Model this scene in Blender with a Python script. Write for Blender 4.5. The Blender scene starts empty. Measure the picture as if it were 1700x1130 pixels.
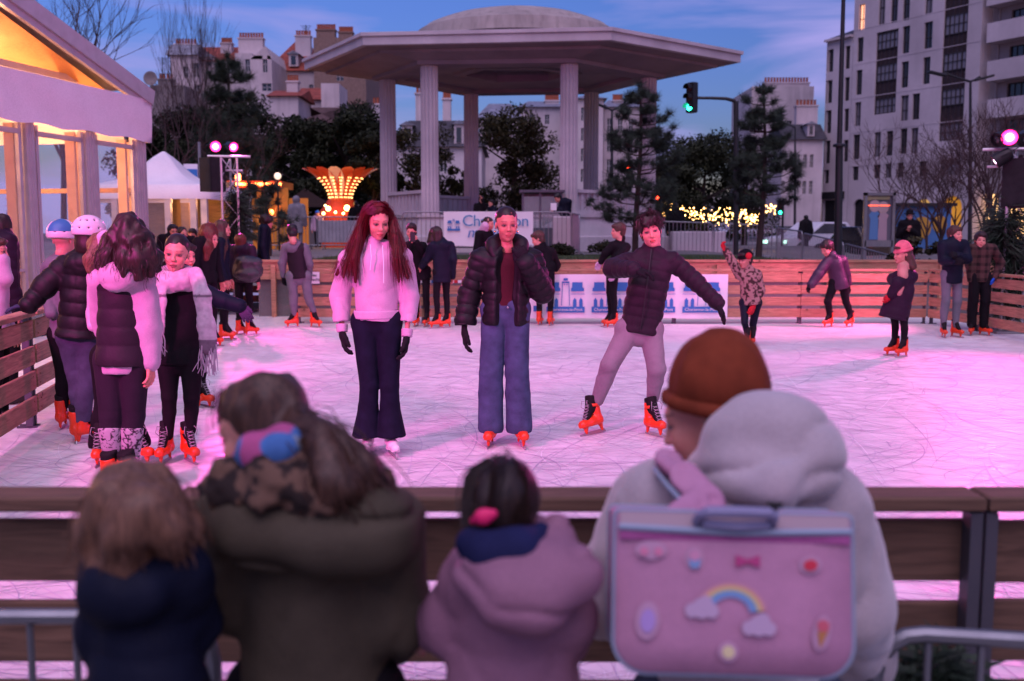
import bpy, math, random
import numpy as np
from mathutils import Vector, Matrix, Euler
random.seed(7)
SC = bpy.context.scene
COL = SC.collection
R = math.radians
# ------------------------------------------------------------ camera
CAM_H, FPX, PITCH = 1.48, 1653.0, math.atan(179 / 1653.0)
cam_d = bpy.data.cameras.new('camera'); cam = bpy.data.objects.new('camera', cam_d); COL.objects.link(cam)
cam_d.sensor_width = 36; cam_d.lens = 36 * FPX / 1700; cam_d.clip_start = 0.05; cam_d.clip_end = 900
cam.location = (0, 0, CAM_H); cam.rotation_euler = (math.pi / 2 - PITCH, 0, 0)
cam_d.dof.use_dof = True; cam_d.dof.focus_distance = 6.7; cam_d.dof.aperture_fstop = 2.4
SC.camera = cam
# ------------------------------------------------------------ world: dusk sky
world = bpy.data.worlds.new('World'); SC.world = world; world.use_nodes = True
wt = world.node_tree; wn = wt.nodes; wl = wt.links
for n in list(wn): wn.remove(n)
w_out = wn.new('ShaderNodeOutputWorld'); w_bg = wn.new('ShaderNodeBackground'); w_bg.inputs[1].default_value = 0.15
w_sky = wn.new('ShaderNodeTexSky'); w_sky.sky_type = 'NISHITA'; w_sky.sun_disc = False
w_sky.sun_elevation = R(2.5); w_sky.sun_rotation = R(150); w_sky.air_density = 1.0; w_sky.ozone_density = 3.0; w_sky.dust_density = 0.6
w_mul = wn.new('ShaderNodeMix'); w_mul.data_type = 'RGBA'; w_mul.blend_type = 'MULTIPLY'; w_mul.inputs[0].default_value = 1
w_mul.inputs[7].default_value = (0.60, 0.56, 1.12, 1)
w_tc = wn.new('ShaderNodeTexCoord'); w_map = wn.new('ShaderNodeMapping'); w_map.inputs['Scale'].default_value = (1.2, 1.2, 7.5)
w_noi = wn.new('ShaderNodeTexNoise'); w_noi.inputs['Scale'].default_value = 2.3; w_noi.inputs['Detail'].default_value = 6; w_noi.inputs['Roughness'].default_value = 0.5
w_noi.inputs['Distortion'].default_value = 0.4
w_ramp = wn.new('ShaderNodeValToRGB'); w_ramp.color_ramp.elements[0].position = 0.44; w_ramp.color_ramp.elements[1].position = 0.62
w_ramp.color_ramp.elements[0].color = (0, 0, 0, 1); w_ramp.color_ramp.elements[1].color = (0.9, 0.9, 0.9, 1)
w_cl = wn.new('ShaderNodeMix'); w_cl.data_type = 'RGBA'; w_cl.inputs[7].default_value = (1.10, 1.0, 2.25, 1)
wl.new(w_tc.outputs['Generated'], w_map.inputs[0]); wl.new(w_map.outputs[0], w_noi.inputs[0]); wl.new(w_noi.outputs[0], w_ramp.inputs[0])
wl.new(w_sky.outputs[0], w_mul.inputs[6]); wl.new(w_mul.outputs[2], w_cl.inputs[6]); wl.new(w_ramp.outputs[0], w_cl.inputs[0])
wl.new(w_cl.outputs[2], w_bg.inputs[0]); wl.new(w_bg.outputs[0], w_out.inputs[0])
SC.view_settings.view_transform = 'Standard'; SC.view_settings.look = 'None'; SC.view_settings.exposure = 1.25; SC.view_settings.gamma = 1
# the afterglow of the sun that has just set behind the photographer
def lamp(name, kind, loc, energy, color, size=0.3, target=None, angle=None, blend=0.5):
    l = bpy.data.lights.new(name, kind); o = bpy.data.objects.new(name, l); COL.objects.link(o)
    l.energy = energy; l.color = color; o.location = loc
    if kind == 'SUN': l.angle = size
    else: l.shadow_soft_size = size
    if target is not None: o.rotation_euler = (Vector(target) - Vector(loc)).to_track_quat('-Z', 'Y').to_euler()
    if angle and kind == 'SPOT': l.spot_size = angle; l.spot_blend = blend
    return o
lamp('afterglow', 'SUN', (0, -12, 26), 0.95, (0.95, 0.72, 0.98), R(60), (2, 6, -4))
MAG = (1.0, 0.07, 0.50)
SC.render.engine = 'CYCLES'
SC.cycles.use_denoising = True; SC.cycles.max_bounces = 6; SC.cycles.diffuse_bounces = 3; SC.cycles.glossy_bounces = 3
SC.cycles.transmission_bounces = 4; SC.cycles.transparent_max_bounces = 8; SC.cycles.caustics_reflective = False; SC.cycles.caustics_refractive = False
SC.cycles.sample_clamp_indirect = 4
# ------------------------------------------------------------ pixel <-> world (used to place things at their true depth)
CP, SP = math.cos(PITCH), math.sin(PITCH)
def ray(px, py):
    t = (565 - py) / FPX
    return ((px - 850) / FPX, CP + t * SP, -SP + t * CP)
def W(px, py, Y):
    a, b, c = ray(px, py); k = Y / b
    return Vector((a * k, Y, CAM_H + c * k))
def G(px, py, z=0.0):
    a, b, c = ray(px, py); k = (z - CAM_H) / c
    return Vector((a * k, b * k, z))
BZ = 0.92     # level of the square round the sunken rink
# ------------------------------------------------------------ materials
MATS = {}
def srgb(h):
    if isinstance(h, str):
        c = [int(h[i:i + 2], 16) / 255 for i in (0, 2, 4)]
        return tuple(x / 12.92 if x < 0.04045 else ((x + 0.055) / 1.055) ** 2.4 for x in c)
    return h
def mat(name, col=(0.5, 0.5, 0.5), rough=0.8, kind='plain', **k):
    key = name
    if key in MATS: return MATS[key]
    m = bpy.data.materials.new(name); m.use_nodes = True; t = m.node_tree; n = t.nodes; L = t.links
    b = n['Principled BSDF']; col = srgb(col)
    b.inputs['Base Color'].default_value = (*col, 1); b.inputs['Roughness'].default_value = rough
    b.inputs['Metallic'].default_value = k.get('metal', 0); b.inputs['Specular IOR Level'].default_value = k.get('spec', 0.12 if kind == 'cloth' else 0.35)
    def N(typ, **kw):
        x = n.new('ShaderNode' + typ)
        for a, v in kw.items():
            if a in x.inputs: x.inputs[a].default_value = v
            else: setattr(x, a, v)
        return x
    tc = N('TexCoord')
    def mapping(scale, src='Object', rot=(0, 0, 0)):
        mp = N('Mapping'); mp.inputs['Scale'].default_value = scale; mp.inputs['Rotation'].default_value = rot
        L.new(tc.outputs[src], mp.inputs[0]); return mp
    def bump(h, strength, dist=0.01):
        bp = N('Bump'); bp.inputs['Strength'].default_value = strength; bp.inputs['Distance'].default_value = dist
        L.new(h, bp.inputs['Height']); L.new(bp.outputs[0], b.inputs['Normal']); return bp
    def mixc(fac, A, B, blend='MIX'):
        mx = N('Mix'); mx.data_type = 'RGBA'; mx.blend_type = blend
        if hasattr(fac, 'node'): L.new(fac, mx.inputs[0])
        else: mx.inputs[0].default_value = fac
        for v, i in ((A, 6), (B, 7)):
            if hasattr(v, 'node'): L.new(v, mx.inputs[i])
            else: mx.inputs[i].default_value = (*v, 1)
        return mx.outputs[2]
    def ramp(src, p0, p1, c0=0.0, c1=1.0):
        r = N('MapRange'); r.inputs[1].default_value = p0; r.inputs[2].default_value = p1; r.inputs[3].default_value = c0; r.inputs[4].default_value = c1
        L.new(src, r.inputs[0]); return r.outputs[0]
    def noise(scale, detail=4, mp=None, dist=0.0):
        x = N('TexNoise'); x.inputs['Scale'].default_value = scale; x.inputs['Detail'].default_value = detail; x.inputs['Distortion'].default_value = dist
        if mp: L.new(mp.outputs[0], x.inputs[0])
        else: L.new(tc.outputs['Object'], x.inputs[0])
        return x.outputs[0]
    if kind == 'cloth':
        v = k.get('var', 0.25); sc = k.get('scale', 1.0)
        a = noise(9 * sc, 5); f = noise(220 * sc, 2)
        c = mixc(ramp(a, 0.3, 0.7), tuple(x * (1 - v) for x in col), tuple(min(1, x * (1 + v)) for x in col))
        c = mixc(ramp(f, 0.35, 0.7, 0, 0.5), c, tuple(min(1, x * 1.3 + 0.0006) for x in col))
        L.new(c, b.inputs['Base Color'])
        h = N('Math', operation='ADD'); L.new(noise(30 * sc, 4, dist=0.6), h.inputs[0]); L.new(f, h.inputs[1])
        bump(h.outputs[0], k.get('bump', 0.16), k.get('bdist', 0.010))
        b.inputs['Sheen Weight'].default_value = k.get('sheen', 0.0); b.inputs['Sheen Roughness'].default_value = 0.5
    elif kind == 'hair':
        mp = mapping(k.get('hscale', (160, 160, 7)))
        a = noise(1.0, 3, mp, 0.5); a2 = noise(14, 3)
        c = mixc(ramp(a, 0.3, 0.7), tuple(x * 0.35 for x in col), tuple(min(1, x * 1.7) for x in col))
        c = mixc(ramp(a2, 0.35, 0.7, 0, 0.5), c, tuple(x * 0.5 for x in col))
        L.new(c, b.inputs['Base Color']); bump(a, 0.22, 0.004)
    elif kind == 'wood':
        mp = mapping(k.get('wscale', (1.2, 14, 14)))
        a = noise(3.0, 6, mp, 1.2); a2 = noise(1.3, 3); kn = N('TexVoronoi'); kn.inputs['Scale'].default_value = 3.2; L.new(tc.outputs['Object'], kn.inputs[0])
        c = mixc(ramp(a, 0.3, 0.72), tuple(x * 0.55 for x in col), tuple(min(1, x * 1.3) for x in col))
        c = mixc(ramp(a2, 0.4, 0.7, 0, 0.45), c, tuple(x * 0.6 for x in col))
        c = mixc(ramp(kn.outputs['Distance'], 0.05, 0.09, 0.8, 0), c, tuple(x * 0.18 for x in col))
        oi = N('ObjectInfo'); c = mixc(ramp(oi.outputs['Random'], 0, 1, 0, 0.45), c, tuple(x * 0.55 for x in col))
        L.new(c, b.inputs['Base Color']); bump(a, 0.35, 0.006)
    elif kind == 'stone':
        sc = k.get('scale', 1.0)
        a = noise(0.9 * sc, 7); a2 = noise(14 * sc, 5); mp = mapping((3 * sc, 3 * sc, 0.35 * sc)); a3 = noise(1.2, 5, mp, 0.3)
        c = mixc(ramp(a, 0.35, 0.68), tuple(x * 0.8 for x in col), tuple(min(1, x * 1.12) for x in col))
        c = mixc(ramp(a3, 0.5, 0.78, 0, k.get('streak', 0.4)), c, tuple(x * 0.5 for x in col))
        c = mixc(ramp(a2, 0.3, 0.7, 0, 0.3), c, tuple(x * 0.75 for x in col))
        L.new(c, b.inputs['Base Color']); bump(a2, 0.25, 0.01)
    elif kind == 'roof':
        w = N('TexWave'); w.bands_direction = 'Z'; w.inputs['Scale'].default_value = k.get('scale', 3.0); w.inputs['Distortion'].default_value = 1.5
        L.new(tc.outputs['Object'], w.inputs[0]); a = noise(2.5, 6)
        c = mixc(ramp(a, 0.3, 0.7), tuple(x * 0.6 for x in col), tuple(min(1, x * 1.3) for x in col))
        c = mixc(ramp(w.outputs[1], 0.2, 0.8, 0.35, 0), c, tuple(x * 0.5 for x in col))
        L.new(c, b.inputs['Base Color']); bump(w.outputs[1], 0.4, 0.03)
    elif kind == 'leaf':
        oi = N('NewGeometry'); a = noise(1.1, 3)
        c = mixc(ramp(oi.outputs['Random Per Island'], 0, 1), tuple(x * 0.45 for x in col), tuple(min(1, x * 1.6) for x in col))
        c = mixc(ramp(a, 0.35, 0.65, 0, 0.5), c, tuple(x * 0.55 for x in col))
        L.new(c, b.inputs['Base Color'])
    elif kind == 'skin':
        at = N('VertexColor'); at.layer_name = 'Col'; a = noise(60, 3)
        c = mixc(ramp(a, 0.3, 0.7, 0, 0.16), at.outputs[0], (0.5, 0.2, 0.15), 'MULTIPLY')
        L.new(c, b.inputs['Base Color']); b.inputs['Subsurface Weight'].default_value = 0.12
        b.inputs['Subsurface Radius'].default_value = (0.012, 0.005, 0.003); b.inputs['Subsurface Scale'].default_value = 1.0
        bump(noise(300, 2), 0.1, 0.002)
    elif kind == 'painted':
        at = N('VertexColor'); at.layer_name = 'Col'; a = noise(40, 4)
        c = mixc(ramp(a, 0.35, 0.7, 0, 0.3), at.outputs[0], (0.5, 0.5, 0.5), 'MULTIPLY'); L.new(c, b.inputs['Base Color'])
        bump(noise(180, 3), 0.3, 0.004)
    elif kind == 'grass':
        a = noise(0.8, 5); a2 = noise(30, 4)
        c = mixc(ramp(a, 0.3, 0.7), tuple(x * 0.6 for x in col), tuple(x * 1.4 for x in col)); c = mixc(ramp(a2, 0.35, 0.7, 0, .7), c, tuple(x * 0.35 for x in col))
        L.new(c, b.inputs['Base Color']); bump(a2, 1, 0.05)
    elif kind == 'asphalt':
        a = noise(0.6, 6); a2 = noise(60, 4)
        c = mixc(ramp(a, 0.3, 0.7), tuple(x * 0.7 for x in col), tuple(x * 1.3 for x in col)); c = mixc(ramp(a2, 0.4, 0.7, 0, .5), c, tuple(x * 0.5 for x in col))
        L.new(c, b.inputs['Base Color']); bump(a2, .5, 0.01)
    elif kind == 'paint':
        a = noise(5, 6); a2 = noise(60, 3)
        c = mixc(ramp(a, 0.4, 0.75, 0, k.get('var', 0.35)), col, tuple(x * 0.55 for x in col)); L.new(c, b.inputs['Base Color'])
        r = ramp(a, 0.3, 0.7, rough * 0.8, min(1, rough * 1.2)); L.new(r, b.inputs['Roughness']); bump(a2, k.get('bump', 0.08), 0.004)
    elif kind == 'glass':
        b.inputs['Base Color'].default_value = (*col, 1); b.inputs['Alpha'].default_value = k.get('alpha', 0.2); b.inputs['Roughness'].default_value = 0.06; b.inputs['Specular IOR Level'].default_value = 0.8
    elif kind == 'ice':
        base = col
        a = noise(0.35, 5); fr = noise(7, 6)
        c = mixc(ramp(a, 0.38, 0.66), tuple(x * 0.8 for x in base), base)
        c = mixc(ramp(fr, 0.45, 0.75, 0, 0.35), c, (0.95, 0.95, 0.97))
        sw = noise(1.6, 5, mapping((1.0, 3.5, 1), rot=(0, 0, .6)), 1.5)
        c = mixc(ramp(sw, 0.45, 0.7, 0, .6), c, tuple(x * .66 for x in base))
        L.new(c, b.inputs['Base Color']); bump(fr, 0.25, 0.006)
        L.new(ramp(fr, 0.3, 0.7, 0.30, 0.62), b.inputs['Roughness'])
    if 'emit' in k:
        b.inputs['Emission Color'].default_value = (*srgb(k['emit']), 1); b.inputs['Emission Strength'].default_value = k.get('power', 1)
    MATS[key] = m
    return m
# ------------------------------------------------------------ object helpers
def tag(o, label=None, cat=None, group=None, kind=None):
    if label: o['label'] = label
    if cat: o['category'] = cat
    if group: o['group'] = group
    if kind: o['kind'] = kind
    return o
def empty(name, loc, label, cat, group=None, rz=0.0):
    o = bpy.data.objects.new(name, None); COL.objects.link(o); o.location = loc; o.rotation_euler = (0, 0, rz); o.empty_display_size = 0.1
    return tag(o, label, cat, group)
def mkmesh(name, V, F, mats, smooth=True, colors=None, fmat=None):
    me = bpy.data.meshes.new(name)
    V = np.asarray(V, dtype=np.float32)
    if isinstance(F, np.ndarray) and len(F):
        nf, w = F.shape
        me.vertices.add(len(V)); me.vertices.foreach_set('co', V.ravel())
        me.loops.add(nf * w); me.loops.foreach_set('vertex_index', F.astype(np.int32).ravel())
        me.polygons.add(nf); me.polygons.foreach_set('loop_start', np.arange(0, nf * w, w, dtype=np.int32))
        me.update(calc_edges=True)
    else:
        me.from_pydata([tuple(v) for v in V.tolist()], [], F)
    if not isinstance(mats, (list, tuple)): mats = [mats]
    for m in mats: me.materials.append(m)
    if fmat is not None: me.polygons.foreach_set('material_index', np.asarray(fmat, dtype=np.int32))
    me.polygons.foreach_set('use_smooth', np.full(len(me.polygons), bool(smooth)))
    if colors is not None:
        a = me.color_attributes.new('Col', 'FLOAT_COLOR', 'POINT'); c = np.ones((len(V), 4), dtype=np.float32); c[:, :3] = colors; a.data.foreach_set('color', c.ravel())
    me.update()
    return me
def mkobj(name, V, F, mats, parent=None, smooth=True, colors=None, fmat=None, base=None):
    V = np.asarray(V, dtype=np.float64)
    if parent is not None and base is None: base = wloc(parent)
    if base is not None: V = V - np.array(base)
    o = bpy.data.objects.new(name, mkmesh(name, V, F, mats, smooth, colors, fmat)); COL.objects.link(o)
    if parent is not None: o.parent = parent
    elif base is not None: o.location = base
    return o
def wloc(o):
    v = Vector((0, 0, 0))
    while o is not None: v = v + o.location; o = o.parent
    return v
class MB:
    """collects simple shapes into one mesh"""
    def __init__(s): s.V = []; s.F = []; s.M = []; s.mi = 0
    def add(s, V, F):
        n = len(s.V); s.V += [tuple(v) for v in V]; s.F += [tuple(i + n for i in f) for f in F]; s.M += [s.mi] * len(F); return s
    def box(s, c, size, rz=0.0, M=None, bev=0.0):
        hx, hy, hz = [x / 2 for x in size]
        if bev > 0:
            b = min(bev, hx * .9, hy * .9, hz * .9); V = []
            for z, i in ((-hz, b), (-hz + b, 0), (hz - b, 0), (hz, b)):
                for x, y in ((-1, -1), (1, -1), (1, 1), (-1, 1)): 
                    V.append((x * (hx - i), y * (hy - b if i == 0 and False else hy - i), z))
            F = [(3, 2, 1, 0), (12, 13, 14, 15)]
            for k in range(3):
                for j in range(4): F.append((k * 4 + j, k * 4 + (j + 1) % 4, k * 4 + 4 + (j + 1) % 4, k * 4 + 4 + j))
        else:
            V = [(x * hx, y * hy, z * hz) for z in (-1, 1) for x, y in ((-1, -1), (1, -1), (1, 1), (-1, 1))]
            F = [(3, 2, 1, 0), (4, 5, 6, 7), (0, 1, 5, 4), (1, 2, 6, 5), (2, 3, 7, 6), (3, 0, 4, 7)]
        m = Matrix.Translation(Vector(c)) @ (M if M is not None else Matrix.Rotation(rz, 4, 'Z'))
        return s.add([m @ Vector(v) for v in V], F)
    def beam(s, a, b, w, h, up=(0, 0, 1)):
        a, b = Vector(a), Vector(b); d = b - a; L = d.length; x = d / L; u = Vector(up); y = u.cross(x)
        if y.length < 1e-4: y = Vector((0, 1, 0)).cross(x)
        y.normalize(); z = x.cross(y); m = Matrix((x, y, z)).transposed().to_4x4()
        return s.box((a + b) / 2, (L, w, h), M=m)
    def tube(s, pts, r, n=8, cap=True):
        pts = [Vector(p) for p in pts]; k = len(pts); rs = r if isinstance(r, (list, tuple)) else [r] * k; V = []; F = []
        up = None
        for i, p in enumerate(pts):
            d = (pts[min(i + 1, k - 1)] - pts[max(i - 1, 0)]).normalized()
            if up is None: up = d.orthogonal().normalized()
            up = (up - d * up.dot(d))
            up = up.normalized() if up.length > 1e-5 else d.orthogonal().normalized()
            w = d.cross(up)
            for j in range(n):
                a = 2 * math.pi * j / n; V.append(p + (up * math.cos(a) + w * math.sin(a)) * rs[i])
        for i in range(k - 1):
            for j in range(n): F.append((i * n + j, i * n + (j + 1) % n, (i + 1) * n + (j + 1) % n, (i + 1) * n + j))
        if cap: F.append(tuple(range(n - 1, -1, -1))); F.append(tuple((k - 1) * n + j for j in range(n)))
        return s.add(V, F)
    def lathe(s, c, prof, n=24, sy=1.0):
        V = []; F = []; c = Vector(c)
        for r, z in prof:
            for j in range(n):
                a = 2 * math.pi * j / n; V.append((c.x + r * math.cos(a), c.y + r * math.sin(a) * sy, c.z + z))
        for i in range(len(prof) - 1):
            for j in range(n): F.append((i * n + j, i * n + (j + 1) % n, (i + 1) * n + (j + 1) % n, (i + 1) * n + j))
        F.append(tuple(range(n - 1, -1, -1))); F.append(tuple((len(prof) - 1) * n + j for j in range(n)))
        return s.add(V, F)
    def prism(s, pts, vec):
        """extrude a planar polygon along vec"""
        n = len(pts); v = Vector(vec); P = [Vector(p) for p in pts]
        return s.add(P + [p + v for p in P], [tuple(range(n - 1, -1, -1)), tuple(range(n, 2 * n))] + [(i, (i + 1) % n, n + (i + 1) % n, n + i) for i in range(n)])
    def quad(s, a, b, c, d): return s.add([a, b, c, d], [(0, 1, 2, 3)])
    def sphere(s, c, r, n=10, m=6, sc=(1, 1, 1)):
        prof = [(max(1e-4, r * math.sin(math.pi * i / m)), -r * math.cos(math.pi * i / m)) for i in range(m + 1)]
        V = []; F = []
        for rr, z in prof:
            for j in range(n):
                a = 2 * math.pi * j / n; V.append((c[0] + rr * math.cos(a) * sc[0], c[1] + rr * math.sin(a) * sc[1], c[2] + z * sc[2]))
        for i in range(m):
            for j in range(n): F.append((i * n + j, i * n + (j + 1) % n, (i + 1) * n + (j + 1) % n, (i + 1) * n + j))
        return s.add(V, F)
    def obj(s, name, m, parent=None, smooth=False, base=None):
        o = mkobj(name, s.V, s.F, m, parent, smooth, None, s.M if isinstance(m, (list, tuple)) else None, base)
        if smooth:
            try: o.data.set_sharp_from_angle(angle=R(38))
            except Exception: pass
        return o
def text(name, body, loc, size, m, parent=None, rot=(math.pi / 2, 0, 0), depth=0.003, align='CENTER', shear=0.0, space=1.0):
    c = bpy.data.curves.new(name, 'FONT'); c.body = body; c.size = size; c.align_x = align; c.align_y = 'CENTER'; c.extrude = depth; c.shear = shear; c.space_character = space; c.resolution_u = 3
    t = bpy.data.objects.new(name, c); COL.objects.link(t); bpy.context.view_layer.update()
    me = bpy.data.meshes.new_from_object(t); bpy.data.objects.remove(t); me.materials.clear(); me.materials.append(m)
    o = bpy.data.objects.new(name, me); COL.objects.link(o); o.parent = parent
    o.location = Vector(loc) - (wloc(parent) if parent else Vector()); o.rotation_euler = rot
    return o
def copy_tree(o, parent=None):
    c = o.copy(); COL.objects.link(c)
    if parent is not None: c.parent = parent
    for ch in list(o.children): copy_tree(ch, c)
    return c
# ------------------------------------------------------------ signed-distance modelling (numpy) for bodies, clothes and hair
_rng = np.random.RandomState(3); _TAB = _rng.rand(16, 16, 16).astype(np.float32)
def vnoise(P, s):
    Q = P * s; I = np.floor(Q).astype(np.int64); f = (Q - I); f = f * f * (3 - 2 * f); I &= 15; J = (I + 1) & 15
    x0, y0, z0 = I[:, 0], I[:, 1], I[:, 2]; x1, y1, z1 = J[:, 0], J[:, 1], J[:, 2]; fx, fy, fz = f[:, 0], f[:, 1], f[:, 2]
    T = _TAB
    a = T[x0, y0, z0] * (1 - fx) + T[x1, y0, z0] * fx; b = T[x0, y1, z0] * (1 - fx) + T[x1, y1, z0] * fx
    c = T[x0, y0, z1] * (1 - fx) + T[x1, y0, z1] * fx; d = T[x0, y1, z1] * (1 - fx) + T[x1, y1, z1] * fx
    return ((a * (1 - fy) + b * fy) * (1 - fz) + (c * (1 - fy) + d * fy) * fz) * 2 - 1
A3 = lambda v: np.array(v, dtype=np.float64)
class SDF:
    def __init__(s): s.p = []; s.disp = []; s.mar = 0.0; s.seed = random.random() * 9
    def cap(s, a, b, ra, rb=None, k=0.02, flat=None, quilt=None, op='u'):
        s.p.append(('c', A3(a), A3(b), ra, ra if rb is None else rb, k, flat, quilt, op)); return s
    def chain(s, pts, rs, k=0.02, **kw):
        for i in range(len(pts) - 1): s.cap(pts[i], pts[i + 1], rs[i], rs[i + 1], k, **kw)
        return s
    def ell(s, c, r, M=None, k=0.02, op='u'):
        s.p.append(('e', A3(c), A3(r), None if M is None else A3(M), k, op)); return s
    def cut(s, p, n, k=0.006):
        s.p.append(('p', A3(p), A3(n) / np.linalg.norm(A3(n)), k)); return s
    def noise(s, amp, freq, stretch=(1, 1, 1), ridge=False): s.disp.append((amp, freq, A3(stretch), ridge)); s.mar += amp; return s
    def ev(s, P, disp=True):
        d = np.full(len(P), 9.0)
        for q in s.p:
            if q[0] == 'c':
                _, a, b, ra, rb, k, flat, quilt, op = q
                ab = b - a; L2 = max(ab @ ab, 1e-12); pa = P - a; t = np.clip(pa @ ab / L2, 0, 1)
                o = pa - t[:, None] * ab
                if flat is not None:
                    n, f = flat; n = A3(n); on = o @ n; o = o + on[:, None] * n * (f - 1)
                r = ra + (rb - ra) * t
                if quilt is not None: 
                    per, amp = quilt; u = (pa @ ab) / math.sqrt(L2); r = r + amp * (np.sqrt(np.abs(np.sin(math.pi * u / per))) - 0.6)
                v = np.sqrt((o * o).sum(1)) - r
            elif q[0] == 'e':
                _, c, r, M, k, op = q
                o = P - c
                if M is not None: o = o @ M          # M columns = local axes
                k0 = np.sqrt(((o / r) ** 2).sum(1)); k1 = np.sqrt(((o / (r * r)) ** 2).sum(1)); v = k0 * (k0 - 1) / np.maximum(k1, 1e-9)
            else:
                _, p0, n, k = q; v = (P - p0) @ n; h = np.maximum(k - np.abs(d - v), 0) / k; d = np.maximum(d, v) + h * h * k / 4; continue
            if op == 'u':
                h = np.maximum(k - np.abs(d - v), 0) / k; d = np.minimum(d, v) - h * h * k / 4
            else:
                v = -v; h = np.maximum(k - np.abs(d - v), 0) / k; d = np.maximum(d, v) + h * h * k / 4
        if disp:
            for amp, fr, st, rd in s.disp:
                v = vnoise((P + s.seed) * st, fr); d = d + amp * ((np.exp(-np.abs(v) * 7) - .25) if rd else v)
        return d
    def bounds(s):
        lo = np.full(3, 1e9); hi = -lo
        for q in s.p:
            if q[0] == 'c' and q[8] == 'u':
                r = max(q[3], q[4]) + (q[7][1] if q[7] else 0); lo = np.minimum(lo, np.minimum(q[1], q[2]) - r); hi = np.maximum(hi, np.maximum(q[1], q[2]) + r)
            elif q[0] == 'e' and q[5] == 'u':
                r = q[2].max() if q[3] is not None else q[2]; lo = np.minimum(lo, q[1] - r); hi = np.maximum(hi, q[1] + r)
        return lo - s.mar - 0.01, hi + s.mar + 0.01
    def mesh(s, res):
        lo, hi = s.bounds(); B = 4; lo = lo - res * 2; n = np.ceil((hi - lo + res * 4) / (res * B)).astype(int)
        cs = res * B; gi = np.stack(np.meshgrid(*[np.arange(k) for k in n], indexing='ij'), -1).reshape(-1, 3)
        cen = lo + (gi + 0.5) * cs; dc = s.ev(cen, False); act = np.abs(dc) < cs * 1.25 + s.mar + 0.004
        N = n * B; D = np.repeat(np.repeat(np.repeat(np.where(dc > 0, 1.0, -1.0).reshape(n), B, 0), B, 1), B, 2)
        of = np.stack(np.meshgrid(*[np.arange(B)] * 3, indexing='ij'), -1).reshape(-1, 3)
        idx = (gi[act][:, None, :] * B + of[None]).reshape(-1, 3)
        out = np.empty(len(idx))
        for i in range(0, len(idx), 150000): out[i:i + 150000] = s.ev(lo + idx[i:i + 150000] * res)
        D[idx[:, 0], idx[:, 1], idx[:, 2]] = out
        return nets(D, lo, res)
def nets(D, lo, res):
    I = D < 0; nx, ny, nz = D.shape
    cnt = np.zeros((nx - 1, ny - 1, nz - 1), dtype=np.int8)
    C = [(i, j, k) for i in (0, 1) for j in (0, 1) for k in (0, 1)]
    for i, j, k in C: cnt += I[i:nx - 1 + i, j:ny - 1 + j, k:nz - 1 + k]
    m = (cnt > 0) & (cnt < 8); ids = np.full(m.shape, -1, dtype=np.int64); cells = np.argwhere(m); ids[m] = np.arange(len(cells))
    acc = np.zeros((len(cells), 3)); w = np.zeros(len(cells))
    vals = {c: D[cells[:, 0] + c[0], cells[:, 1] + c[1], cells[:, 2] + c[2]] for c in C}
    for c in C:
        for ax in range(3):
            if c[ax] == 0:
                c2 = list(c); c2[ax] = 1; a = vals[c]; b = vals[tuple(c2)]; x = (a < 0) != (b < 0)
                t = np.where(x, a / np.where(x, a - b, 1), 0); p = np.tile(A3(c), (len(cells), 1)); p[:, ax] += t
                acc += p * x[:, None]; w += x
    V = lo + (cells + acc / w[:, None]) * res; F = []
    for ax in range(3):
        u, v = (ax + 1) % 3, (ax + 2) % 3
        sl0 = [slice(None)] * 3; sl1 = [slice(None)] * 3; sl0[ax] = slice(0, -1); sl1[ax] = slice(1, None)
        x = I[tuple(sl0)] != I[tuple(sl1)]; e = np.argwhere(x); e = e[(e[:, u] > 0) & (e[:, v] > 0) & (e[:, u] < D.shape[u] - 1) & (e[:, v] < D.shape[v] - 1)]
        inside = I[e[:, 0], e[:, 1], e[:, 2]]
        def at(du, dv): q = e.copy(); q[:, u] += du; q[:, v] += dv; return ids[q[:, 0], q[:, 1], q[:, 2]]
        q = np.stack([at(-1, -1), at(0, -1), at(0, 0), at(-1, 0)], 1); q[~inside] = q[~inside][:, ::-1]; F.append(q)
    F = np.concatenate(F); F = F[(F >= 0).all(1)]
    return V, F
def join(parts):
    V = []; F = []; n = 0
    for v, f in parts: V.append(v); F.append(f + n); n += len(v)
    return np.concatenate(V), np.concatenate(F)
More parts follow.
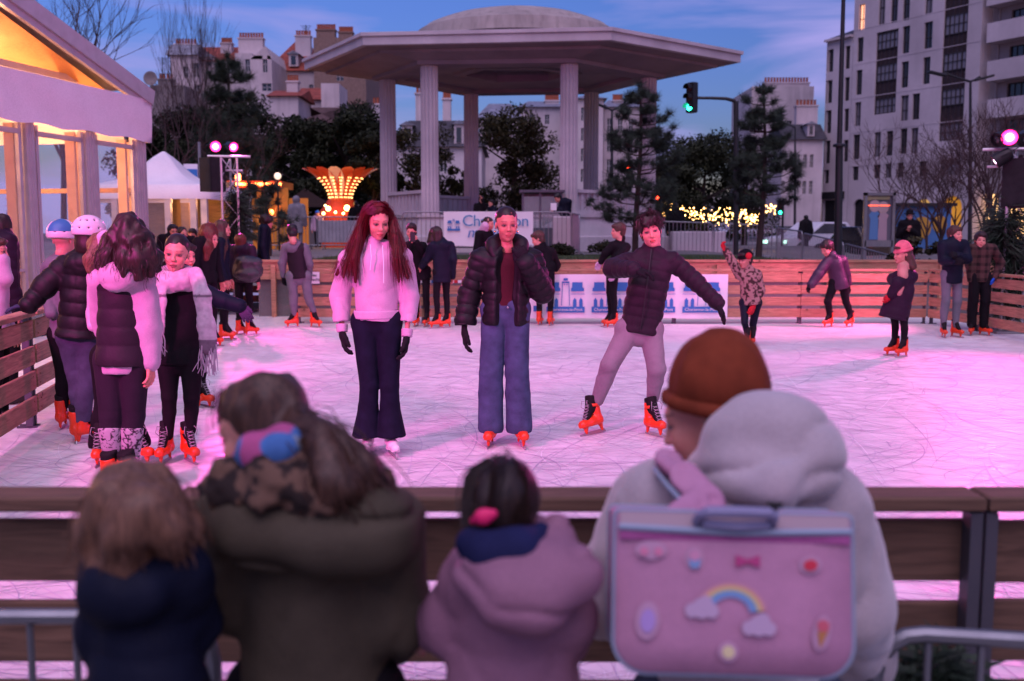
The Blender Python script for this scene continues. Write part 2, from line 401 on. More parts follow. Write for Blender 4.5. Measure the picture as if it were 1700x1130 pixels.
# ---- head
def head_sdf(kid=0.0, male=0.0):
    s = SDF(); j = 1 - 0.12 * kid
    s.ell((0, 0.012, 0.035), (0.074, 0.094, 0.084)).ell((0, -0.028, -0.03), (0.055 + .004 * male, 0.062, 0.083), k=0.03)
    s.ell((0, -0.030, -0.072), (0.037 + 0.010 * male + .004 * kid, 0.046, 0.034), k=0.03).ell((0, -0.066, -0.100), (0.013 + 0.008 * male + .003 * kid, 0.015, 0.013), k=0.022)
    s.ell((0, -0.076, 0.020), (0.044, 0.016, 0.013 + 0.002 * male), k=0.02)
    for x in (-1, 1):
        s.ell((x * 0.036, -0.062, -0.036), (0.021 + 0.004 * kid, 0.022, 0.022), k=0.025)
        s.ell((x * 0.030, -0.104, -0.004), (0.0185, 0.0165, 0.0125), k=0.012, op='s')
    for x in (-1, 1):
        s.ell((x * 0.031, -0.0765, -0.004), (0.0135, 0.0125, 0.0105), k=0.003)
        s.ell((x * 0.072, 0.012, -0.012), (0.0065, 0.015, 0.023), k=0.006)
        s.ell((x * 0.0085, -0.097, -0.0355 - .004 * male), (0.0062, 0.009, 0.006), k=0.008)
    s.cap((0, -0.087, 0.004), (0, -0.105 * (0.97 + .03 * male), -0.032 - .004 * male), 0.0062 + .001 * male, 0.0078 + .001 * male, k=0.014)
    s.ell((0, -0.0900, -0.0645), (0.0200, 0.0095, 0.0055), k=0.006).ell((0, -0.0885, -0.0755), (0.0170, 0.0105, 0.0068), k=0.006)
    s.cap((0, 0.018, -0.06), (0, 0.030, -0.150), 0.042 + 0.010 * male, 0.043 + 0.010 * male, k=0.03)
    return s
def head_cols(V, skin, brow=(0.03, 0.015, 0.01), lip=None, iris=(0.05, 0.025, 0.015), makeup=0.0, thick=0.0):
    skin = A3(skin); n = len(V); C = np.tile(skin, (n, 1)); x = np.abs(V[:, 0]); y = V[:, 1]; z = V[:, 2]; front = y < -0.03
    def mixin(m, c): 
        m = np.clip(m, 0, 1)[:, None]; C[:] = C * (1 - m) + A3(c) * m
    sm = lambda v, a, b: np.clip((b - v) / (b - a), 0, 1)
    mixin(sm(np.hypot((x - 0.042), (z + 0.035)), 0.008, 0.03) * front * 0.3, skin * A3((1.15, 0.6, 0.6)))
    mixin(sm(np.hypot(x, (z + 0.04)), 0.004, 0.016) * front * 0.25, skin * A3((1.15, 0.65, 0.6)))
    lp = A3(lip) if lip is not None else skin * A3((0.95, 0.42, 0.42))
    mixin(sm(((x / 0.0215) ** 2 + ((z + 0.0700) / 0.0112) ** 2), 0.45, 1.2) * (y < -0.07), lp)
    mixin(sm(np.abs(z + 0.0700), 0.0003, 0.0022) * (x < 0.021) * (y < -0.07), lp * 0.25)
    mixin(sm(np.hypot(x - 0.0080, (z + 0.042) * 1.4), 0.002, 0.0055) * (y < -0.09) * 0.75, skin * 0.25)
    # eyes
    ex = x - 0.0305; ez = z + 0.004
    socket = (ex / 0.019) ** 2 + (ez / 0.0125) ** 2
    mixin(sm(socket, 0.5, 1.6) * front * (0.35 + makeup), skin * A3((0.55, 0.4, 0.42)))
    eye = ((ex / 0.0150) ** 2 + (ez / 0.0058) ** 2)
    mixin((eye < 1.0) * front * 1.0, (0.24, 0.18, 0.18))
    mixin(sm(np.hypot(ex, ez - 0.0006), 0.0064, 0.0074) * (eye < 1.15) * front, iris)
    up = np.abs(ez - (0.0062 - 0.0042 * (ex / 0.0145) ** 2)); mixin(sm(up, 0.001, 0.0036) * (np.abs(ex) < 0.0165) * front, (0.012, 0.008, 0.008))
    lo_ = np.abs(ez + (0.0058 - 0.003 * (ex / 0.0145) ** 2)); mixin(sm(lo_, 0.0005, 0.0022) * (np.abs(ex) < 0.014) * front * 0.5, (0.03, 0.015, 0.015))
    bz = 0.0215 + 0.003 * np.sin(np.clip((x - 0.012) / 0.038, 0, 1) * 2.6)
    mixin(sm(np.abs(z - bz) - 0.0004, 0.0002, 0.0026 + thick) * (x > 0.012) * (x < 0.051) * front * 0.9, brow)
    return C
HEADS = {}
def head_proto(kind, res):
    key = (kind, res)
    if key not in HEADS: HEADS[key] = head_sdf(*{'f': (0, 0), 'm': (0, 1), 'k': (1, 0)}[kind]).mesh(res)
    return HEADS[key]
# ---- hand: wrist at origin, fingers along +X, palm faces -Z, thumb towards +Y
HANDS = {}
def hand_proto(curl, res, glove=0.0):
    key = (round(curl, 2), res, glove)
    if key in HANDS: return HANDS[key]
    s = SDF(); g = glove
    s.cap((-0.03, 0, 0), (0.02, 0, 0), 0.022 + g, 0.026 + g, k=0.015, flat=((0, 0, 1), 1.35))
    s.cap((0.02, 0.012, 0), (0.082, 0.022, 0.002), 0.023 + g, 0.019 + g, k=0.02, flat=((0, 0, 1), 1.6))
    s.cap((0.02, -0.010, 0), (0.078, -0.022, 0.0), 0.023 + g, 0.018 + g, k=0.02, flat=((0, 0, 1), 1.6))
    for y0, L, r, sp in ((0.030, 0.070, 0.0088, 0.10), (0.010, 0.080, 0.0090, 0.03), (-0.010, 0.073, 0.0086, -0.05), (-0.029, 0.056, 0.0078, -0.16)):
        a = A3((0.082 - abs(y0) * 0.15, y0, 0)); ang = curl * 0.45; pts = [a]
        for f in (0.45, 0.32, 0.23):
            d = A3((math.cos(ang) * math.cos(sp), math.sin(sp), -math.sin(ang))); pts.append(pts[-1] + d * L * f); ang += curl * 0.85
        s.chain(pts, [r + g * .7, r * 0.96 + g * .7, r * 0.9 + g * .7, r * 0.8 + g * .7], k=0.004)
    c = curl
    s.chain([A3((0.012, 0.020, -0.004)), A3((0.045, 0.045, -0.010 - 0.006 * c)), A3((0.072, 0.056 - 0.010 * c, -0.014 - 0.012 * c)), A3((0.094, 0.058 - 0.022 * c, -0.018 - 0.02 * c))],
            [0.016 + g, 0.0125 + g, 0.0105 + g * .7, 0.009 + g * .7], k=0.008)
    HANDS[key] = s.mesh(res)
    return HANDS[key]
def frame(x, z_hint):
    x = Vector(x).normalized(); z = Vector(z_hint); z = z - x * z.dot(x)
    if z.length < 1e-4: z = x.orthogonal()
    z.normalize(); y = z.cross(x); return np.array([x, y, z]).T     # columns
def xf(V, M, t, sc=1.0): return (V * sc) @ np.asarray(M).T + A3(t)
# ------------------------------------------------------------ figures
SKINS = {'light': (0.60, 0.27, 0.21), 'tan': (0.46, 0.20, 0.14), 'brown': (0.27, 0.14, 0.09)}
M_ORANGE = mat('orange boot shell', (0.72, 0.045, 0.008), 0.38, 'paint', var=0.25, spec=0.5)
M_LINER = mat('black boot liner', (0.012, 0.011, 0.012), 0.75, 'cloth')
M_STEEL = mat('skate steel', (0.45, 0.45, 0.48), 0.3, 'plain', metal=0.9)
M_LACE = mat('boot laces', (0.30, 0.28, 0.30), 0.8)
M_WBOOT = mat('white leather boot', (0.72, 0.68, 0.70), 0.45, 'paint', var=0.12)
M_SOLE = mat('dark heel', (0.03, 0.02, 0.02), 0.6)
SKMESH = {}
def skate_meshes():
    s = SDF()
    s.chain([(-0.045, 0, 0.112), (0.05, 0, 0.108), (0.145, 0, 0.100)], [0.044, 0.044, 0.041], k=0.03).cap((-0.030, 0, 0.12), (-0.028, 0, 0.30), 0.046, 0.050, k=0.03)
    s.cut((0, 0, 0.074), (0, 0, -1)).cut((-0.03, 0, 0.285), (-0.25, 0, 1))
    s.cap((0.085, 0, 0.165), (0.02, 0, 0.33), 0.034, 0.055, k=0.012, op='s')
    s.cap((-0.060, 0, 0.085), (-0.066, 0, 0.026), 0.024, 0.0145, k=0.016, flat=((0, 1, 0), 1.5)).cap((0.118, 0, 0.085), (0.122, 0, 0.026), 0.030, 0.0145, k=0.016, flat=((0, 1, 0), 1.5))
    SKMESH['shell'] = mkmesh('shell', *s.mesh(0.0065), M_ORANGE)
    s = SDF(); s.cap((0.10, 0, 0.128), (0.018, 0, 0.24), 0.030, 0.040, k=0.02).cap((0.018, 0, 0.24), (-0.005, 0, 0.315), 0.040, 0.048, k=0.02).cap((-0.025, 0, 0.20), (-0.03, 0, 0.33), 0.043, 0.048, k=0.02)
    s.cut((0, 0, 0.335), (-0.3, 0, 1)); SKMESH['liner'] = mkmesh('liner', *s.mesh(0.008), M_LINER)
    m = MB()
    pts = [(-0.105, 0.006), (-0.10, 0.0), (0.175, 0.0), (0.20, 0.010), (0.205, 0.026), (0.19, 0.020), (0.14, 0.030), (-0.09, 0.030)]
    m.prism([(x, -0.002, z) for x, z in pts], (0, 0.004, 0)); SKMESH['blade'] = mkmesh('blade', m.V, m.F, M_STEEL, False)
    m = MB()
    for i in range(6):
        t = i / 5; x = 0.112 - 0.075 * t; z = 0.152 + 0.125 * t
        m.tube([(x + 0.004, -0.028, z - 0.012), (x + 0.012, 0, z + 0.004), (x, 0.028, z + 0.006)], 0.0032, 5)
        m.tube([(x, -0.028, z + 0.006), (x + 0.013, 0, z - 0.002), (x + 0.004, 0.028, z - 0.012)], 0.0032, 5)
    m.tube([(0.03, -0.012, 0.285), (0.06, -0.045, 0.30), (0.075, -0.055, 0.25), (0.05, -0.035, 0.22)], 0.003, 5); m.tube([(0.03, 0.012, 0.285), (0.07, 0.03, 0.30), (0.09, 0.045, 0.27), (0.08, 0.04, 0.23)], 0.003, 5)
    SKMESH['laces'] = mkmesh('laces', m.V, m.F, M_LACE)
    m = MB(); 
    m.add(*[list(x) for x in strap_ring(0.245, -0.012, 0.056, 0.060, 0.026)]); SKMESH['strap'] = mkmesh('strap', m.V, m.F, M_ORANGE)
    # white figure skate
    s = SDF(); s.chain([(-0.045, 0, 0.105), (0.05, 0, 0.092), (0.145, 0, 0.080)], [0.038, 0.037, 0.032], k=0.03).cap((-0.03, 0, 0.11), (-0.03, 0, 0.27), 0.042, 0.044, k=0.03).cut((0, 0, 0.062), (0, 0, -1)).cut((0, 0, 0.28), (0, 0, 1))
    SKMESH['wshell'] = mkmesh('white_shell', *s.mesh(0.0065), M_WBOOT)
    m = MB(); m.box((-0.05, 0, 0.054), (0.06, 0.056, 0.03)); m.box((0.09, 0, 0.061), (0.13, 0.062, 0.010)); SKMESH['heel'] = mkmesh('heel', m.V, m.F, M_WBOOT, False)
    m = MB(); m.prism([(x, -0.002, z) for x, z in pts[:6] + [(0.14, 0.018), (-0.09, 0.018)]], (0, 0.004, 0))
    for a, b in (((-0.07, 0.016), (-0.062, 0.045)), ((-0.035, 0.016), (-0.042, 0.045)), ((0.07, 0.016), (0.075, 0.058)), ((0.12, 0.016), (0.11, 0.058)), ((0.165, 0.016), (0.13, 0.056))):
        m.beam((a[0], 0, a[1]), (b[0], 0, b[1]), 0.004, 0.009)
    SKMESH['wblade'] = mkmesh('white_blade', m.V, m.F, M_STEEL, False)
def strap_ring(z, cx, r0, r1, h):
    V = []; F = []; n = 20
    for k, (rr, zz) in enumerate(((r0, -h / 2), (r1, -h / 2), (r1, h / 2), (r0, h / 2))):
        for j in range(n):
            a = 2 * math.pi * j / n; V.append((cx + rr * math.cos(a) * 1.05, rr * math.sin(a) * 0.93, z + zz + 0.008 * math.cos(a)))
    for k in range(4):
        for j in range(n): F.append((k * n + j, k * n + (j + 1) % n, ((k + 1) % 4) * n + (j + 1) % n, ((k + 1) % 4) * n + j))
    return V, F
skate_meshes()
def V3(p): return Vector((float(p[0]), float(p[1]), float(p[2])))
class Fig:
    def __init__(s, label, px, Y, h=1.6, yaw=0, z0=0.0, top=None, J=None, head=(0, 0, 0), skin='light', kind='f', res=0.012, group=None, group2=None, skates=True, lean=(0, 0), hs=None, name='person', hres=0.005, sw=1.0):
        """px: picture column of the feet, used once to find where on the ground the person stands"""
        s.h = h; s.g = h / 1.7; s.yaw = R(yaw); s.res = res; s.kind = kind; s.skin = SKINS[skin]; s.z0 = z0; s.Y = Y; s.hres = hres
        base = W(px, 400, Y); s.base = Vector((base.x, Y, z0)); b = s.base
        F = Vector((math.sin(s.yaw), -math.cos(s.yaw), 0)); Sd = Vector((math.cos(s.yaw), math.sin(s.yaw), 0))
        if Sd.x < 0: Sd = -Sd
        s.F = F; s.S = Sd; lift = 0.09 if skates else 0.0; up = Vector((0, 0, 1)); w = 0.108 * h * sw; lf = Vector((lean[0], lean[1], 0))
        P = lambda side, z, f=0.0, l=0.0: b + Sd * side + up * (z * h + lift) + F * f + lf * l
        s.J = dict(hd=P(0, 0.925, 0.02, 1), nk=P(0, 0.85, 0, 0.9), sl=P(-w, 0.815, 0, .85), sr=P(w, 0.815, 0, .85), el=P(-w * 1.28, 0.63, -0.02, .55), er=P(w * 1.28, 0.63, -0.02, .55),
                   wl=P(-w * 1.32, 0.485, 0.05, .3), wr=P(w * 1.32, 0.485, 0.05, .3), hl=P(-0.052 * h, 0.52), hr=P(0.052 * h, 0.52), kl=P(-0.058 * h, 0.28, 0.02), kr=P(0.058 * h, 0.28, 0.02), al=P(-0.058 * h, 0.05), ar=P(0.058 * h, 0.05))
        for k, v in (J or {}).items():
            if isinstance(v, Vector): s.J[k] = v
            else: s.J[k] = W(v[0], v[1], Y + (v[2] if len(v) > 2 else 0))
        s.hs = hs or (0.80 + 0.125 * h)
        M = Matrix.Rotation(R(head[0]) , 3, 'Z') @ Matrix.Rotation(R(head[1]), 3, 'X') @ Matrix.Rotation(R(head[2]), 3, 'Y')
        s.HM = np.array(M)
        s.root = empty(name, s.base, label, 'person', group)
        s.hands_bare = {'l': None, 'r': None}
    def H(s, p): return A3(s.HM @ (A3(p) * s.hs)) + A3(s.J['hd'])
    def add(s, name, V, F, m, colors=None): 
        return mkobj(name, V, F, m, s.root, True, colors, base=s.base)
    def sdf(s, name, sd, m, res=None): return s.add(name, *sd.mesh(res or s.res), m)
    def hand_geo(s, side, curl=0.5, thumb_out=None, res=0.004, glove=0.0, dirv=None, palm=None, sc=1.0):
        J = s.J; e, w = J['e' + side], J['w' + side]; x = V3(dirv) if dirv is not None else (w - e)
        pz = V3(palm) if palm is not None else s.S * (-1 if side == 'r' else 1)      # palm direction: towards the body
        Fm = frame(x, -pz); V, F = hand_proto(curl, res, glove); V = V.copy()
        # the thumb points forward
        th = s.F if thumb_out is None else V3(thumb_out)
        if Vector(Fm[:, 1]).dot(th) < 0: V[:, 1] *= -1; F = F[:, ::-1]
        return xf(V, Fm, w, (0.55 + 0.45 * s.g) * sc), F
    def body(s, hands='lr', curl=0.5, glovekw=None, brow=(0.03, 0.015, 0.01), lip=None, iris=(0.05, 0.025, 0.015), makeup=0.0, bres=0.016, hk=None):
        J, g = s.J, s.g; d = SDF(); C = (J['sl'] + J['sr']) / 2 - Vector((0, 0, 0.07 * g)); P = (J['hl'] + J['hr']) / 2; w = (J['sr'] - J['sl']).length / 2
        d.cap(C, P, w * 0.58, 0.090 * g, k=0.04, flat=(s.F, 1.5)); d.cap(J['sl'], J['sr'], 0.04 * g, k=0.03)
        for q in 'lr':
            d.chain([J['s' + q], J['e' + q], J['w' + q]], [0.034 * g, 0.025 * g, 0.019 * g], k=0.015); d.chain([J['h' + q], J['k' + q], J['a' + q]], [0.066 * g, 0.036 * g, 0.027 * g], k=0.02)
        d.cap(J['nk'], s.H((0, 0.035, -0.10)), 0.055 * g, 0.048 * g, k=0.03)
        V, F = d.mesh(bres); parts = [(V, F)]; cols = [np.tile(A3(s.skin), (len(V), 1))]
        hv, hf = head_proto(s.kind, s.hres); parts.append((xf(hv, s.HM, s.J['hd'], s.hs), hf)); cols.append(head_cols(hv, s.skin, brow, lip, iris, makeup))
        for q in hands:
            V, F = s.hand_geo(q, **({'curl': curl, **((hk or {}).get(q, {}))})); parts.append((V, F)); cols.append(np.tile(A3(s.skin) * A3((1.02, .9, .88)), (len(V), 1)))
        V, F = join(parts); return s.add('body', V, F, mat('skin', (0.5, 0.3, 0.22), 0.5, 'skin'), np.concatenate(cols))
    def gloves(s, m, hands='lr', curl=0.55, hk=None, res=0.005, glove=0.0035):
        for q in hands: s.add('glove', *s.hand_geo(q, **({'curl': curl, 'res': res, 'glove': glove, 'sc': 1.04, **((hk or {}).get(q, {}))})), m)
    def legs(s, m, rs=(0.098, 0.082, 0.058, 0.05, 0.045), hem=None, name='trousers', fold=0.006, res=None, hipf=1.15, hipd=0.0, knees=True):
        J, g = s.J, s.g; d = SDF(); hp, th, kn, cf, an = [r * g for r in rs]
        d.cap(J['hl'] + Vector((0, 0, .03 * g)), J['hr'] + Vector((0, 0, .03 * g)), hp, k=0.03, flat=(s.F, hipf)); u = Vector((0, 0, 0.065 * g)); d.cap((J['hl'] + J['hr']) / 2, (J['hl'] + J['hr']) / 2 + u, hp * 1.05, hp * 0.95, k=0.03, flat=(s.F, 1.3))
        for q in 'lr':
            h_, k_, a_ = J['h' + q], J['k' + q], J['a' + q]; c_ = k_.lerp(a_, 0.4) - s.F * 0.012
            d.chain([h_, k_, c_, a_], [th, kn, cf, an], k=0.012)
        if hem is not None: d.cut((0, 0, s.z0 + hem), (0, 0, -1))
        if fold: d.noise(fold * .7, 7, (1, 1, .6)); d.noise(fold * .6, 7, (1, 1, .55), True); d.noise(fold * 0.3, 18, (1, 1, 1))
        return s.sdf(name, d, m, res)
    def top(s, m, b=0.015, hem=0.0, quilt=None, hood=None, collar=0.065, fold=0.005, sleeves='lr', cuff=1.0, flare=1.1, name='jacket', open_=None, res=None, sr=(0.060, 0.050, 0.038), depth=1.4, extra=None, slen=1.0, wmul=1.0):
        J, g = s.J, s.g; d = SDF(); C = (J['sl'] + J['sr']) / 2 - Vector((0, 0, 0.06 * g)); P = (J['hl'] + J['hr']) / 2; w = (J['sr'] - J['sl']).length / 2; upv = (C - P).normalized(); hemp = P - upv * hem
        ql = (quilt[0], quilt[1]) if quilt else None
        d.cap(C, P, w * 0.74 * wmul + b, 0.118 * g * wmul + b, k=0.04, flat=(s.F, depth), quilt=ql); d.cap(P, hemp - upv * 0.03, 0.118 * g * wmul + b, 0.118 * g * flare * wmul + b, k=0.03, flat=(s.F, depth * .95), quilt=ql)
        d.cap(J['sl'].lerp(J['sr'], 0.06), J['sr'].lerp(J['sl'], 0.06), sr[0] * g + b * 0.35, k=0.05)
        if collar: d.cap(J['nk'] - upv * 0.03, J['nk'] + upv * 0.035 * g, collar * g + b * .5, collar * g * .92 + b * .4, k=0.03)
        if open_: open_(d, upv, C, P)
        for q in sleeves:
            wr = J['e' + q].lerp(J['w' + q], slen)
            d.chain([J['s' + q], J['e' + q]], [sr[0] * g + b * .45, sr[1] * g + b * .6], k=0.035, quilt=(quilt[0] * .8, quilt[1]) if quilt else None); d.chain([J['e' + q], wr], [sr[1] * g + b * .6, sr[2] * g * cuff + b * .5], k=0.02, quilt=(quilt[0] * .8, quilt[1] * .8) if quilt else None)
        if hood == 'down':
            n0 = J['nk']; pts = []
            for i in range(7):
                t = math.pi * i / 6; pts.append(n0 + s.S * math.cos(t) * 0.085 * g - s.F * math.sin(t) * 0.085 * g + Vector((0, 0, 0.012 - 0.05 * math.sin(t))) * g + s.F * 0.02 * g)
            rr = [(0.026 + 0.030 * math.sin(math.pi * i / 6)) * g for i in range(7)]; d.chain(pts, rr, k=0.03)
            d.ell(n0 - s.F * 0.10 * g - Vector((0, 0, 0.06 * g)), (0.11 * g, 0.055 * g, 0.075 * g), M=np.array([s.S, -s.F, (0, 0, 1)]).T, k=0.04)
        elif hood == 'up':
            d.ell(s.H((0, 0.02, 0.03)), A3((0.108, 0.125, 0.12)) * s.hs, M=s.HM, k=0.05); d.ell(s.H((0, -0.10, -0.01)), A3((0.07, 0.09, 0.10)) * s.hs, M=s.HM, k=0.02, op='s')
        if extra: extra(d)
        d.cut(hemp, -upv)
        if fold: d.noise(fold, 7, (1, 1, .8)); d.noise(fold * .9, 8, (1, 1, .8), True); d.noise(fold * 0.35, 22, (1, 1, 1.1))
        return s.sdf(name, d, m, res)
    def hair(s, style='short', m=None, extra=None, noise=0.006, nf=55, res=None, name='hair', vol=1.0, stretch=(1, 1, .35), fringe=True):
        d = SDF(); q = s.hs
        if style in ('short', 'long'):
            d.ell(s.H((0, 0.020, 0.042)), A3((0.084 * vol, 0.104 * vol, 0.090 * vol)) * q, M=s.HM)
            if style == 'short': d.ell(s.H((0, 0.055, -0.035)), A3((0.070, 0.055, 0.06)) * q, M=s.HM, k=0.03)
            else: d.ell(s.H((0, 0.045, -0.05)), A3((0.083, 0.065, 0.10)) * q, M=s.HM, k=0.03)
            d.ell(s.H((0, -0.088, -0.045 if style == 'short' else -0.03)), A3((0.060 if style == 'long' else .068, 0.085, 0.098)) * q, M=s.HM, k=0.012, op='s')
            if style == 'short' and fringe: d.ell(s.H((0.01, -0.066, 0.075)), A3((0.062, 0.034, 0.028)) * q, M=s.HM, k=0.02)
        elif style == 'slick':
            d.ell(s.H((0, 0.018, 0.040)), A3((0.0770, 0.0975, 0.0845)) * q, M=s.HM); d.ell(s.H((0, 0.07, -0.02)), A3((0.055, 0.045, 0.05)) * q, M=s.HM, k=0.03)
            d.ell(s.H((0, -0.105, -0.042)), A3((0.0600, 0.105, 0.103)) * q, M=s.HM, k=0.010, op='s'); d.cap(s.H((0, 0.112, 0.02)), s.H((0, 0.13, 0.02)), 0.030 * q, 0.026 * q, k=0.01)
        if extra: extra(d)
        if noise: d.noise(noise, nf, stretch)
        return s.sdf(name, d, m, res or s.res * .7)
    def cap_hat(s, m, m2=None, res=None, name='beanie', pom=None, tall=1.0, brim=True):
        q = s.hs; d = SDF(); d.ell(s.H((0, 0.012, 0.055)), A3((0.089, 0.107, 0.092 * tall)) * q, M=s.HM)
        n = A3(s.HM @ A3((0, 0.18, -1))); d.cut(s.H((0, 0, 0.028)), n)
        o = s.sdf(name, d, m, res)
        if brim:
            pts = [s.H((0.087 * math.cos(t), 0.012 + 0.105 * math.sin(t), 0.042 - (0.012 + 0.105 * math.sin(t)) * -0.18 - 0.002)) for t in np.linspace(0, 2 * math.pi, 15)]
            d = SDF(); d.chain(pts, [0.017 * q] * 15, k=0.004); s.sdf('hat_cuff', d, m2 or m, res)
        return o
    def helmet(s, m, m2, stripe=None):
        q = s.hs; d = SDF(); d.ell(s.H((0, 0.012, 0.045)), A3((0.105, 0.125, 0.108)) * q, M=s.HM); d.cut(s.H((0, 0, 0.005)), A3(s.HM @ A3((0, 0.05, -1))))
        for a in range(10):
            t = a * math.pi / 5; 
            for zz, rr in ((0.06, 1.0), (0.115, 0.74)): d.ell(s.H((0.105 * rr * math.cos(t + zz * 9), 0.012 + 0.125 * rr * math.sin(t + zz * 9), zz)), A3((0.013, 0.013, 0.008)) * q, k=0.004, op='s')
        o = s.sdf('helmet', d, m, 0.0055)
        mb = MB(); pts = [s.H((0.1 * math.cos(t), 0.012 + 0.1 * math.sin(t), 0.06)) for t in np.linspace(0, 2 * math.pi, 25)]
        d = SDF(); d.ell(s.H((0, 0.012, 0.045)), A3((0.097, 0.117, 0.098)) * q, M=s.HM); d.cut(s.H((0, 0, 0.012)), A3(s.HM @ A3((0, 0.05, -1)))); x = s.sdf('helmet_lining', d, m2, 0.009)
        return o
    def skate(s, side, yaw=None, white=False, tilt=0, roll=0, at=None, sc=None, z=0.0, laces=True):
        a = s.J['a' + side]; t = (math.degrees(s.yaw) if yaw is None else yaw); g = (sc or (0.45 + 0.55 * s.g)) * .86
        r = bpy.data.objects.new('skate', SKMESH['wshell' if white else 'shell']); COL.objects.link(r); r.parent = s.root
        if white: r['label'] = 'white leather figure skate'
        x, y = (a.x, a.y) if at is None else (at.x, at.y)
        rot = (Matrix.Rotation(R(t - 90), 4, 'Z') @ Matrix.Rotation(R(-tilt), 4, 'Y') @ Matrix.Rotation(R(roll), 4, 'X'))
        r.matrix_local = Matrix.Translation(Vector((x, y, s.z0 + 0.001 + z)) - s.base) @ rot @ Matrix.Scale(g, 4)
        for nm, key in ((('blade', 'wblade'), ('heel', 'heel'), ('laces', 'laces')) if white else (('liner', 'liner'), ('blade', 'blade'), ('laces', 'laces'), ('strap', 'strap'))):
            if s.Y > 9 and nm in ('laces', 'strap'): continue
            if not laces and nm in ('laces', 'strap', 'liner'): continue
            c = bpy.data.objects.new(nm, SKMESH[key]); COL.objects.link(c); c.parent = r
            if white and nm == 'laces': c.location = (-0.01, 0, -0.022)
        return r
    def skates_(s, **k):
        s.skate('l', **k); s.skate('r', **k)
    def pulled(s, m, n=26):
        """fine strands combed back from the hairline to the knot"""
        P = []
        for i in range(13):
            a = -1.45 + 2.9 * i / 12; x = math.sin(a); c = math.cos(a); P.append([s.H((.066 * x, -.068 * c - .012, .040 + .052 * c)), s.H((.079 * x * .97, -.02, .045 + .080 * c)), s.H((.072 * x, .05, .045 + .072 * c)), s.H((.035 * x, .105, .035 + .03 * c)), s.H((0, .125, .03))])
        return s.wavy(P, n, m, spread=.0028, r=.0007, name='combed_strands', seg=9, root=40)
    def wavy(s, paths, n, m, spread=0.02, r=0.0009, name='hair_strands', curl=0.0, cf=30, seg=14, drift=0.0, root=9.0):
        """thin strands of hair that follow guide polylines"""
        rg = random.Random(5); mb = MB()
        for path, cnt in ((p, n) for p in paths):
            P = [V3(p) for p in path]
            for i in range(cnt):
                o = Vector([rg.gauss(0, spread) for _ in range(3)]); o2 = o + Vector([rg.gauss(0, spread * .8 + drift) for _ in range(3)]); ph = rg.random() * 6; L0 = rg.uniform(0, 0.25); L1 = rg.uniform(0.75, 1.03); pts = []
                for k in range(seg):
                    t = L0 + (L1 - L0) * k / (seg - 1); u = min(t, 0.9999) * (len(P) - 1); j = int(u); f = u - j
                    p = P[j].lerp(P[j + 1], f) + o.lerp(o2, t) * min(1, .25 + t * root)
                    if curl: p = p + Vector((math.sin(ph + t * cf), math.cos(ph * 2 + t * cf), 0)) * curl
                    pts.append(p)
                mb.tube(pts, [r] * (seg - 1) + [r * .4], 3, False)
        return mb.obj(name, m, s.root, True)
# ------------------------------------------------------------ the setting
M_ICE = mat('scratched ice', (0.80, 0.76, 0.77), 0.55, 'ice', spec=0.35)
M_ASPH = mat('asphalt', (0.06, 0.058, 0.06), 0.9, 'asphalt')
M_PAVE = mat('paving', (0.16, 0.15, 0.15), 0.85, 'asphalt')
M_GRASS = mat('lawn grass', (0.035, 0.06, 0.018), 0.95, 'grass')
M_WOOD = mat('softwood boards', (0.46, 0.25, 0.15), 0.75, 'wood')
M_WOOD_D = mat('dark softwood', (0.15, 0.085, 0.055), 0.85, 'wood')  # darker tone of the boards, used on the near fence
M_GALV = mat('galvanised steel', (0.22, 0.23, 0.25), 0.45, 'paint', metal=0.7, var=0.4)
M_DGALV = mat('dull steel post', (0.10, 0.10, 0.12), 0.5, 'paint', metal=0.6)
M_WHITE = mat('white pvc', (0.74, 0.72, 0.74), 0.5, 'paint', var=0.12)
M_BLACK = mat('black paint', (0.012, 0.012, 0.014), 0.5, 'paint')
M_POLE = mat('dark green pole', (0.012, 0.014, 0.016), 0.5, 'paint')
def sheet(name, pts, z, m, sub=1):
    return tag(mkobj(name, [(x, y, z) for x, y in pts], [tuple(range(len(pts)))], m, smooth=False), kind='structure')
sheet('ice', [(-9, 2.25), (9.3, 2.25), (8.6, 21.2), (-9, 21.2)], 0.0, M_ICE)
rg = random.Random(21); mk = MB()
for i in range(8500):      # marks left by the blades: thin arcs lying on the ice
    u = rg.random(); y0 = 2.6 + 15.5 * u ** 1.25; x0 = rg.uniform(-1, 1) * (1.8 + y0 * .55) + .3
    if not (-3.4 - (y0 - 7) * .18 * (y0 > 7) - .2 < x0 < 7.0) or (y0 > 16 and x0 > -3.6): continue
    rad = rg.choice((.25, .5, 1.0, 2.2, 5.0, 9.0)) * rg.uniform(.6, 1.5) * rg.choice((-1, 1)); L = min(abs(rad) * 2.2, rg.uniform(.12, 1.4) * (1 if rg.random() < .8 else 2.2)); a = rg.random() * 6.283; w = rg.uniform(.0008, .0026) * (1 + y0 * .05); n = max(3, int(L / .12)); V = []; F = []; z = .0012 + .0028 * rg.random(); x, y = x0, y0
    for j in range(n + 1):
        ww = w * (.25 + .75 * math.sin(math.pi * (j + .3) / (n + .6))); nx, ny = -math.sin(a) * ww, math.cos(a) * ww; V += [(x + nx, y + ny, z), (x - nx, y - ny, z)]; x += math.cos(a) * L / n; y += math.sin(a) * L / n; a += L / n / rad
    if min(v[1] for v in V) < 2.6 or max(v[1] for v in V) > 19.6: continue
    F = [(2 * j, 2 * j + 1, 2 * j + 3, 2 * j + 2) for j in range(n)]; mk.mi = (0, 1, 2, 2)[rg.randrange(4)]; mk.add(V, F)
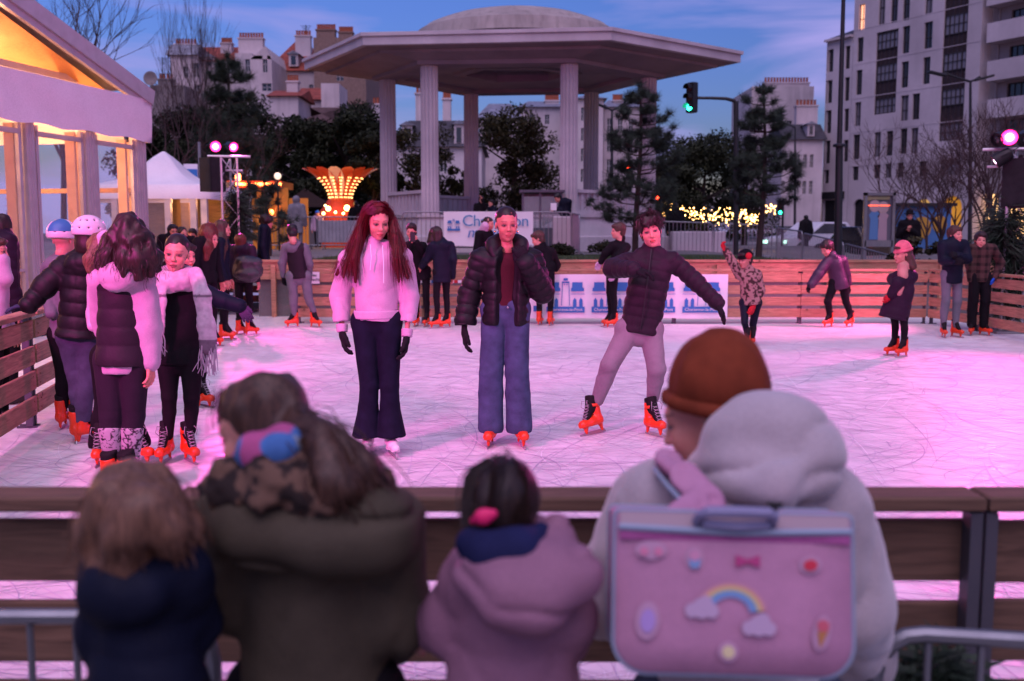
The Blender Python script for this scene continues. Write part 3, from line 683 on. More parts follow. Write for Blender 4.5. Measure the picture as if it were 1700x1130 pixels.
tag(mk.obj('blade_marks', [mat('fresh white cut', (.88, .85, .88), .6), mat('old dark cut', (.47, .41, .54), .5), mat('grey cut', (.60, .55, .64), .5)]), kind='stuff', label='fine curved blade marks all over the ice', cat='skate marks')
mb = MB(); mb.box((0, 2.12, -0.20), (19, 0.24, 0.40)); tag(mb.obj('rink_edge', M_PAVE), kind='structure')
sheet('pavement', [(-60, -40), (60, -40), (60, 2.0), (-60, 2.0)], -0.40, M_PAVE)
sheet('side_walk', [(-40, 2.0), (-4.9, 2.0), (-8.6, 21.4), (-40, 21.4)], 0.012, M_PAVE)
def ground_z(x, y):
    a = min(1, max(0, (x - 5.0) / 7)); b = min(1, max(0, (40 - y) / 14)); a = a * a * (3 - 2 * a); b = b * b * (3 - 2 * b)
    return BZ - 0.8 * a * b
def grid(name, x0, x1, nx, y0, y1, ny, m, dz=0.0):
    V = []; F = []
    for j in range(ny + 1):
        for i in range(nx + 1): x = x0 + (x1 - x0) * i / nx; y = y0 + (y1 - y0) * j / ny; V.append((x, y, ground_z(x, y) + dz))
    for j in range(ny):
        for i in range(nx): a = j * (nx + 1) + i; F.append((a, a + 1, a + nx + 2, a + nx + 1))
    return tag(mkobj(name, V, F, m), kind='structure')
grid('square', -70, 70, 70, 17.75, 62, 30, M_PAVE)
sheet('street', [(-400, 61.9), (400, 61.9), (400, 700), (-400, 700)], BZ - 0.01, M_ASPH)
grid('lawn', -4.2, 13.5, 40, 17.78, 25.4, 16, M_GRASS, 0.012)
sheet('right_walk', [(8.0, 2.0), (60, 2.0), (60, 17.9), (7.7, 17.9)], 0.012, M_PAVE)
sheet('left_bank', [(-40, 21.3), (-4.3, 21.3), (-4.3, 17.74), (-4.2, 62), (-40, 62)][:0] or [(-40, 21.3), (-4.3, 21.3), (-4.3, 21.35), (-40, 21.35)], BZ * 0.5, M_PAVE)
rg = random.Random(11)
mb = MB()
for i in range(5200):      # grass blades along the lawn
    x = rg.uniform(-4.1, 9.5); y = 17.85 + 4.5 * rg.random() ** 1.6; z = ground_z(x, y) + 0.01; h = rg.uniform(0.03, 0.09); a = rg.random() * 6.28; dx, dy = 0.008 * math.cos(a), 0.008 * math.sin(a)
    mb.add([(x - dx, y - dy, z), (x + dx, y + dy, z), (x + rg.uniform(-.03, .03), y + rg.uniform(-.03, .03), z + h)], [(0, 1, 2)])
tag(mb.obj('grass', mat('grass blades', (0.04, 0.075, 0.02), 0.9, 'leaf')), kind='stuff', label='short rough grass on the bank behind the rink', cat='grass')
mb = MB()
for z, h in ((0.74, 0.16), (0.90, 0.14)): mb.box((2.7, 17.62 + rg.uniform(-.004, .004), z), (14.4, 0.05, h))
mbb = MB(); mbb.box((2.7, 17.70, 0.33), (14.4, 0.06, 0.70)); tag(mbb.obj('bank', M_PAVE), kind='structure')
mb.box((2.7, 17.66, 0.985), (14.4, 0.20, 0.04))
for i in range(8): mb.box((-4.2 + i * 1.96, 17.56, 0.46), (0.08, 0.07, 0.93))
tag(mb.obj('retaining_wall', M_WOOD, base=(2.7, 17.62, 0)), 'long plank wall with a pale cap board holding back the lawn behind the rink', 'wall')
# ---- rink fences
def fence_panel(p0, p1, label, group, tops=(0.82, 0.629, 0.438, 0.247), bh=0.14, rail=0.892, inside=1, m=None, rails=True, seed=0):
    m = m or M_WOOD; p0, p1 = Vector((*p0, 0)), Vector((*p1, 0)); d = (p1 - p0); L = d.length; d.normalize(); n = Vector((-d.y, d.x, 0)) * inside; a = math.atan2(d.y, d.x)
    r = empty('fence_panel', (p0 + p1) / 2, label, 'fence', group, a); rr = random.Random(seed * 7 + 1); ny = (Matrix.Rotation(-a, 3, 'Z') @ n).y
    for t in tops:
        b = MB(); b.box((0, ny * 0.014 + rr.uniform(-.002, .002), t - bh / 2 + rr.uniform(-.003, .003)), (L - 0.008, 0.027, bh), bev=0.004, rz=rr.uniform(-.001, .001))
        for sx in (-1, 1):
            for dz in (-.035, .035):
                b.box((sx * (L / 2 - 0.07), ny * 0.030, t - bh / 2 + dz), (0.012, 0.006, 0.012))
        o = bpy.data.objects.new('board', mkmesh('board', b.V, b.F, m, False)); COL.objects.link(o); o.parent = r
    if rails:
        b = MB(); b.box((0, -ny * 0.01, rail - 0.019), (L - 0.004, 0.115, 0.038), bev=0.006); o = bpy.data.objects.new('rail', mkmesh('rail', b.V, b.F, m, False)); COL.objects.link(o); o.parent = r
    for sx in (-0.5, 0.5):
        for off in ((0.017,) if sx < 0 else (-0.017,)):
            b = MB(); b.box((sx * L + off, -ny * 0.028, (rail - 0.04) / 2), (0.030, 0.05, rail - 0.042), bev=0.004); b.box((sx * L + off, -ny * 0.05, 0.008), (0.03, 0.14, 0.012))
            o = bpy.data.objects.new('post', mkmesh('post', b.V, b.F, M_DGALV, False)); COL.objects.link(o); o.parent = r
    return r
ORD = ['first', 'second', 'third', 'fourth', 'fifth', 'sixth', 'seventh', 'eighth', 'ninth', 'tenth']
def run(pts, n, what, group, frm, **k):
    for i in range(n):
        a = Vector(pts[0]).lerp(Vector(pts[1]), i / n); b = Vector(pts[0]).lerp(Vector(pts[1]), (i + 1) / n)
        fence_panel(a, b, '%s, %s panel %s' % (what, ORD[i], frm), group, seed=i + len(what), **k)
run([(-3.50, 16.25), (6.75, 16.2)], 5, 'pine slat rink fence along the far side of the ice', 'back fence of the rink', 'from the left', inside=-1)
run([(-6.05, 19.8), (-3.62, 19.75)], 1, 'short pine slat fence at the far left bay', 'far left bay of the rink fence', 'behind the backpack', inside=-1)
fence_panel((-3.56, 19.7), (-3.56, 16.4), 'side panel joining the far left bay to the back fence', 'far left bay of the rink fence', inside=-1)
fence_panel((6.8, 16.18), (7.0, 15.0), 'angled corner panel of the pine rink fence beside the pink hat child', 'right fence of the rink', inside=-1)
run([(7.02, 14.95), (7.45, 2.6)], 6, 'pine slat fence down the right side of the rink', 'right fence of the rink', 'from the far corner', inside=-1)
run([(-3.66, 7.55), (-6.0, 19.7)], 6, 'pine slat fence down the left side of the rink', 'left fence of the rink', 'beyond the helmeted skaters', inside=-1)
run([(-2.71, 2.55), (-3.65, 7.5)], 2, 'pine slat fence down the near left side of the rink', 'left fence of the rink', 'from the camera', inside=-1)
for i, (a, b, t) in enumerate([(-2.72, -0.86, 'near rink fence panel behind the toddler in the navy coat'), (-0.855, 1.19, 'near rink fence panel in front of the two middle spectators'), (1.195, 3.235, 'near rink fence panel right of the satchel'), (3.24, 5.3, 'near rink fence panel outside the picture on the right'), (5.305, 7.4, 'near rink fence panel at the right corner')]):
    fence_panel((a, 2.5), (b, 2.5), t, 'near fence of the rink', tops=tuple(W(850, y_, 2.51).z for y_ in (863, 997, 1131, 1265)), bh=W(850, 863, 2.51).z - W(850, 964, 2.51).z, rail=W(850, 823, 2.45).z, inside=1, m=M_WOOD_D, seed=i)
# ---- crowd barriers
def barrier(p0, p1, z0, label, group, h=1.08, n=14, r=0.019, rb=0.008, z1=None, feet=True):
    p0, p1 = Vector((*p0, z0)), Vector((*p1, z0 if z1 is None else z1)); d = p1 - p0; o = empty('crowd_barrier', (p0 + p1) / 2, label, 'barrier', group)
    U = Vector((0, 0, 1)); zb = 0.16; c = 0.10; dn = d.normalized(); pts = []
    for q, sgn in ((p0, 1), (p1, -1)):
        arc = [q + U * (zb), q + U * (h - c)] + [q + dn * sgn * c * (1 - math.cos(t)) + U * (h - c + c * math.sin(t)) for t in (0.4, 0.8, 1.2)] + [q + dn * sgn * c + U * h]
        pts.append(arc)
    m = MB(); m.tube([p1 + U * zb] + pts[0] + pts[1][::-1] + [p0 + U * zb], r, 8); m.obj('frame', M_GALV, o, True)
    m = MB()
    for i in range(1, n): q = p0.lerp(p1, i / n); m.tube([q + U * (zb), q + U * (h - 0.01)], rb, 6, False)
    m.obj('bars', M_GALV, o, True)
    if feet:
        nn = Vector((-dn.y, dn.x, 0))
        for t in (0.14, 0.86):
            q = p0.lerp(p1, t); m = MB(); m.tube([q + nn * 0.26 + U * 0.01, q + nn * 0.05 + U * zb, q - nn * 0.05 + U * zb, q - nn * 0.26 + U * 0.01], r * .8, 6); m.obj('foot', M_GALV, o, True)
    return o
gB = 'steel crowd barriers around the square'
a, b = W(-330, 1023, 2.12), W(352, 1023, 2.12)
barrier((a.x, a.y), (b.x, b.y), -0.39, 'blurred steel crowd barrier by the toddler in the navy coat', 'crowd barriers at the near fence', h=W(0, 1023, 2.12).z + 0.39, n=9, r=0.0175)
a, b = W(1455, 1048, 2.12), W(1900, 1075, 2.06)
barrier((a.x, a.y), (b.x, b.y), -0.41, 'blurred steel crowd barrier right of the pink satchel', 'crowd barriers at the near fence', h=a.z + 0.41, z1=b.z - a.z - 0.41, n=5, r=0.0185)
for i, (x0, x1, Y, y0, y1, Y2) in enumerate([(448, 525, 33, 360, 360, 33), (527, 600, 33, 360, 360, 33), (600, 668, 31, 357, 357, 31), (668, 738, 26.5, 352, 352, 26.5), (738, 865, 26.5, 352, 352, 26.5), (866, 948, 26.5, 352, 352, 26.5), (950, 962, 26.3, 354, 356, 24.5),
        (1085, 1183, 30, 367, 370, 30), (1186, 1282, 30, 371, 374, 30), (1290, 1332, 30, 378, 384, 28), (1334, 1400, 28, 387, 402, 25.5), (1402, 1482, 25.4, 404, 425, 23.2), (1486, 1530, 22, 420, 432, 21), (1540, 1640, 21.0, 436, 442, 20.5)]):
    a, b = W(x0, y0, Y), W(x1, y1, Y2)
    barrier((a.x, a.y), (b.x, b.y), a.z - 1.08, ['steel barrier left of the flower ride base', 'steel barrier directly below the flower ride', 'steel barrier beside the left bandstand column', 'steel barrier left of the blue and white banner', 'steel barrier carrying the blue and white banner',
            'steel barrier in front of the man in the dark jacket', 'end-on steel barrier right of the man in the dark jacket', 'steel barrier behind the leaping boy in the dark puffer', 'steel barrier in front of the fairy lights', 'steel barrier right of the young pine trunk',
            'first of the sloping steel barriers behind the boy in purple', 'middle sloping steel barrier right of the tall dark pole', 'last sloping steel barrier above the pink beanie child', 'low steel barrier behind the pink beanie', 'low steel barrier behind the plaid jacket boy'][i], gB, n=max(3, int((b - a).length / 0.115)), r=0.021, rb=0.0095, z1=b.z - 1.08)
# ---- banners, small signs
M_BLUE = mat('banner blue', (0.03, 0.16, 0.42), 0.6); M_BANNER = mat('banner white', (0.72, 0.70, 0.74), 0.55, 'paint', var=0.08); M_INK = mat('dark ink', (0.03, 0.03, 0.04), 0.7)
def town_logo(c, w, parent, name='emblem', big=True):
    """an aqueduct with a tower between two roofs, over a name bar"""
    m = MB(); h = w * 0.9; y = -0.006
    def P(u, v): return (c[0] + u * w, c[1] + y, c[2] + v * h)
    def poly(pts, dy=0.0): m.prism([(P(u, v)[0], c[1] + y + dy, P(u, v)[2]) for u, v in pts], (0, 0.004, 0))
    poly([(-.5, -.5), (.5, -.5), (.5, -.33), (-.5, -.33)])
    for s in (-1, 1):
        poly([(s * .14, .12), (s * .48, .12), (s * .48, .20), (s * .44, .24), (s * .44, .38), (s * .17, .38), (s * .17, .24), (s * .14, .20)][::s])
        for x in (.24, .40): poly([(s * (x - .045), -.33), (s * (x + .045), -.33), (s * (x + .045), -.14), (s * x, -.07), (s * (x - .045), -.14)][::s])
        poly([(s * .14, .03), (s * .5, .03), (s * .5, .045), (s * .14, .045)][::s])
        poly([(s * .10, -.30), (s * .115, -.30), (s * .09, .36), (s * .075, .36)][::s])
    poly([(-.10, .36), (.10, .36), (.10, .40), (-.10, .40)]); poly([(-.06, .43), (.06, .43), (.055, .50), (-.055, .50)]); 
    for u in (-.035, .035): poly([(u - .012, .30), (u + .012, .30), (u + .012, .335), (u - .012, .335)])
    return m.obj(name, M_BLUE, parent)
a, b = W(878, 528, 16.14), W(1209, 455, 16.14)
bn = empty('banner', ((a.x + b.x) / 2, 16.14, 0.1), 'long white banner with five blue aqueduct emblems tied to the back rink fence', 'banner')
V = []; F = []; nx = 60
for j in range(7):
    for i in range(nx + 1):
        u = i / nx; v = j / 6; V.append((a.x + (b.x - a.x) * u, 16.14 - 0.006 * math.sin(u * 40 + v * 3) * (1 - v), a.z + (b.z - a.z) * v - 0.006 * (math.sin(u * 17) if j == 0 else 0)))
for j in range(6):
    for i in range(nx): q = j * (nx + 1) + i; F.append((q, q + 1, q + nx + 2, q + nx + 1))
mkobj('sheet', V, F, M_BANNER, bn)
for px in (863, 939, 1014, 1089.5, 1165):
    if px < 880: continue
    c = W(px, 490, 16.12); town_logo((c.x, 16.12, c.z), 0.62, bn)
    text('lettering', 'Charenton-le-Pont', (c.x, 16.108, c.z - 0.232), 0.070, M_BANNER, bn, space=1.02)
mb = MB(); mb.box((W(888, 512, 16.12).x, 16.118, W(888, 512, 16.12).z), (0.05, 0.004, 0.09)); mb.obj('emblem_edge', M_BLUE, bn)
a, b = W(737, 406, 26.35), W(885, 351, 26.35)
bn = empty('banner', ((a.x + b.x) / 2, 26.3, BZ), 'white town banner with blue emblem and lettering on the barrier before the bandstand', 'banner')
V = []; F = []
for j in range(5):
    for i in range(21): u = i / 20; v = j / 4; V.append((a.x + (b.x - a.x) * u, 26.36 - 0.03 * math.sin(u * 9 + v), a.z + (b.z - a.z) * v - 0.05 * math.sin(u * 3.14) * (1 if j == 0 else 0)))
for j in range(4):
    for i in range(20): q = j * 21 + i; F.append((q, q + 1, q + 22, q + 21))
mkobj('sheet', V, F, M_BANNER, bn)
town_logo((W(753, 373, 26.3).x, 26.3, W(753, 373, 26.3).z), 0.34, bn)
text('lettering', 'Charenton', (W(767, 367, 26.3).x, 26.29, W(767, 367, 26.3).z), 0.42, mat('banner light blue', (0.05, 0.22, 0.42), 0.6), bn, align='LEFT', space=0.95)
text('lettering', 'magique', (W(775, 386, 26.3).x, 26.29, W(775, 386, 26.3).z), 0.40, M_BLUE, bn, align='LEFT', shear=0.25)
mb = MB(); mb.box((W(790, 420, 26.36).x, 26.40, BZ + 0.15), (0.05, 0.05, 0.7)); mb.obj('stand', M_WHITE, bn)
c = W(517, 461, 16.16); sg = tag(MB().box((0, 0, 0), (0.25, 0.004, 0.19)).obj('notice', M_BANNER), 'small white notice on the back fence by the skater in the grey hood', 'sign'); sg.location = (c.x, 16.19, c.z)
for k, tx in enumerate(('COIN', 'ENFANTS')):
    t = text('lettering', tx, (0, 0, 0), 0.055, M_INK); t.parent = sg; t.location = (0.01, -0.006, 0.035 - k * 0.07)
# red, white and blue tape along the fence
mb = MB(); m3 = [M_BLUE, M_BANNER, mat('tape red', (0.5, 0.02, 0.03), 0.5)]
x = W(640, 466, 16.2).x; x1 = W(800, 466, 16.2).x; k = 0
while x < x1:
    mb.mi = (0, 1)[k % 2] if x < W(722, 466, 16.2).x else (2, 1)[k % 2]; mb.box((x + 0.03, 16.175, W(700, 467, 16.2).z), (0.06, 0.002, 0.045)); x += 0.062; k += 1
o = mb.obj('barrier_tape', m3, base=(W(720, 466, 16.2).x, 16.175, 0.7)); tag(o, 'striped barrier tape stretched along the back fence between the two standing girls', 'tape')
# ---- the bandstand
M_KS = mat('bandstand concrete', (0.50, 0.44, 0.47), 0.85, 'stone', scale=0.8, streak=0.25); M_KD = mat('dome concrete', (0.34, 0.30, 0.28), 0.9, 'stone', scale=1.5, streak=0.8)
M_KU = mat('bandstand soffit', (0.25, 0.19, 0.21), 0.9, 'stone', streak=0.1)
KC = Vector((0.15, 33.85, 0)); ks = empty('bandstand', (KC.x, KC.y, BZ), 'large hexagonal concrete bandstand with fluted columns and a low dome', 'bandstand')
RC = [G(602, 54, 7.3), G(1015, 45, 7.3), G(1230, 85, 7.3)]; RC += [Vector((2 * KC.x - p.x, 2 * KC.y - p.y, 7.3)) for p in RC]
p5 = G(505, 98, 7.3); RC[5] = (RC[5] + p5) / 2 if False else p5; RC[2] = RC[2]
CC = [Vector((x, y, 0)) for x, y in ((-2.52, 30.96), (1.72, 30.63), (4.48, 33.34), (2.87, 36.7), (-1.50, 37.2), (-4.13, 33.73))]
def ringpts(s_, z, A=None, B=None, t=0.0, inset=0.0):
    out = []
    for i in range(6):
        p = (RC[i] if A is None else A[i]); q = Vector((KC.x, KC.y, 0)); v = Vector((p.x, p.y, 0)).lerp(q, s_); out.append((v.x, v.y, z))
    return out
def loft(m, rings):
    n = len(m.V)
    for r_ in rings: m.V += r_
    for k in range(len(rings) - 1):
        for i in range(6): m.F.append((n + k * 6 + i, n + k * 6 + (i + 1) % 6, n + (k + 1) * 6 + (i + 1) % 6, n + (k + 1) * 6 + i)); m.M.append(0)
m = MB(); loft(m, [ringpts(0.02, 6.93), ringpts(0.0, 6.95), ringpts(0.0, 7.18), ringpts(-0.012, 7.20), ringpts(-0.012, 7.30), ringpts(0.03, 7.34), ringpts(0.5, 7.72)])
n = len(m.V); m.F.append(tuple(range(n - 6, n))); m.M.append(0); m.obj('roof_slab', M_KS, ks)
c0 = 1 - max((CC[i] - KC).length / (Vector((RC[i].x, RC[i].y, 0)) - KC).length for i in range(6)) - 0.05
m = MB()
def cring(e, z): return [tuple((Vector((c.x, c.y, 0)) - Vector((KC.x, KC.y, 0))) * e + Vector((KC.x, KC.y, z))) for c in CC]
loft(m, [ringpts(0.022, 6.932), ringpts(0.10, 6.88), ringpts(0.102, 6.80), cring(1.12, 6.62), cring(1.12, 6.50), cring(0.88, 6.50), cring(0.88, 6.62), cring(0.50, 6.74), cring(0.49, 6.66), cring(0.40, 6.66), cring(0.40, 7.0)])
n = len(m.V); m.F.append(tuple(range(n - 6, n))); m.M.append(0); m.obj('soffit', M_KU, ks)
m = MB(); m.lathe((KC.x, KC.y, 0), [(3.4, 7.55), (3.3, 7.95), (3.05, 8.10), (3.0, 8.15), (2.82, 8.18), (2.74, 8.26), (2.3, 8.42), (1.8, 8.54), (1.2, 8.62), (0.5, 8.65), (0.01, 8.66)], 48); m.obj('dome', M_KD, ks, True)
for c in CC:
    m = MB(); nf = 16; prof = [(0.30, 2.0), (0.285, 2.1), (0.272, 3.0), (0.268, 6.52)]; N_ = nf * 6; V = []; F = []
    for r_, z in prof:
        for j in range(N_): a = 2 * math.pi * j / N_; rr = r_ - 0.036 * abs(math.sin(a * nf / 2)) ** 0.6 * 1.0; V.append((c.x + rr * math.cos(a), c.y + rr * math.sin(a), z))
    for k in range(3):
        for j in range(N_): F.append((k * N_ + j, k * N_ + (j + 1) % N_, (k + 1) * N_ + (j + 1) % N_, (k + 1) * N_ + j))
    m.add(V, F); m.obj('column', M_KS, ks, False)
def balus(i, j, z0=2.02, z1=2.80):
    a, b = CC[i], CC[j]; d = (b - a).normalized(); a = a + d * 0.25; b = b - d * 0.25; m = MB(); U = Vector((0, 0, 1)); nn = Vector((-d.y, d.x, 0))
    m.beam(a + U * (z1 - 0.05), b + U * (z1 - 0.05), 0.30, 0.10); m.beam(a + U * (z0 + 0.08), b + U * (z0 + 0.08), 0.26, 0.14); m.beam(a + U * ((z0 + z1) / 2), b + U * ((z0 + z1) / 2), 0.10, z1 - z0 - 0.22)
    L = (b - a).length; k = int(L / 0.27)
    for q in range(k + 1): p = a.lerp(b, q / k); m.box(p + U * ((z0 + z1) / 2), (0.11, 0.18, z1 - z0 - 0.24), rz=math.atan2(d.y, d.x))
    m.obj('balustrade', M_KS, ks)
for i, j in ((5, 0), (1, 2), (4, 5), (2, 3)): balus(i, j)
m = MB(); loft(m, [cring(1.18, BZ - 0.05), cring(1.18, 1.35), cring(1.15, 1.38), cring(1.12, 1.92), cring(1.14, 1.95), cring(1.14, 2.02)]); n = len(m.V); m.F.append(tuple(range(n - 6, n))); m.M.append(0); m.obj('plinth', M_KS, ks)
m = MB()
for k in range(5): m.box((-0.4, 30.2 - k * 0.33, BZ + (4 - k) * 0.2 + 0.05), (2.6, 0.36, 0.22))
m.obj('steps', M_KS, ks)
# ---- facade with real openings
def facade(m, O, U, w, h, holes, dep=0.28, N=None):
    """front skin in the plane O + u*U + z, with holes (u0,z0,u1,z1) and their reveals"""
    us = sorted(set([0, w] + [round(x, 3) for q in holes for x in (q[0], q[2])])); zs = sorted(set([0, h] + [round(x, 3) for q in holes for x in (q[1], q[3])])); N = N or Vector((U.y, -U.x, 0))
    P = lambda u, z, d=0.0: O + U * u + Vector((0, 0, z)) - N * d
    for i in range(len(us) - 1):
        for j in range(len(zs) - 1):
            cu, cz = (us[i] + us[i + 1]) / 2, (zs[j] + zs[j + 1]) / 2
            if any(q[0] < cu < q[2] and q[1] < cz < q[3] for q in holes): continue
            m.quad(P(us[i], zs[j]), P(us[i + 1], zs[j]), P(us[i + 1], zs[j + 1]), P(us[i], zs[j + 1]))
    for u0, z0, u1, z1 in holes:
        m.quad(P(u0, z0), P(u0, z0, dep), P(u0, z1, dep), P(u0, z1)); m.quad(P(u1, z0), P(u1, z1), P(u1, z1, dep), P(u1, z0, dep))
        m.quad(P(u0, z1), P(u0, z1, dep), P(u1, z1, dep), P(u1, z1)); m.quad(P(u0, z0), P(u1, z0), P(u1, z0, dep), P(u0, z0, dep))
    return P
M_PANE = mat('dark window pane', (0.018, 0.02, 0.028), 0.15, 'plain', spec=0.8); M_FRAME = mat('dark window frame', (0.035, 0.03, 0.03), 0.6); M_WFRAME = mat('pale window frame', (0.4, 0.38, 0.38), 0.6)
M_LIT = mat('lit window', (0.5, 0.3, 0.2), 0.6, emit=(1.0, 0.42, 0.25), power=0.8); M_CURT = mat('curtained pane', (0.16, 0.15, 0.17), 0.3, spec=0.7)
def window(P, q, parent, dep=0.2, lit=False, cols=2, rows=(0.45,), fm=None, pm=None, sill=None):
    u0, z0, u1, z1 = q; m = MB(); A, B, C, D = P(u0, z0, dep), P(u1, z0, dep), P(u1, z1, dep), P(u0, z1, dep); t = 0.07
    m.beam(A, B, t, t); m.beam(D, C, t, t); m.beam(A, D, t, t, up=(1, 0, 0)); m.beam(B, C, t, t, up=(1, 0, 0))
    for k in range(1, cols): f = k / cols; m.beam(A.lerp(B, f), D.lerp(C, f), t * .8, t * .8, up=(1, 0, 0))
    for f in rows: m.beam(A.lerp(D, f), B.lerp(C, f), t * .8, t * .8)
    fo = m.obj('window', fm or M_FRAME, parent); m = MB(); m.quad(P(u0, z0, dep + .03), P(u1, z0, dep + .03), P(u1, z1, dep + .03), P(u0, z1, dep + .03)); m.obj('pane', pm or (M_LIT if lit else M_PANE), fo, base=wloc(fo) + Vector())
    return fo
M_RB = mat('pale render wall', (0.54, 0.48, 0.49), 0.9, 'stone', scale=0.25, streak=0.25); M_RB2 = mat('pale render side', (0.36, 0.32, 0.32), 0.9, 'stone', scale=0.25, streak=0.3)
M_BROWN = mat('brown cladding', (0.035, 0.022, 0.024), 0.6, 'paint'); M_SLATE = mat('slate', (0.05, 0.048, 0.06), 0.7, 'roof', scale=2)
O = Vector((512 / 1653 * 90 + 0.0, 90.0, BZ)); U = Vector((0.53, -1, 0)).normalized(); Nf = Vector((U.y, -U.x, 0))      # towards the square
def on_plane(px, py, off=0.0):
    a_, b_, c_ = ray(px, py); r_ = Vector((a_, b_, c_)); C0 = Vector((0, 0, CAM_H)); o_ = O + Nf * off; k = (o_ - C0).dot(Nf) / r_.dot(Nf); p = C0 + r_ * k - o_; return p.dot(U), p.z
def hole(x0, y0, x1, y1, off=0.0):
    xm = (x0 + x1) / 2; u0 = on_plane(x0, (y0 + y1) / 2, off)[0]; u1 = on_plane(x1, (y0 + y1) / 2, off)[0]; z1 = on_plane(xm, y0, off)[1]; z0 = on_plane(xm, y1, off)[1]; return tuple(round(v, 3) for v in (u0, z0, u1, z1))
if Nf.dot(Vector((0, 0, 0)) - O) < 0: Nf = -Nf
bl = empty('apartment_building', O, 'tall pale apartment building with brown glazed bays on the right', 'building')
uW = on_plane(1412, 200)[0]; uE = on_plane(1622, 200)[0]
hl = [(1426, 7, 1435.5, 49), (1423, 62, 1433, 102), (1421, 116, 1431, 157), (1419, 169.5, 1429, 209), (1416, 223, 1427, 264), (1415, 276, 1425, 299), (1459, -30, 1470, 41), (1479, -32, 1491, 37), (1499, -34, 1511, 33), (1536, -36, 1549, 22),
      (1498, 43, 1510, 88), (1496, 102, 1508, 145), (1495, 158, 1508, 200), (1514, 155, 1526.5, 198), (1494, 213, 1505.6, 255), (1512, 212, 1524, 254), (1534, 36, 1548, 80), (1532, 94.5, 1544, 139), (1451, 219, 1462, 260), (1471, 217, 1482, 258),
      (1450, 272, 1461, 296), (1469, 270, 1480, 295), (1489, 269, 1500, 294), (1525, 267, 1538, 292), (1560, 264, 1594, 290)]
H_ = [hole(*q) for q in hl]; bays = [hole(1453, 51, 1489, 188), hole(1564, -40, 1604, 232)]; arch = [hole(1416, 330, 1436, 380), hole(1520, 330, 1545, 392), hole(1563, 325, 1596, 394)]
sh = lambda q, d: (q[0] - d, q[1], q[2] - d, q[3])
ztop = 27.5; m = MB(); O2 = O + U * uW; P2 = facade(m, O2, U, uE - uW, ztop, [sh(q, uW) for q in H_ + bays + arch], N=Nf)
back = -Nf * 12
m.quad(P2(0, 0), P2(0, ztop), P2(0, ztop) + back, P2(0, 0) + back); m.quad(P2(uE - uW, 0), P2(uE - uW, 0) + back, P2(uE - uW, ztop) + back, P2(uE - uW, ztop)); m.quad(P2(0, ztop), P2(uE - uW, ztop), P2(uE - uW, ztop) + back, P2(0, ztop) + back)
for f_ in range(1, 8): m.beam(P2(0.0, 3.4 + f_ * 2.86, -0.012), P2(uE - uW, 3.4 + f_ * 2.86, -0.012), 0.02, 0.05)
m.obj('wall', M_RB, bl)
Pw = lambda u, z, d=0.0: O + U * u + Vector((0, 0, z)) - Nf * d
for i, q in enumerate(H_): window(Pw, q, bl, lit=(i == 0), pm=None if i == 0 else (M_PANE if i % 3 else M_CURT), rows=(0.42,) if i < 20 else ())
rows_y = [[(54, 80), (107, 133), (163, 187)], [(-34, -8), (24, 55), (87, 115), (147, 173), (205, 231)]]
for q, (xa, xb), rws in zip(bays, ((1454, 1489), (1565, 1604)), rows_y):
    m = MB(); u0, z0, u1, z1 = q; m.quad(Pw(u0, z0, .2), Pw(u1, z0, .2), Pw(u1, z1, .2), Pw(u0, z1, .2)); 
    for k in range(6): f = k / 5; m.beam(Pw(u0 + (u1 - u0) * f, z0, .16), Pw(u0 + (u1 - u0) * f, z1, .16), .07, .07, up=(1, 0, 0))
    bo = m.obj('glazed_bay', M_BROWN, bl)
    for ya, yb in rws:
        w_ = hole(xa, ya, xb, yb); window(Pw, (u0 + 0.1, w_[1], u1 - 0.1, w_[3]), bl, dep=0.12, cols=5, rows=(0.5,), pm=M_CURT)
for q, mm in zip(arch, (M_BLACK, mat('shop glow', (0.4, 0.25, 0.05), 0.6, emit=(1.0, 0.55, 0.15), power=0.25), mat('arcade glow', (0.55, 0.28, 0.04), 0.7, emit=(1.0, 0.4, 0.03), power=0.16))):  # shop and arcade light is put into glowing panels
    m = MB(); m.quad(Pw(q[0], q[1], .26), Pw(q[2], q[1], .26), Pw(q[2], q[3], .26), Pw(q[0], q[3], .26)); m.obj('archway', mm, bl)
    m = MB(); u0, z0, u1, z1 = q; n_ = 8; r_ = (u1 - u0) / 2; cx_ = (u0 + u1) / 2; r_h = min(r_, z1 - z0)
    for sgn in (-1, 1):
        pts = [Pw(cx_ + sgn * r_, z1, -.005)] + [Pw(cx_ + sgn * r_ * math.cos(t), z1 - r_h + r_h * math.sin(t), -.005) for t in np.linspace(0, math.pi / 2, n_)]
        m.prism(pts[::sgn], -Nf * 0.2)
    m.obj('arch_head', M_RB, bl)
c = Pw(on_plane(1470, 340)[0], 3.2, -.02)
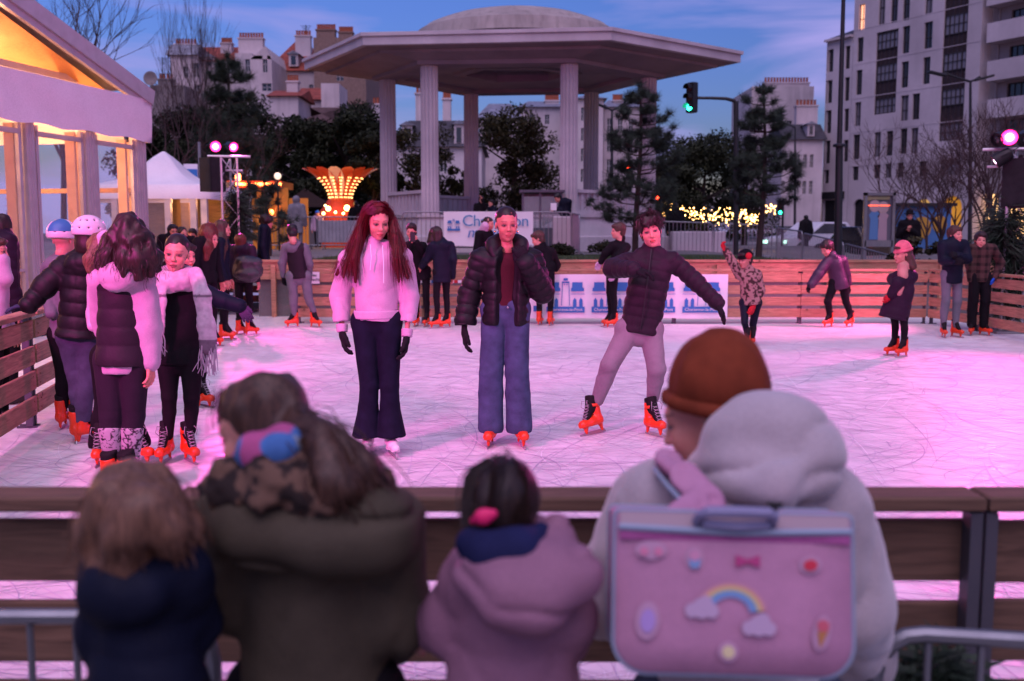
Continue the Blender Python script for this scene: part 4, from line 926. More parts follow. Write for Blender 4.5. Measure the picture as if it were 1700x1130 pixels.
# lower wing on the left
w2 = empty('apartment_wing', O, 'lower pale wing with a slate roof at the left end of the tall apartment building', 'building')
hw = [(1373, 82, 1383.5, 119), (1371, 133, 1381.5, 171), (1369, 183, 1380, 221), (1367, 233, 1378, 271), (1366, 282, 1376, 304), (1403, 76, 1411, 114), (1402, 128, 1410, 167), (1401, 180, 1409, 218), (1400, 232, 1408, 268)]
Hw = [hole(*q) for q in hw]; aw = hole(1364, 332, 1388, 384); ze = on_plane(1362, 73)[1]; m = MB(); facade(m, O, U, uW - 0.03, ze, Hw + [aw], N=Nf); e = uW - 0.03
m.quad(Pw(0, 0), Pw(0, ze), Pw(0, ze) + back, Pw(0, 0) + back); m.beam(Pw(-.2, ze + .1, -.1), Pw(e, ze + .1, -.1), .5, .2); m.obj('wall', M_RB, w2)
for q in Hw: window(Pw, q, w2)
m = MB(); m.quad(Pw(aw[0], aw[1], .26), Pw(aw[2], aw[1], .26), Pw(aw[2], aw[3], .26), Pw(aw[0], aw[3], .26)); m.obj('archway', M_BLACK, w2)
m = MB(); zr = on_plane(1412, 28)[1]; m.quad(Pw(-.2, ze + .2, -.2), Pw(e, ze + .2, -.2), Pw(e, zr, 3.5), Pw(2.0, zr, 3.5)); m.add([Pw(-.2, ze + .2, -.2), Pw(2.0, zr, 3.5), Pw(-.2, ze + .2, 10)], [(0, 1, 2)]); m.obj('roof', M_SLATE, w2)
q = hole(1366, 318, 1402, 330); m = MB(); m.beam(Pw(q[0], (q[1] + q[3]) / 2, -.1), Pw(q[2], (q[1] + q[3]) / 2, -.1), .15, q[3] - q[1]); m.obj('shop_fascia', M_BLACK, w2)
# balcony building on the far right
O3 = O + U * (uE + 0.05) - Nf * 1.2; b3 = empty('balcony_building', O3, 'pale building with long solid balconies at the right edge', 'building')
Pb = lambda u, z, d=0.0: O3 + U * u + Vector((0, 0, z)) - Nf * d
def onb(px, py, off=0.0):
    a_, b_, c_ = ray(px, py); r_ = Vector((a_, b_, c_)); C0 = Vector((0, 0, CAM_H)); o_ = O3 + Nf * off; k = (o_ - C0).dot(Nf) / r_.dot(Nf); p = C0 + r_ * k - o_; return p.dot(U), p.z
def holeb(x0, y0, x1, y1): xm = (x0 + x1) / 2; return (round(onb(x0, y0)[0], 3), round(onb(xm, y1)[1], 3), round(onb(x1, y0)[0], 3), round(onb(xm, y0)[1], 3))
hb = [holeb(1680, 13, 1712, 33), holeb(1676, 74, 1708, 97), holeb(1672, 136, 1704, 164), holeb(1668, 198, 1700, 222), holeb(1666, 258, 1698, 285), holeb(1628, 322, 1658, 395), holeb(1674, 322, 1704, 398)]
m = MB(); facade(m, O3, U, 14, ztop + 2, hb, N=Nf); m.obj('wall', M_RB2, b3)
for q in hb[:5]: window(Pb, q, b3, cols=3, rows=())
for q in hb[5:]:
    m = MB(); m.quad(Pb(q[0], q[1], .26), Pb(q[2], q[1], .26), Pb(q[2], q[3], .26), Pb(q[0], q[3], .26)); m.obj('shop_window', mat('shop light', (0.6, 0.4, 0.2), 0.6, emit=(1, 0.55, 0.22), power=0.9), b3)
for ya, yb in ((-22, 9), (38, 70), (101, 134), (165, 196)):
    ua = onb(1640, ya, 1.3)[0]; za, zb_ = onb(1645, yb, 1.3)[1], onb(1645, ya, 1.3)[1]; m = MB(); q0 = Pb(ua, (za + zb_) / 2, -.65)
    m.beam(Pb(ua, (za + zb_) / 2, -1.3), Pb(14, (za + zb_) / 2, -1.3), .12, zb_ - za); m.beam(Pb(ua, za + .1, -.62), Pb(14, za + .1, -.62), 1.22, .2); m.beam(Pb(ua, (za + zb_) / 2, -1.25), Pb(ua, (za + zb_) / 2, 0), .12, zb_ - za); m.obj('balcony', M_RB, b3)
m = MB(); m.tube([Pb(on_, 2, -.1) for on_ in (onb(1652, 200)[0],)] + [Pb(onb(1652, 200)[0], ztop, -.1)], .06, 6); m.obj('downpipe', M_WFRAME, b3)
# ---- houses further off
M_RED = mat('red tile roof', (0.26, 0.06, 0.04), 0.85, 'roof', scale=1.6); M_ZINC = mat('zinc roof', (0.20, 0.21, 0.25), 0.55, 'roof', scale=.9); M_PLAS = mat('old white plaster', (0.56, 0.49, 0.50), 0.9, 'stone', scale=.5, streak=.6)
M_GREYW = mat('grey plaster', (0.22, 0.19, 0.19), 0.9, 'stone', scale=.5, streak=.6); M_RUB = mat('rubble stone wall', (0.22, 0.15, 0.125), 0.9, 'stone', scale=5, streak=.3); M_POT = mat('clay chimney pots', (0.30, 0.09, 0.05), 0.9)
def house(label, Y, x0, x1, yt, yb, dep=7, m=None, roof=None, rm=None, wins=(), chim=(), gable=None, name='town_house', fm=None, cat='house', dormers=(), group='old houses on the hill behind the square'):
    a, b = W(x0, yb, Y), W(x1, yb, Y); zt = W(x0, yt, Y).z; zb = min(a.z, b.z, BZ + 2); r_ = empty(name, ((a.x + b.x) / 2, Y, BZ), label, cat, group); m = m or M_PLAS
    Oh = Vector((a.x, Y, zb)); Uh = Vector((1, 0, 0)); Nh = Vector((0, -1, 0)); w = b.x - a.x; hs = [(W(q[0], 0, Y).x - a.x, W(0, q[3], Y).z - zb, W(q[2], 0, Y).x - a.x, W(0, q[1], Y).z - zb) for q in wins]
    k = MB(); P = facade(k, Oh, Uh, w, zt - zb, hs, N=Nh, dep=.2); bk = Vector((0, dep, 0))
    k.quad(P(0, 0), P(0, zt - zb), P(0, zt - zb) + bk, P(0, 0) + bk); k.quad(P(w, 0), P(w, 0) + bk, P(w, zt - zb) + bk, P(w, zt - zb)); k.quad(P(0, 0) + bk, P(0, zt - zb) + bk, P(w, zt - zb) + bk, P(w, 0) + bk); k.quad(P(0, zt - zb), P(w, zt - zb), P(w, zt - zb) + bk, P(0, zt - zb) + bk)
    if gable is not None:
        gx, gy = gable; pz = W(gx, gy, Y); k.prism([P(0, zt - zb), P(w, zt - zb), Vector((pz.x, Y, pz.z))], bk)
    k.obj('wall', m, r_)
    for i, q in enumerate(hs): window(P, q, r_, dep=.15, fm=fm or M_WFRAME, pm=M_PANE, rows=(.5,))
    if roof is not None:
        ins = roof[1] if len(roof) > 1 else 0.0; rd = roof[2] if len(roof) > 2 else dep / 2; zr = W(0, roof[0], Y + rd).z; k = MB(); e = .3
        A, B = Vector((a.x - e, Y - e, zt + .02)), Vector((b.x + e, Y - e, zt + .02)); C, D = Vector((b.x + e - ins, Y + rd, zr)), Vector((a.x - e + ins, Y + rd, zr)); E_, F_ = Vector((b.x + e, Y + dep + e, zt + .02)), Vector((a.x - e, Y + dep + e, zt + .02))
        k.add([A, B, C, D, E_, F_], [(0, 1, 2, 3), (1, 4, 2), (0, 3, 5), (3, 2, 4, 5), (0, 5, 4, 1)]); k.obj('roof', rm or M_RED, r_)
    for (dx0, dy0, dx1, dy1) in dormers:
        k = MB(); a2, b2 = W(dx0, dy1, Y), W(dx1, dy0, Y); k.box(((a2.x + b2.x) / 2, Y + 1.2, (a2.z + b2.z) / 2), (b2.x - a2.x, 2.6, b2.z - a2.z)); dd = k.obj('dormer', m, r_); k = MB(); ww = b2.x - a2.x; k.box(((a2.x + b2.x) / 2, Y - .12, (a2.z + b2.z) / 2), (ww * .5, .06, (b2.z - a2.z) * .7)); k.obj('pane', M_PANE, dd)
        k = MB(); c2 = (a2.x + b2.x) / 2; k.prism([(a2.x - .2, Y - .25, b2.z), (b2.x + .2, Y - .25, b2.z), (c2, Y - .25, b2.z + ww * .4)], (0, 3, 0)); k.obj('dormer_roof', M_ZINC, dd)
    for (cx0, cy0, cx1, cy1, npot) in chim:
        k = MB(); a2, b2 = W(cx0, cy1, Y + 2), W(cx1, cy0, Y + 2); k.box(((a2.x + b2.x) / 2, Y + 2.4, (a2.z + b2.z) / 2 - 1.0), (b2.x - a2.x, .8, b2.z - a2.z + 2.0)); k.box(((a2.x + b2.x) / 2, Y + 2.4, b2.z + .05), (b2.x - a2.x + .15, .95, .12)); cc = k.obj('chimney', m if m is not M_RUB else M_RUB, r_)
        k = MB()
        for i in range(npot): k.lathe((a2.x + (b2.x - a2.x) * (i + .5) / npot, Y + 2.4, b2.z + .1), [(.11, 0), (.10, .45), (.13, .5)], 7)
        if npot: k.obj('chimney_pots', M_POT, cc)
    return r_
house('low grey house with a red roof and skylight at the far left of the hill', 92, 205, 258, 196, 330, 8, M_GREYW, (148, 0, 4), M_RED, wins=[(215, 205, 222, 222)], chim=[(248, 150, 262, 190, 0)])
house('grey stone house with a satellite dish left of the white gabled house', 90, 256, 312, 141, 330, 8, M_GREYW, None, wins=[(270, 175, 276, 190), (290, 170, 297, 188)], chim=[(262, 132, 285, 141, 4)])
house('white house with tall chimney wall behind the bare saplings', 94, 290, 330, 92, 300, 8, M_PLAS, (74, 0, 1), M_ZINC, wins=[(317, 104, 326, 128), (317, 140, 326, 160), (300, 110, 308, 128)], chim=[(290, 74, 324, 92, 7)])
house('white house with a red roof between two chimney walls', 96, 328, 396, 102, 300, 9, M_PLAS, (78, 0, 4), M_RED, wins=[(352, 108, 360, 125), (375, 104, 383, 122), (352, 140, 360, 158)], chim=[(366, 72, 384, 80, 5)], dormers=[(340, 95, 356, 112)])
house('white house with a broad chimney wall above the young pine', 93, 396, 424, 88, 300, 8, M_PLAS, None, wins=[(404, 98, 412, 118)], chim=[(396, 64, 436, 92, 9)])
house('white gabled house with a narrow shuttered window', 89, 421, 456, 98, 300, 9, M_PLAS, None, wins=[(433, 92, 441, 120), (431, 138, 447, 151)], gable=(440, 76))
house('long red roofed house with zinc dormer in the middle of the hill', 95, 452, 527, 118, 300, 9, M_PLAS, (64, 2, 5), M_RED, wins=[(462, 132, 470, 150), (510, 140, 517, 156)], chim=[(490, 60, 515, 70, 6)], dormers=[(480, 90, 495, 110)])
house('tall brown rubble stone gable wall beside the bandstand roof', 91, 525, 610, 62, 300, 10, M_RUB, None, chim=[(525, 50, 556, 64, 8), (562, 54, 585, 66, 7)], wins=[(556, 120, 568, 134)])
house('small red roofed outhouse under the rubble wall', 84, 497, 536, 166, 300, 6, M_PLAS, (146, 0, 3), M_RED)
house('white chimney block standing before the rubble wall', 82, 536, 566, 138, 300, 4, M_PLAS, None)
house('low white house with a tan tile roof under the hill', 78, 452, 498, 160, 300, 5, M_PLAS, (150, 0, 3), M_RED, chim=[(476, 136, 494, 160, 4)])
house('dark tiled low house left of the bandstand columns', 74, 494, 560, 205, 300, 8, M_GREYW, (178, 3, 4), mat('brown tile', (0.09, 0.05, 0.045), 0.9, 'roof', scale=2))
house('low white house with slate roof seen left of the bandstand', 76, 562, 640, 210, 330, 8, M_PLAS, (190, 2, 4), M_SLATE, wins=[(612, 212, 620, 228)], chim=[(618, 174, 634, 196, 3)])
house('zinc mansard house seen through the left of the bandstand', 70, 655, 800, 244, 340, 10, M_PLAS, (200, 1.2, 1.4), M_SLATE, wins=[(672, 255, 684, 285), (728, 255, 740, 285), (775, 255, 787, 285)], dormers=[(668, 208, 684, 242), (754, 206, 770, 242)], chim=[(690, 156, 712, 200, 4), (735, 165, 748, 190, 3)], group='houses behind the bandstand')
house('low zinc roofed house seen between the bandstand columns', 82, 796, 862, 196, 340, 9, M_PLAS, (172, 1, 4), M_ZINC, wins=[(820, 205, 828, 222), (842, 205, 850, 222)], group='houses behind the bandstand')
house('white house with red chimney pots behind the magnolia', 84, 864, 935, 178, 340, 9, M_PLAS, (168, 1, 4), M_ZINC, wins=[(880, 190, 888, 206), (905, 190, 913, 206)], chim=[(905, 168, 928, 180, 6)], group='houses behind the bandstand')
house('tall cream house behind the right bandstand columns', 78, 958, 1000, 164, 370, 9, M_PLAS, (158, 1, 4), M_ZINC, wins=[(x, y, x + 8, y + 22) for x in (966, 984) for y in (178, 212, 246, 280)], group='houses behind the bandstand')
house('tall cream house with a chimney stack behind the two armed street lamp', 80, 1001, 1062, 178, 370, 9, M_PLAS, (166, 1, 4), M_ZINC, wins=[(x, y, x + 8, y + 22) for x in (1010, 1028, 1046) for y in (196, 230, 264, 298)], chim=[(1018, 168, 1034, 184, 5)], group='houses behind the bandstand')
house('pale flat topped house with a row of chimney pots behind the pine', 96, 1244, 1344, 143, 380, 9, M_PLAS, None, wins=[(x, y, x + 9, y + 22) for x in (1252, 1312, 1330) for y in (200, 240, 280)], chim=[(1270, 138, 1344, 147, 15)], group='houses at the end of the street')
house('white house with dormers left of the pale apartment wing', 88, 1300, 1362, 232, 380, 9, M_PLAS, (206, 0, 2), M_SLATE, wins=[(x, y, x + 6, y + 22) for x in (1306, 1318, 1330, 1342, 1353) for y in (256, 300)], chim=[(1322, 176, 1358, 206, 6)], dormers=[(1340, 206, 1352, 226)], group='houses at the end of the street')
# ------------------------------------------------------------ tents
M_TENT = mat('white tent fabric', (0.66, 0.63, 0.66), 0.6, 'cloth', scale=.25, bump=.25, var=.06); M_ALU = mat('tent aluminium', (0.50, 0.48, 0.50), 0.4, 'paint', metal=0.3); M_LINING = mat('tent lining', (0.62, 0.34, 0.14), 0.8, 'cloth', scale=.15, bump=.3)
M_FLOORW = mat('tent interior wood', (0.42, 0.26, 0.13), 0.7, 'wood'); M_JAMB = mat('inner jamb', (0.72, 0.50, 0.30), 0.6, 'paint'); M_GLASS = mat('glazing', (0.5, 0.5, 0.55), 0.1, 'glass', alpha=0.22)
T1 = Vector((-6.30, 17.2, 0)); z0b, z1b = 3.02, 3.72     # right hand corner post of the marquee
T0 = Vector((W(0, 205, 13.9).x, 13.9, 0)); Ut = (T1 - T0).normalized(); L_ = (T1 - T0).length; T0 = T0 - Ut * 6.4; Lt = L_ + 6.4; Nt = Vector((Ut.y, -Ut.x, 0))
if Nt.x < 0: Nt = -Nt
tn = empty('marquee', T1, 'large white marquee with a warm lit gable and glazed front on the left', 'tent'); TP = lambda u, z, d=0.0: T0 + Ut * u + Nt * d + Vector((0, 0, z))
m = MB(); n = 60; V = []; F = []
for j in range(6):
    for i in range(n + 1): u = Lt * i / n; z = z0b + (z1b - z0b) * j / 5 - (0.02 * math.sin(u * 6) if j == 0 else 0); V.append(TP(u + .1 * (i == n), z, 0.14 + 0.012 * math.sin(u * 3.1 + j)))
for j in range(5):
    for i in range(n): q = j * (n + 1) + i; F.append((q, q + 1, q + n + 2, q + n + 1))
nv = len(V); V += [TP(Lt + .1, z0b, -.3), TP(Lt + .1, z1b, -.3)]; F.append((n, nv, nv + 1, 5 * (n + 1) + n)); mkobj('valance', V, F, M_TENT, tn)
tg = math.tan(R(22.5)); half = Lt / 2 + 1.0; zA = z1b + half * tg * 0.86
def roofpt(u): return z1b - .05 + min(u, Lt + 4 - u if False else u) * 0
apexu = Lt - half; ra = TP(Lt + .15, z1b - .02, .1); rb = TP(apexu, zA, .1)
p_top = W(12, -2, 14.2); slope = (W(12, 0, 14.1).z - z1b) / ((T1 - Vector((W(12, 0, 14.1).x, 14.1, 0))).length)
zA = z1b + slope * half; rb = TP(apexu, zA, .1)
m = MB(); m.beam(ra + Vector((0, 0, .06)), rb + Vector((0, 0, .06)), .16, .24); m.beam(ra - Vector((0, 0, .12)), rb - Vector((0, 0, .12)), .07, .10); m.beam(rb + Vector((0, 0, .06)), TP(-1.0, z1b, .1), .16, .24); m.obj('gable_beam', M_ALU, tn)
m = MB(); dpt = -9.0
m.quad(ra + Vector((0, 0, .2)), TP(Lt + .15, z1b + .18, dpt), TP(apexu, zA + .2, dpt), rb + Vector((0, 0, .2))); m.quad(rb + Vector((0, 0, .2)), TP(apexu, zA + .2, dpt), TP(-1, z1b + .2, dpt), TP(-1, z1b + .2, .1)); m.quad(TP(Lt + .1, z0b, dpt), TP(Lt + .1, z0b, -.4), TP(Lt + .1, z1b + .1, -.4), TP(Lt + .1, z1b + .1, dpt)); m.obj('roof', M_TENT, tn)
m = MB(); m.quad(TP(Lt, z1b - .1, -.25), TP(Lt, z1b - .1, dpt), TP(apexu, zA + .04, dpt), TP(apexu, zA + .04, -.25)); m.quad(TP(apexu, zA + .04, -.25), TP(apexu, zA + .04, dpt), TP(-1, z1b, dpt), TP(-1, z1b, -.25)); m.quad(TP(-1, 2.9, dpt + .1), TP(Lt, 2.9, dpt + .1), TP(Lt, zA, dpt + .1), TP(-1, zA, dpt + .1)); m.obj('lining', M_LINING, tn)
m = MB(); zc = W(0, 95, 14.4).z
m.beam(TP(apexu - 3, zc, -.6), TP(Lt - (zc - z1b) / slope - .1, zc, -.6), .10, .10)
for k in range(4):
    d_ = -2.6 - k * 2.0; m.beam(TP(Lt - .15, z1b - .15, d_), TP(apexu, zA - .15, d_), .12, .16)
m.obj('rafters', M_ALU, tn)
pxs = [(-60, -34), (36, 58), (135, 160), (218, 243)]
def upx(px, py, off=0.0):
    a_, b_, c_ = ray(px, py); r_ = Vector((a_, b_, c_)); C0 = Vector((0, 0, CAM_H)); o_ = T0 + Nt * off; k = (o_ - C0).dot(Nt) / r_.dot(Nt); p = C0 + r_ * k; return (p - o_).dot(Ut)
pu = [((upx(a, 300) + upx(b, 300)) / 2, upx(b, 300) - upx(a, 300)) for a, b in pxs] + [(1.5, .2), (-.6, .2)]
for u, w_ in pu:
    m = MB(); m.box(TP(u, z0b / 2 + .1, 0), (w_ * .62, .14, z0b + .25), rz=math.atan2(Ut.y, Ut.x), bev=.01)
    for sx in (-.22, -.06, .1): m.box(TP(u + sx * w_, z0b / 2 + .1, .075), (.012, .012, z0b + .2), rz=math.atan2(Ut.y, Ut.x))
    m.obj('post', M_ALU, tn); m = MB(); m.box(TP(u + w_ * .5, z0b / 2, -.20), (.09, .24, z0b), rz=math.atan2(Ut.y, Ut.x)); m.box(TP(u - w_ * .5, z0b / 2, -.16), (.05, .16, z0b), rz=math.atan2(Ut.y, Ut.x)); m.obj('jamb', M_JAMB, tn)
us = sorted(u for u, w_ in pu); 
for a_, b_ in zip(us[:-1], us[1:]):
    a_ += .16; b_ -= .14; m = MB(); az = math.atan2(Ut.y, Ut.x)
    for zz in (0.08, z0b - .12, 0.95): m.beam(TP(a_, zz, 0), TP(b_, zz, 0), .06, .07 if zz != .95 else .04)
    for uu in (a_ + .03, b_ - .03): m.box(TP(uu, z0b / 2, 0), (.06, .06, z0b), rz=az)
    wf = m.obj('window_frame', M_ALU, tn); m = MB(); m.quad(TP(a_, .05, -.01), TP(b_, .05, -.01), TP(b_, z0b, -.01), TP(a_, z0b, -.01)); m.obj('pane', M_GLASS, wf)
m = MB(); m.quad(TP(-1, .03, .2), TP(Lt, .03, .2), TP(Lt, .03, dpt), TP(-1, .03, dpt)); m.obj('deck', M_FLOORW, tn)
m = MB()
for u in np.linspace(1.0, Lt - .3, 6): m.box(TP(u, 1.5, dpt + .1), (.14, .14, 3.0), rz=math.atan2(Ut.y, Ut.x)); m.box(TP(u + .3, 1.2, -6.5), (1.1, .06, 2.4), rz=math.atan2(Ut.y, Ut.x))
for d_ in (-2.2, -4.4, -6.6, dpt): m.box(TP(Lt - .05, 1.5, d_), (.14, .14, 3.0), rz=math.atan2(Ut.y, Ut.x))
m.beam(TP(Lt - .05, 2.2, -.1), TP(Lt - .05, 2.2, dpt), .06, .08); m.beam(TP(Lt - .05, .5, -.1), TP(Lt - .05, .5, dpt), .06, 1.0); m.beam(TP(0, 2.35, dpt + .1), TP(Lt, 2.35, dpt + .1), .06, .5)
m.obj('inner_posts', M_FLOORW, tn)
m = MB(); ua, ub = upx(-60, 300), upx(34, 300); m.box(TP((ua + ub) / 2, 1.5, -1.3), (ub - ua, .06, 3.0), rz=math.atan2(Ut.y, Ut.x)); m.obj('inner_wall', M_FLOORW, tn)
m = MB(); ua, ub = upx(68, 300), upx(112, 300)
for zz in (1.98, .1): m.beam(TP(ua, zz, -1.6), TP(ub, zz, -1.6), .05, .09)
for uu in np.linspace(ua, ub, 3): m.box(TP(uu, 1.0, -1.6), (.09, .05, 2.0), rz=math.atan2(Ut.y, Ut.x))
m.obj('inner_door', M_WHITE, tn)
o = empty('hanging_banner', TP(Lt - 3.3, 2.0, -4.2), 'white lettered banner hanging inside the glazed marquee', 'banner'); m = MB(); m.box(TP(Lt - 2.9, 1.95, -4.2), (2.6, .02, .42), rz=math.atan2(Ut.y, Ut.x)); m.obj('sheet', M_BANNER, o)
ct = TP(Lt - 2.9, 1.93, -4.18); t_ = text('lettering', 'Charenton', ct, .34, M_INK, o, rot=(math.pi / 2, 0, math.atan2(Ut.y, Ut.x)))
for uu, dd in ((Lt - 1.5, -2.0), (Lt - 4.5, -3.2), (Lt - 8, -4)): 
    p_ = TP(uu, 3.0, dd); lamp('marquee_lamp', 'POINT', p_, 130, (1.0, 0.44, 0.20), .25)
lamp('marquee_lamp', 'POINT', TP(Lt - 2.6, 4.15, -1.3), 46, (1.0, 0.36, 0.22), .3)
# tinsel garland, bare decorated tree
M_TINSEL = mat('red tinsel', (0.35, 0.01, 0.01), 0.25, 'plain', metal=.5); M_GOLD = mat('gold bauble', (0.7, 0.35, 0.05), 0.15, 'plain', metal=1)
uu = upx(18, 300, -.3); m = MB(); rg = random.Random(4)
for i in range(900):
    t = i / 900; z = 3.0 - 2.3 * t; c = TP(uu + .05 * math.sin(t * 7), z, -.3); a = rg.random() * 6.28; l = rg.uniform(.04, .10); v = Vector((math.cos(a), math.sin(a), rg.uniform(-.6, .6))) * l; s_ = Vector((rg.gauss(0, .01), rg.gauss(0, .01), .01)); m.add([c - s_, c + s_, c + v], [(0, 1, 2)])
tag(m.obj('tinsel_garland', M_TINSEL, base=TP(uu, 1, -.3)), 'red tinsel garland hanging behind the glass at the left edge', 'garland')
for z in (2.06, 1.9):
    tag(MB().sphere((0, 0, 0), .075, 14, 10).obj('bauble', M_GOLD, smooth=True, base=(0, 0, 0)), 'gold bauble on the red tinsel, ' + ('upper of the two' if z > 2 else 'lower of the two'), 'bauble', 'gold baubles on the tinsel').location = TP(uu + .05, z, -.22)
# ---- plants helper
def branchy(m, p, d, L, r, depth, rg, spread=.5, up=.12, kids=(2, 3), min_r=.004, seg=4, ends=None, nn=5):
    pts = [p]; q = p.copy(); dd = d.normalized()
    for i in range(seg): dd = (dd + Vector((rg.gauss(0, .10), rg.gauss(0, .10), rg.gauss(0, .06) + up * .25))).normalized(); q = q + dd * L / seg; pts.append(q.copy())
    m.tube(pts, [r * (1 - .45 * i / seg) for i in range(seg + 1)], nn if r > .02 else 3, False)
    if ends is not None: ends.append((q.copy(), dd.copy(), depth)); 
    if depth <= 0: return
    k = rg.randint(*kids)
    for i in range(k):
        t = rg.uniform(.35, 1.0) if i else 1.0; j = min(seg - 1, int(t * seg)); b = pts[j].lerp(pts[j + 1], t * seg - j if j < seg else 1)
        v = Vector((rg.gauss(0, 1), rg.gauss(0, 1), rg.gauss(0, .6))); v = (v - dd * v.dot(dd)).normalized(); nd = (dd + v * spread * rg.uniform(.6, 1.3) + Vector((0, 0, up))).normalized()
        branchy(m, b, nd, L * rg.uniform(.6, .85), max(min_r, r * (.62 if i else .6)), depth - 1, rg, spread, up, kids, min_r, seg, ends, nn)
M_BARK = mat('dark bark', (0.045, 0.032, 0.028), 0.95, 'stone', scale=4); M_TWIG = mat('bare twigs', (0.06, 0.035, 0.035), 0.9); M_LEAF = mat('evergreen leaves', (0.020, 0.026, 0.012), 0.7, 'leaf', spec=.15); M_LEAF2 = mat('magnolia leaves', (0.034, 0.034, 0.012), 0.6, 'leaf', spec=.2); M_NEED = mat('pine needles', (0.020, 0.036, 0.020), 0.7, 'leaf'); M_NEED2 = mat('dry pine needles', (0.05, 0.035, 0.02), 0.8, 'leaf')
def bare_tree(label, px, py0, py1, Y, seed, spread=.45, depth=5, group='bare trees', r=.09, up=.16, z0=None, kids=(2, 3), name='bare_tree', mr=.006, trunks=1, cat='tree'):
    z0 = BZ if z0 is None else z0; b = W(px, py0, Y); b.z = z0; H = W(px, py1, Y).z - z0; o = empty(name, b, label, cat, group); rg = random.Random(seed); m = MB(); mt = MB(); 
    for t in range(trunks):
        d = Vector((rg.gauss(0, .12 if trunks > 1 else .03), rg.gauss(0, .08), 1)).normalized(); e = []; L = H * .34
        pts = [b, b + d * L * .5, b + d * L]; mt.tube(pts, [r, r * .85, r * .72], 8, False)
        for i in range(4): a = i * 1.6 + rg.random(); branchy(m, b + d * L * (1 if i < 2 else rg.uniform(.6, .95)), (d * 1.2 + Vector((math.cos(a), math.sin(a), 0)) * spread).normalized(), H * .24, r * .55, depth - 1, rg, spread, up, kids, mr)
    mt.obj('trunk', M_BARK, o, True); m.obj('branches', M_TWIG, o, True); return o
def leafy(label, px, y0, y1, wpx, Y, seed, n=5000, size=.16, lm=None, group='dark evergreens round the square', z0=None, name='evergreen_tree', blobs=26, shape=1.0, gap=.55, trunk=True, flat=.7):
    z0 = BZ if z0 is None else z0; rg = random.Random(seed); b = W(px, y0, Y); b.z = z0; zt = W(px, y1, Y).z; wr = W(px + wpx / 2, y0, Y).x - b.x; H = zt - z0; o = empty(name, b, label, 'tree' if trunk else 'bush', group)
    m = MB()
    if trunk:
        m.tube([b, b + Vector((0, 0, H * .3)), b + Vector((.1, 0, H * .75))], [.16, .12, .04], 7, False)
        for i in range(7): a = rg.random() * 6.28; zz = rg.uniform(.25, .7) * H; m.tube([b + Vector((0, 0, zz)), b + Vector((math.cos(a) * wr * .5, math.sin(a) * wr * .5, zz + H * .15))], [.06, .02], 5, False)
        m.obj('trunk', M_BARK, o, True)
    bl_ = []
    for i in range(blobs):
        t = rg.random() ** .8; zz = .12 + .82 * t; rad = wr * (1 - abs(zz - .42) ** 1.6 * 1.5) * shape; a = rg.random() * 6.28; q = rad * rg.uniform(.25, .85); bl_.append((Vector((math.cos(a) * q, math.sin(a) * q, zz * H)), wr * rg.uniform(.2, .42)))
    V = np.zeros((n * 4, 3)); k = 0; r2 = np.random.RandomState(seed)
    for i in range(n):
        c, r_ = bl_[r2.randint(len(bl_))]; d = r2.normal(size=3); d /= np.linalg.norm(d); q = r_ * (gap + (1 - gap) * r2.rand()) if r2.rand() < .8 else r_ * r2.rand(); p = A3(c) + d * q * A3((1, 1, flat)); s_ = size * r2.uniform(.5, 1.2)
        u = r2.normal(size=3); u /= np.linalg.norm(u); v = np.cross(u, d + r2.normal(size=3) * .5); v /= np.linalg.norm(v) + 1e-9
        V[k:k + 4] = [p - u * s_ * .5, p + v * s_ * .25, p + u * s_ * .5, p - v * s_ * .25]; k += 4
    V[:, 2] = np.maximum(V[:, 2], 0.02); V += A3(b); mkobj('crown', V, np.arange(n * 4).reshape(-1, 4), lm or M_LEAF, o, smooth=False); return o
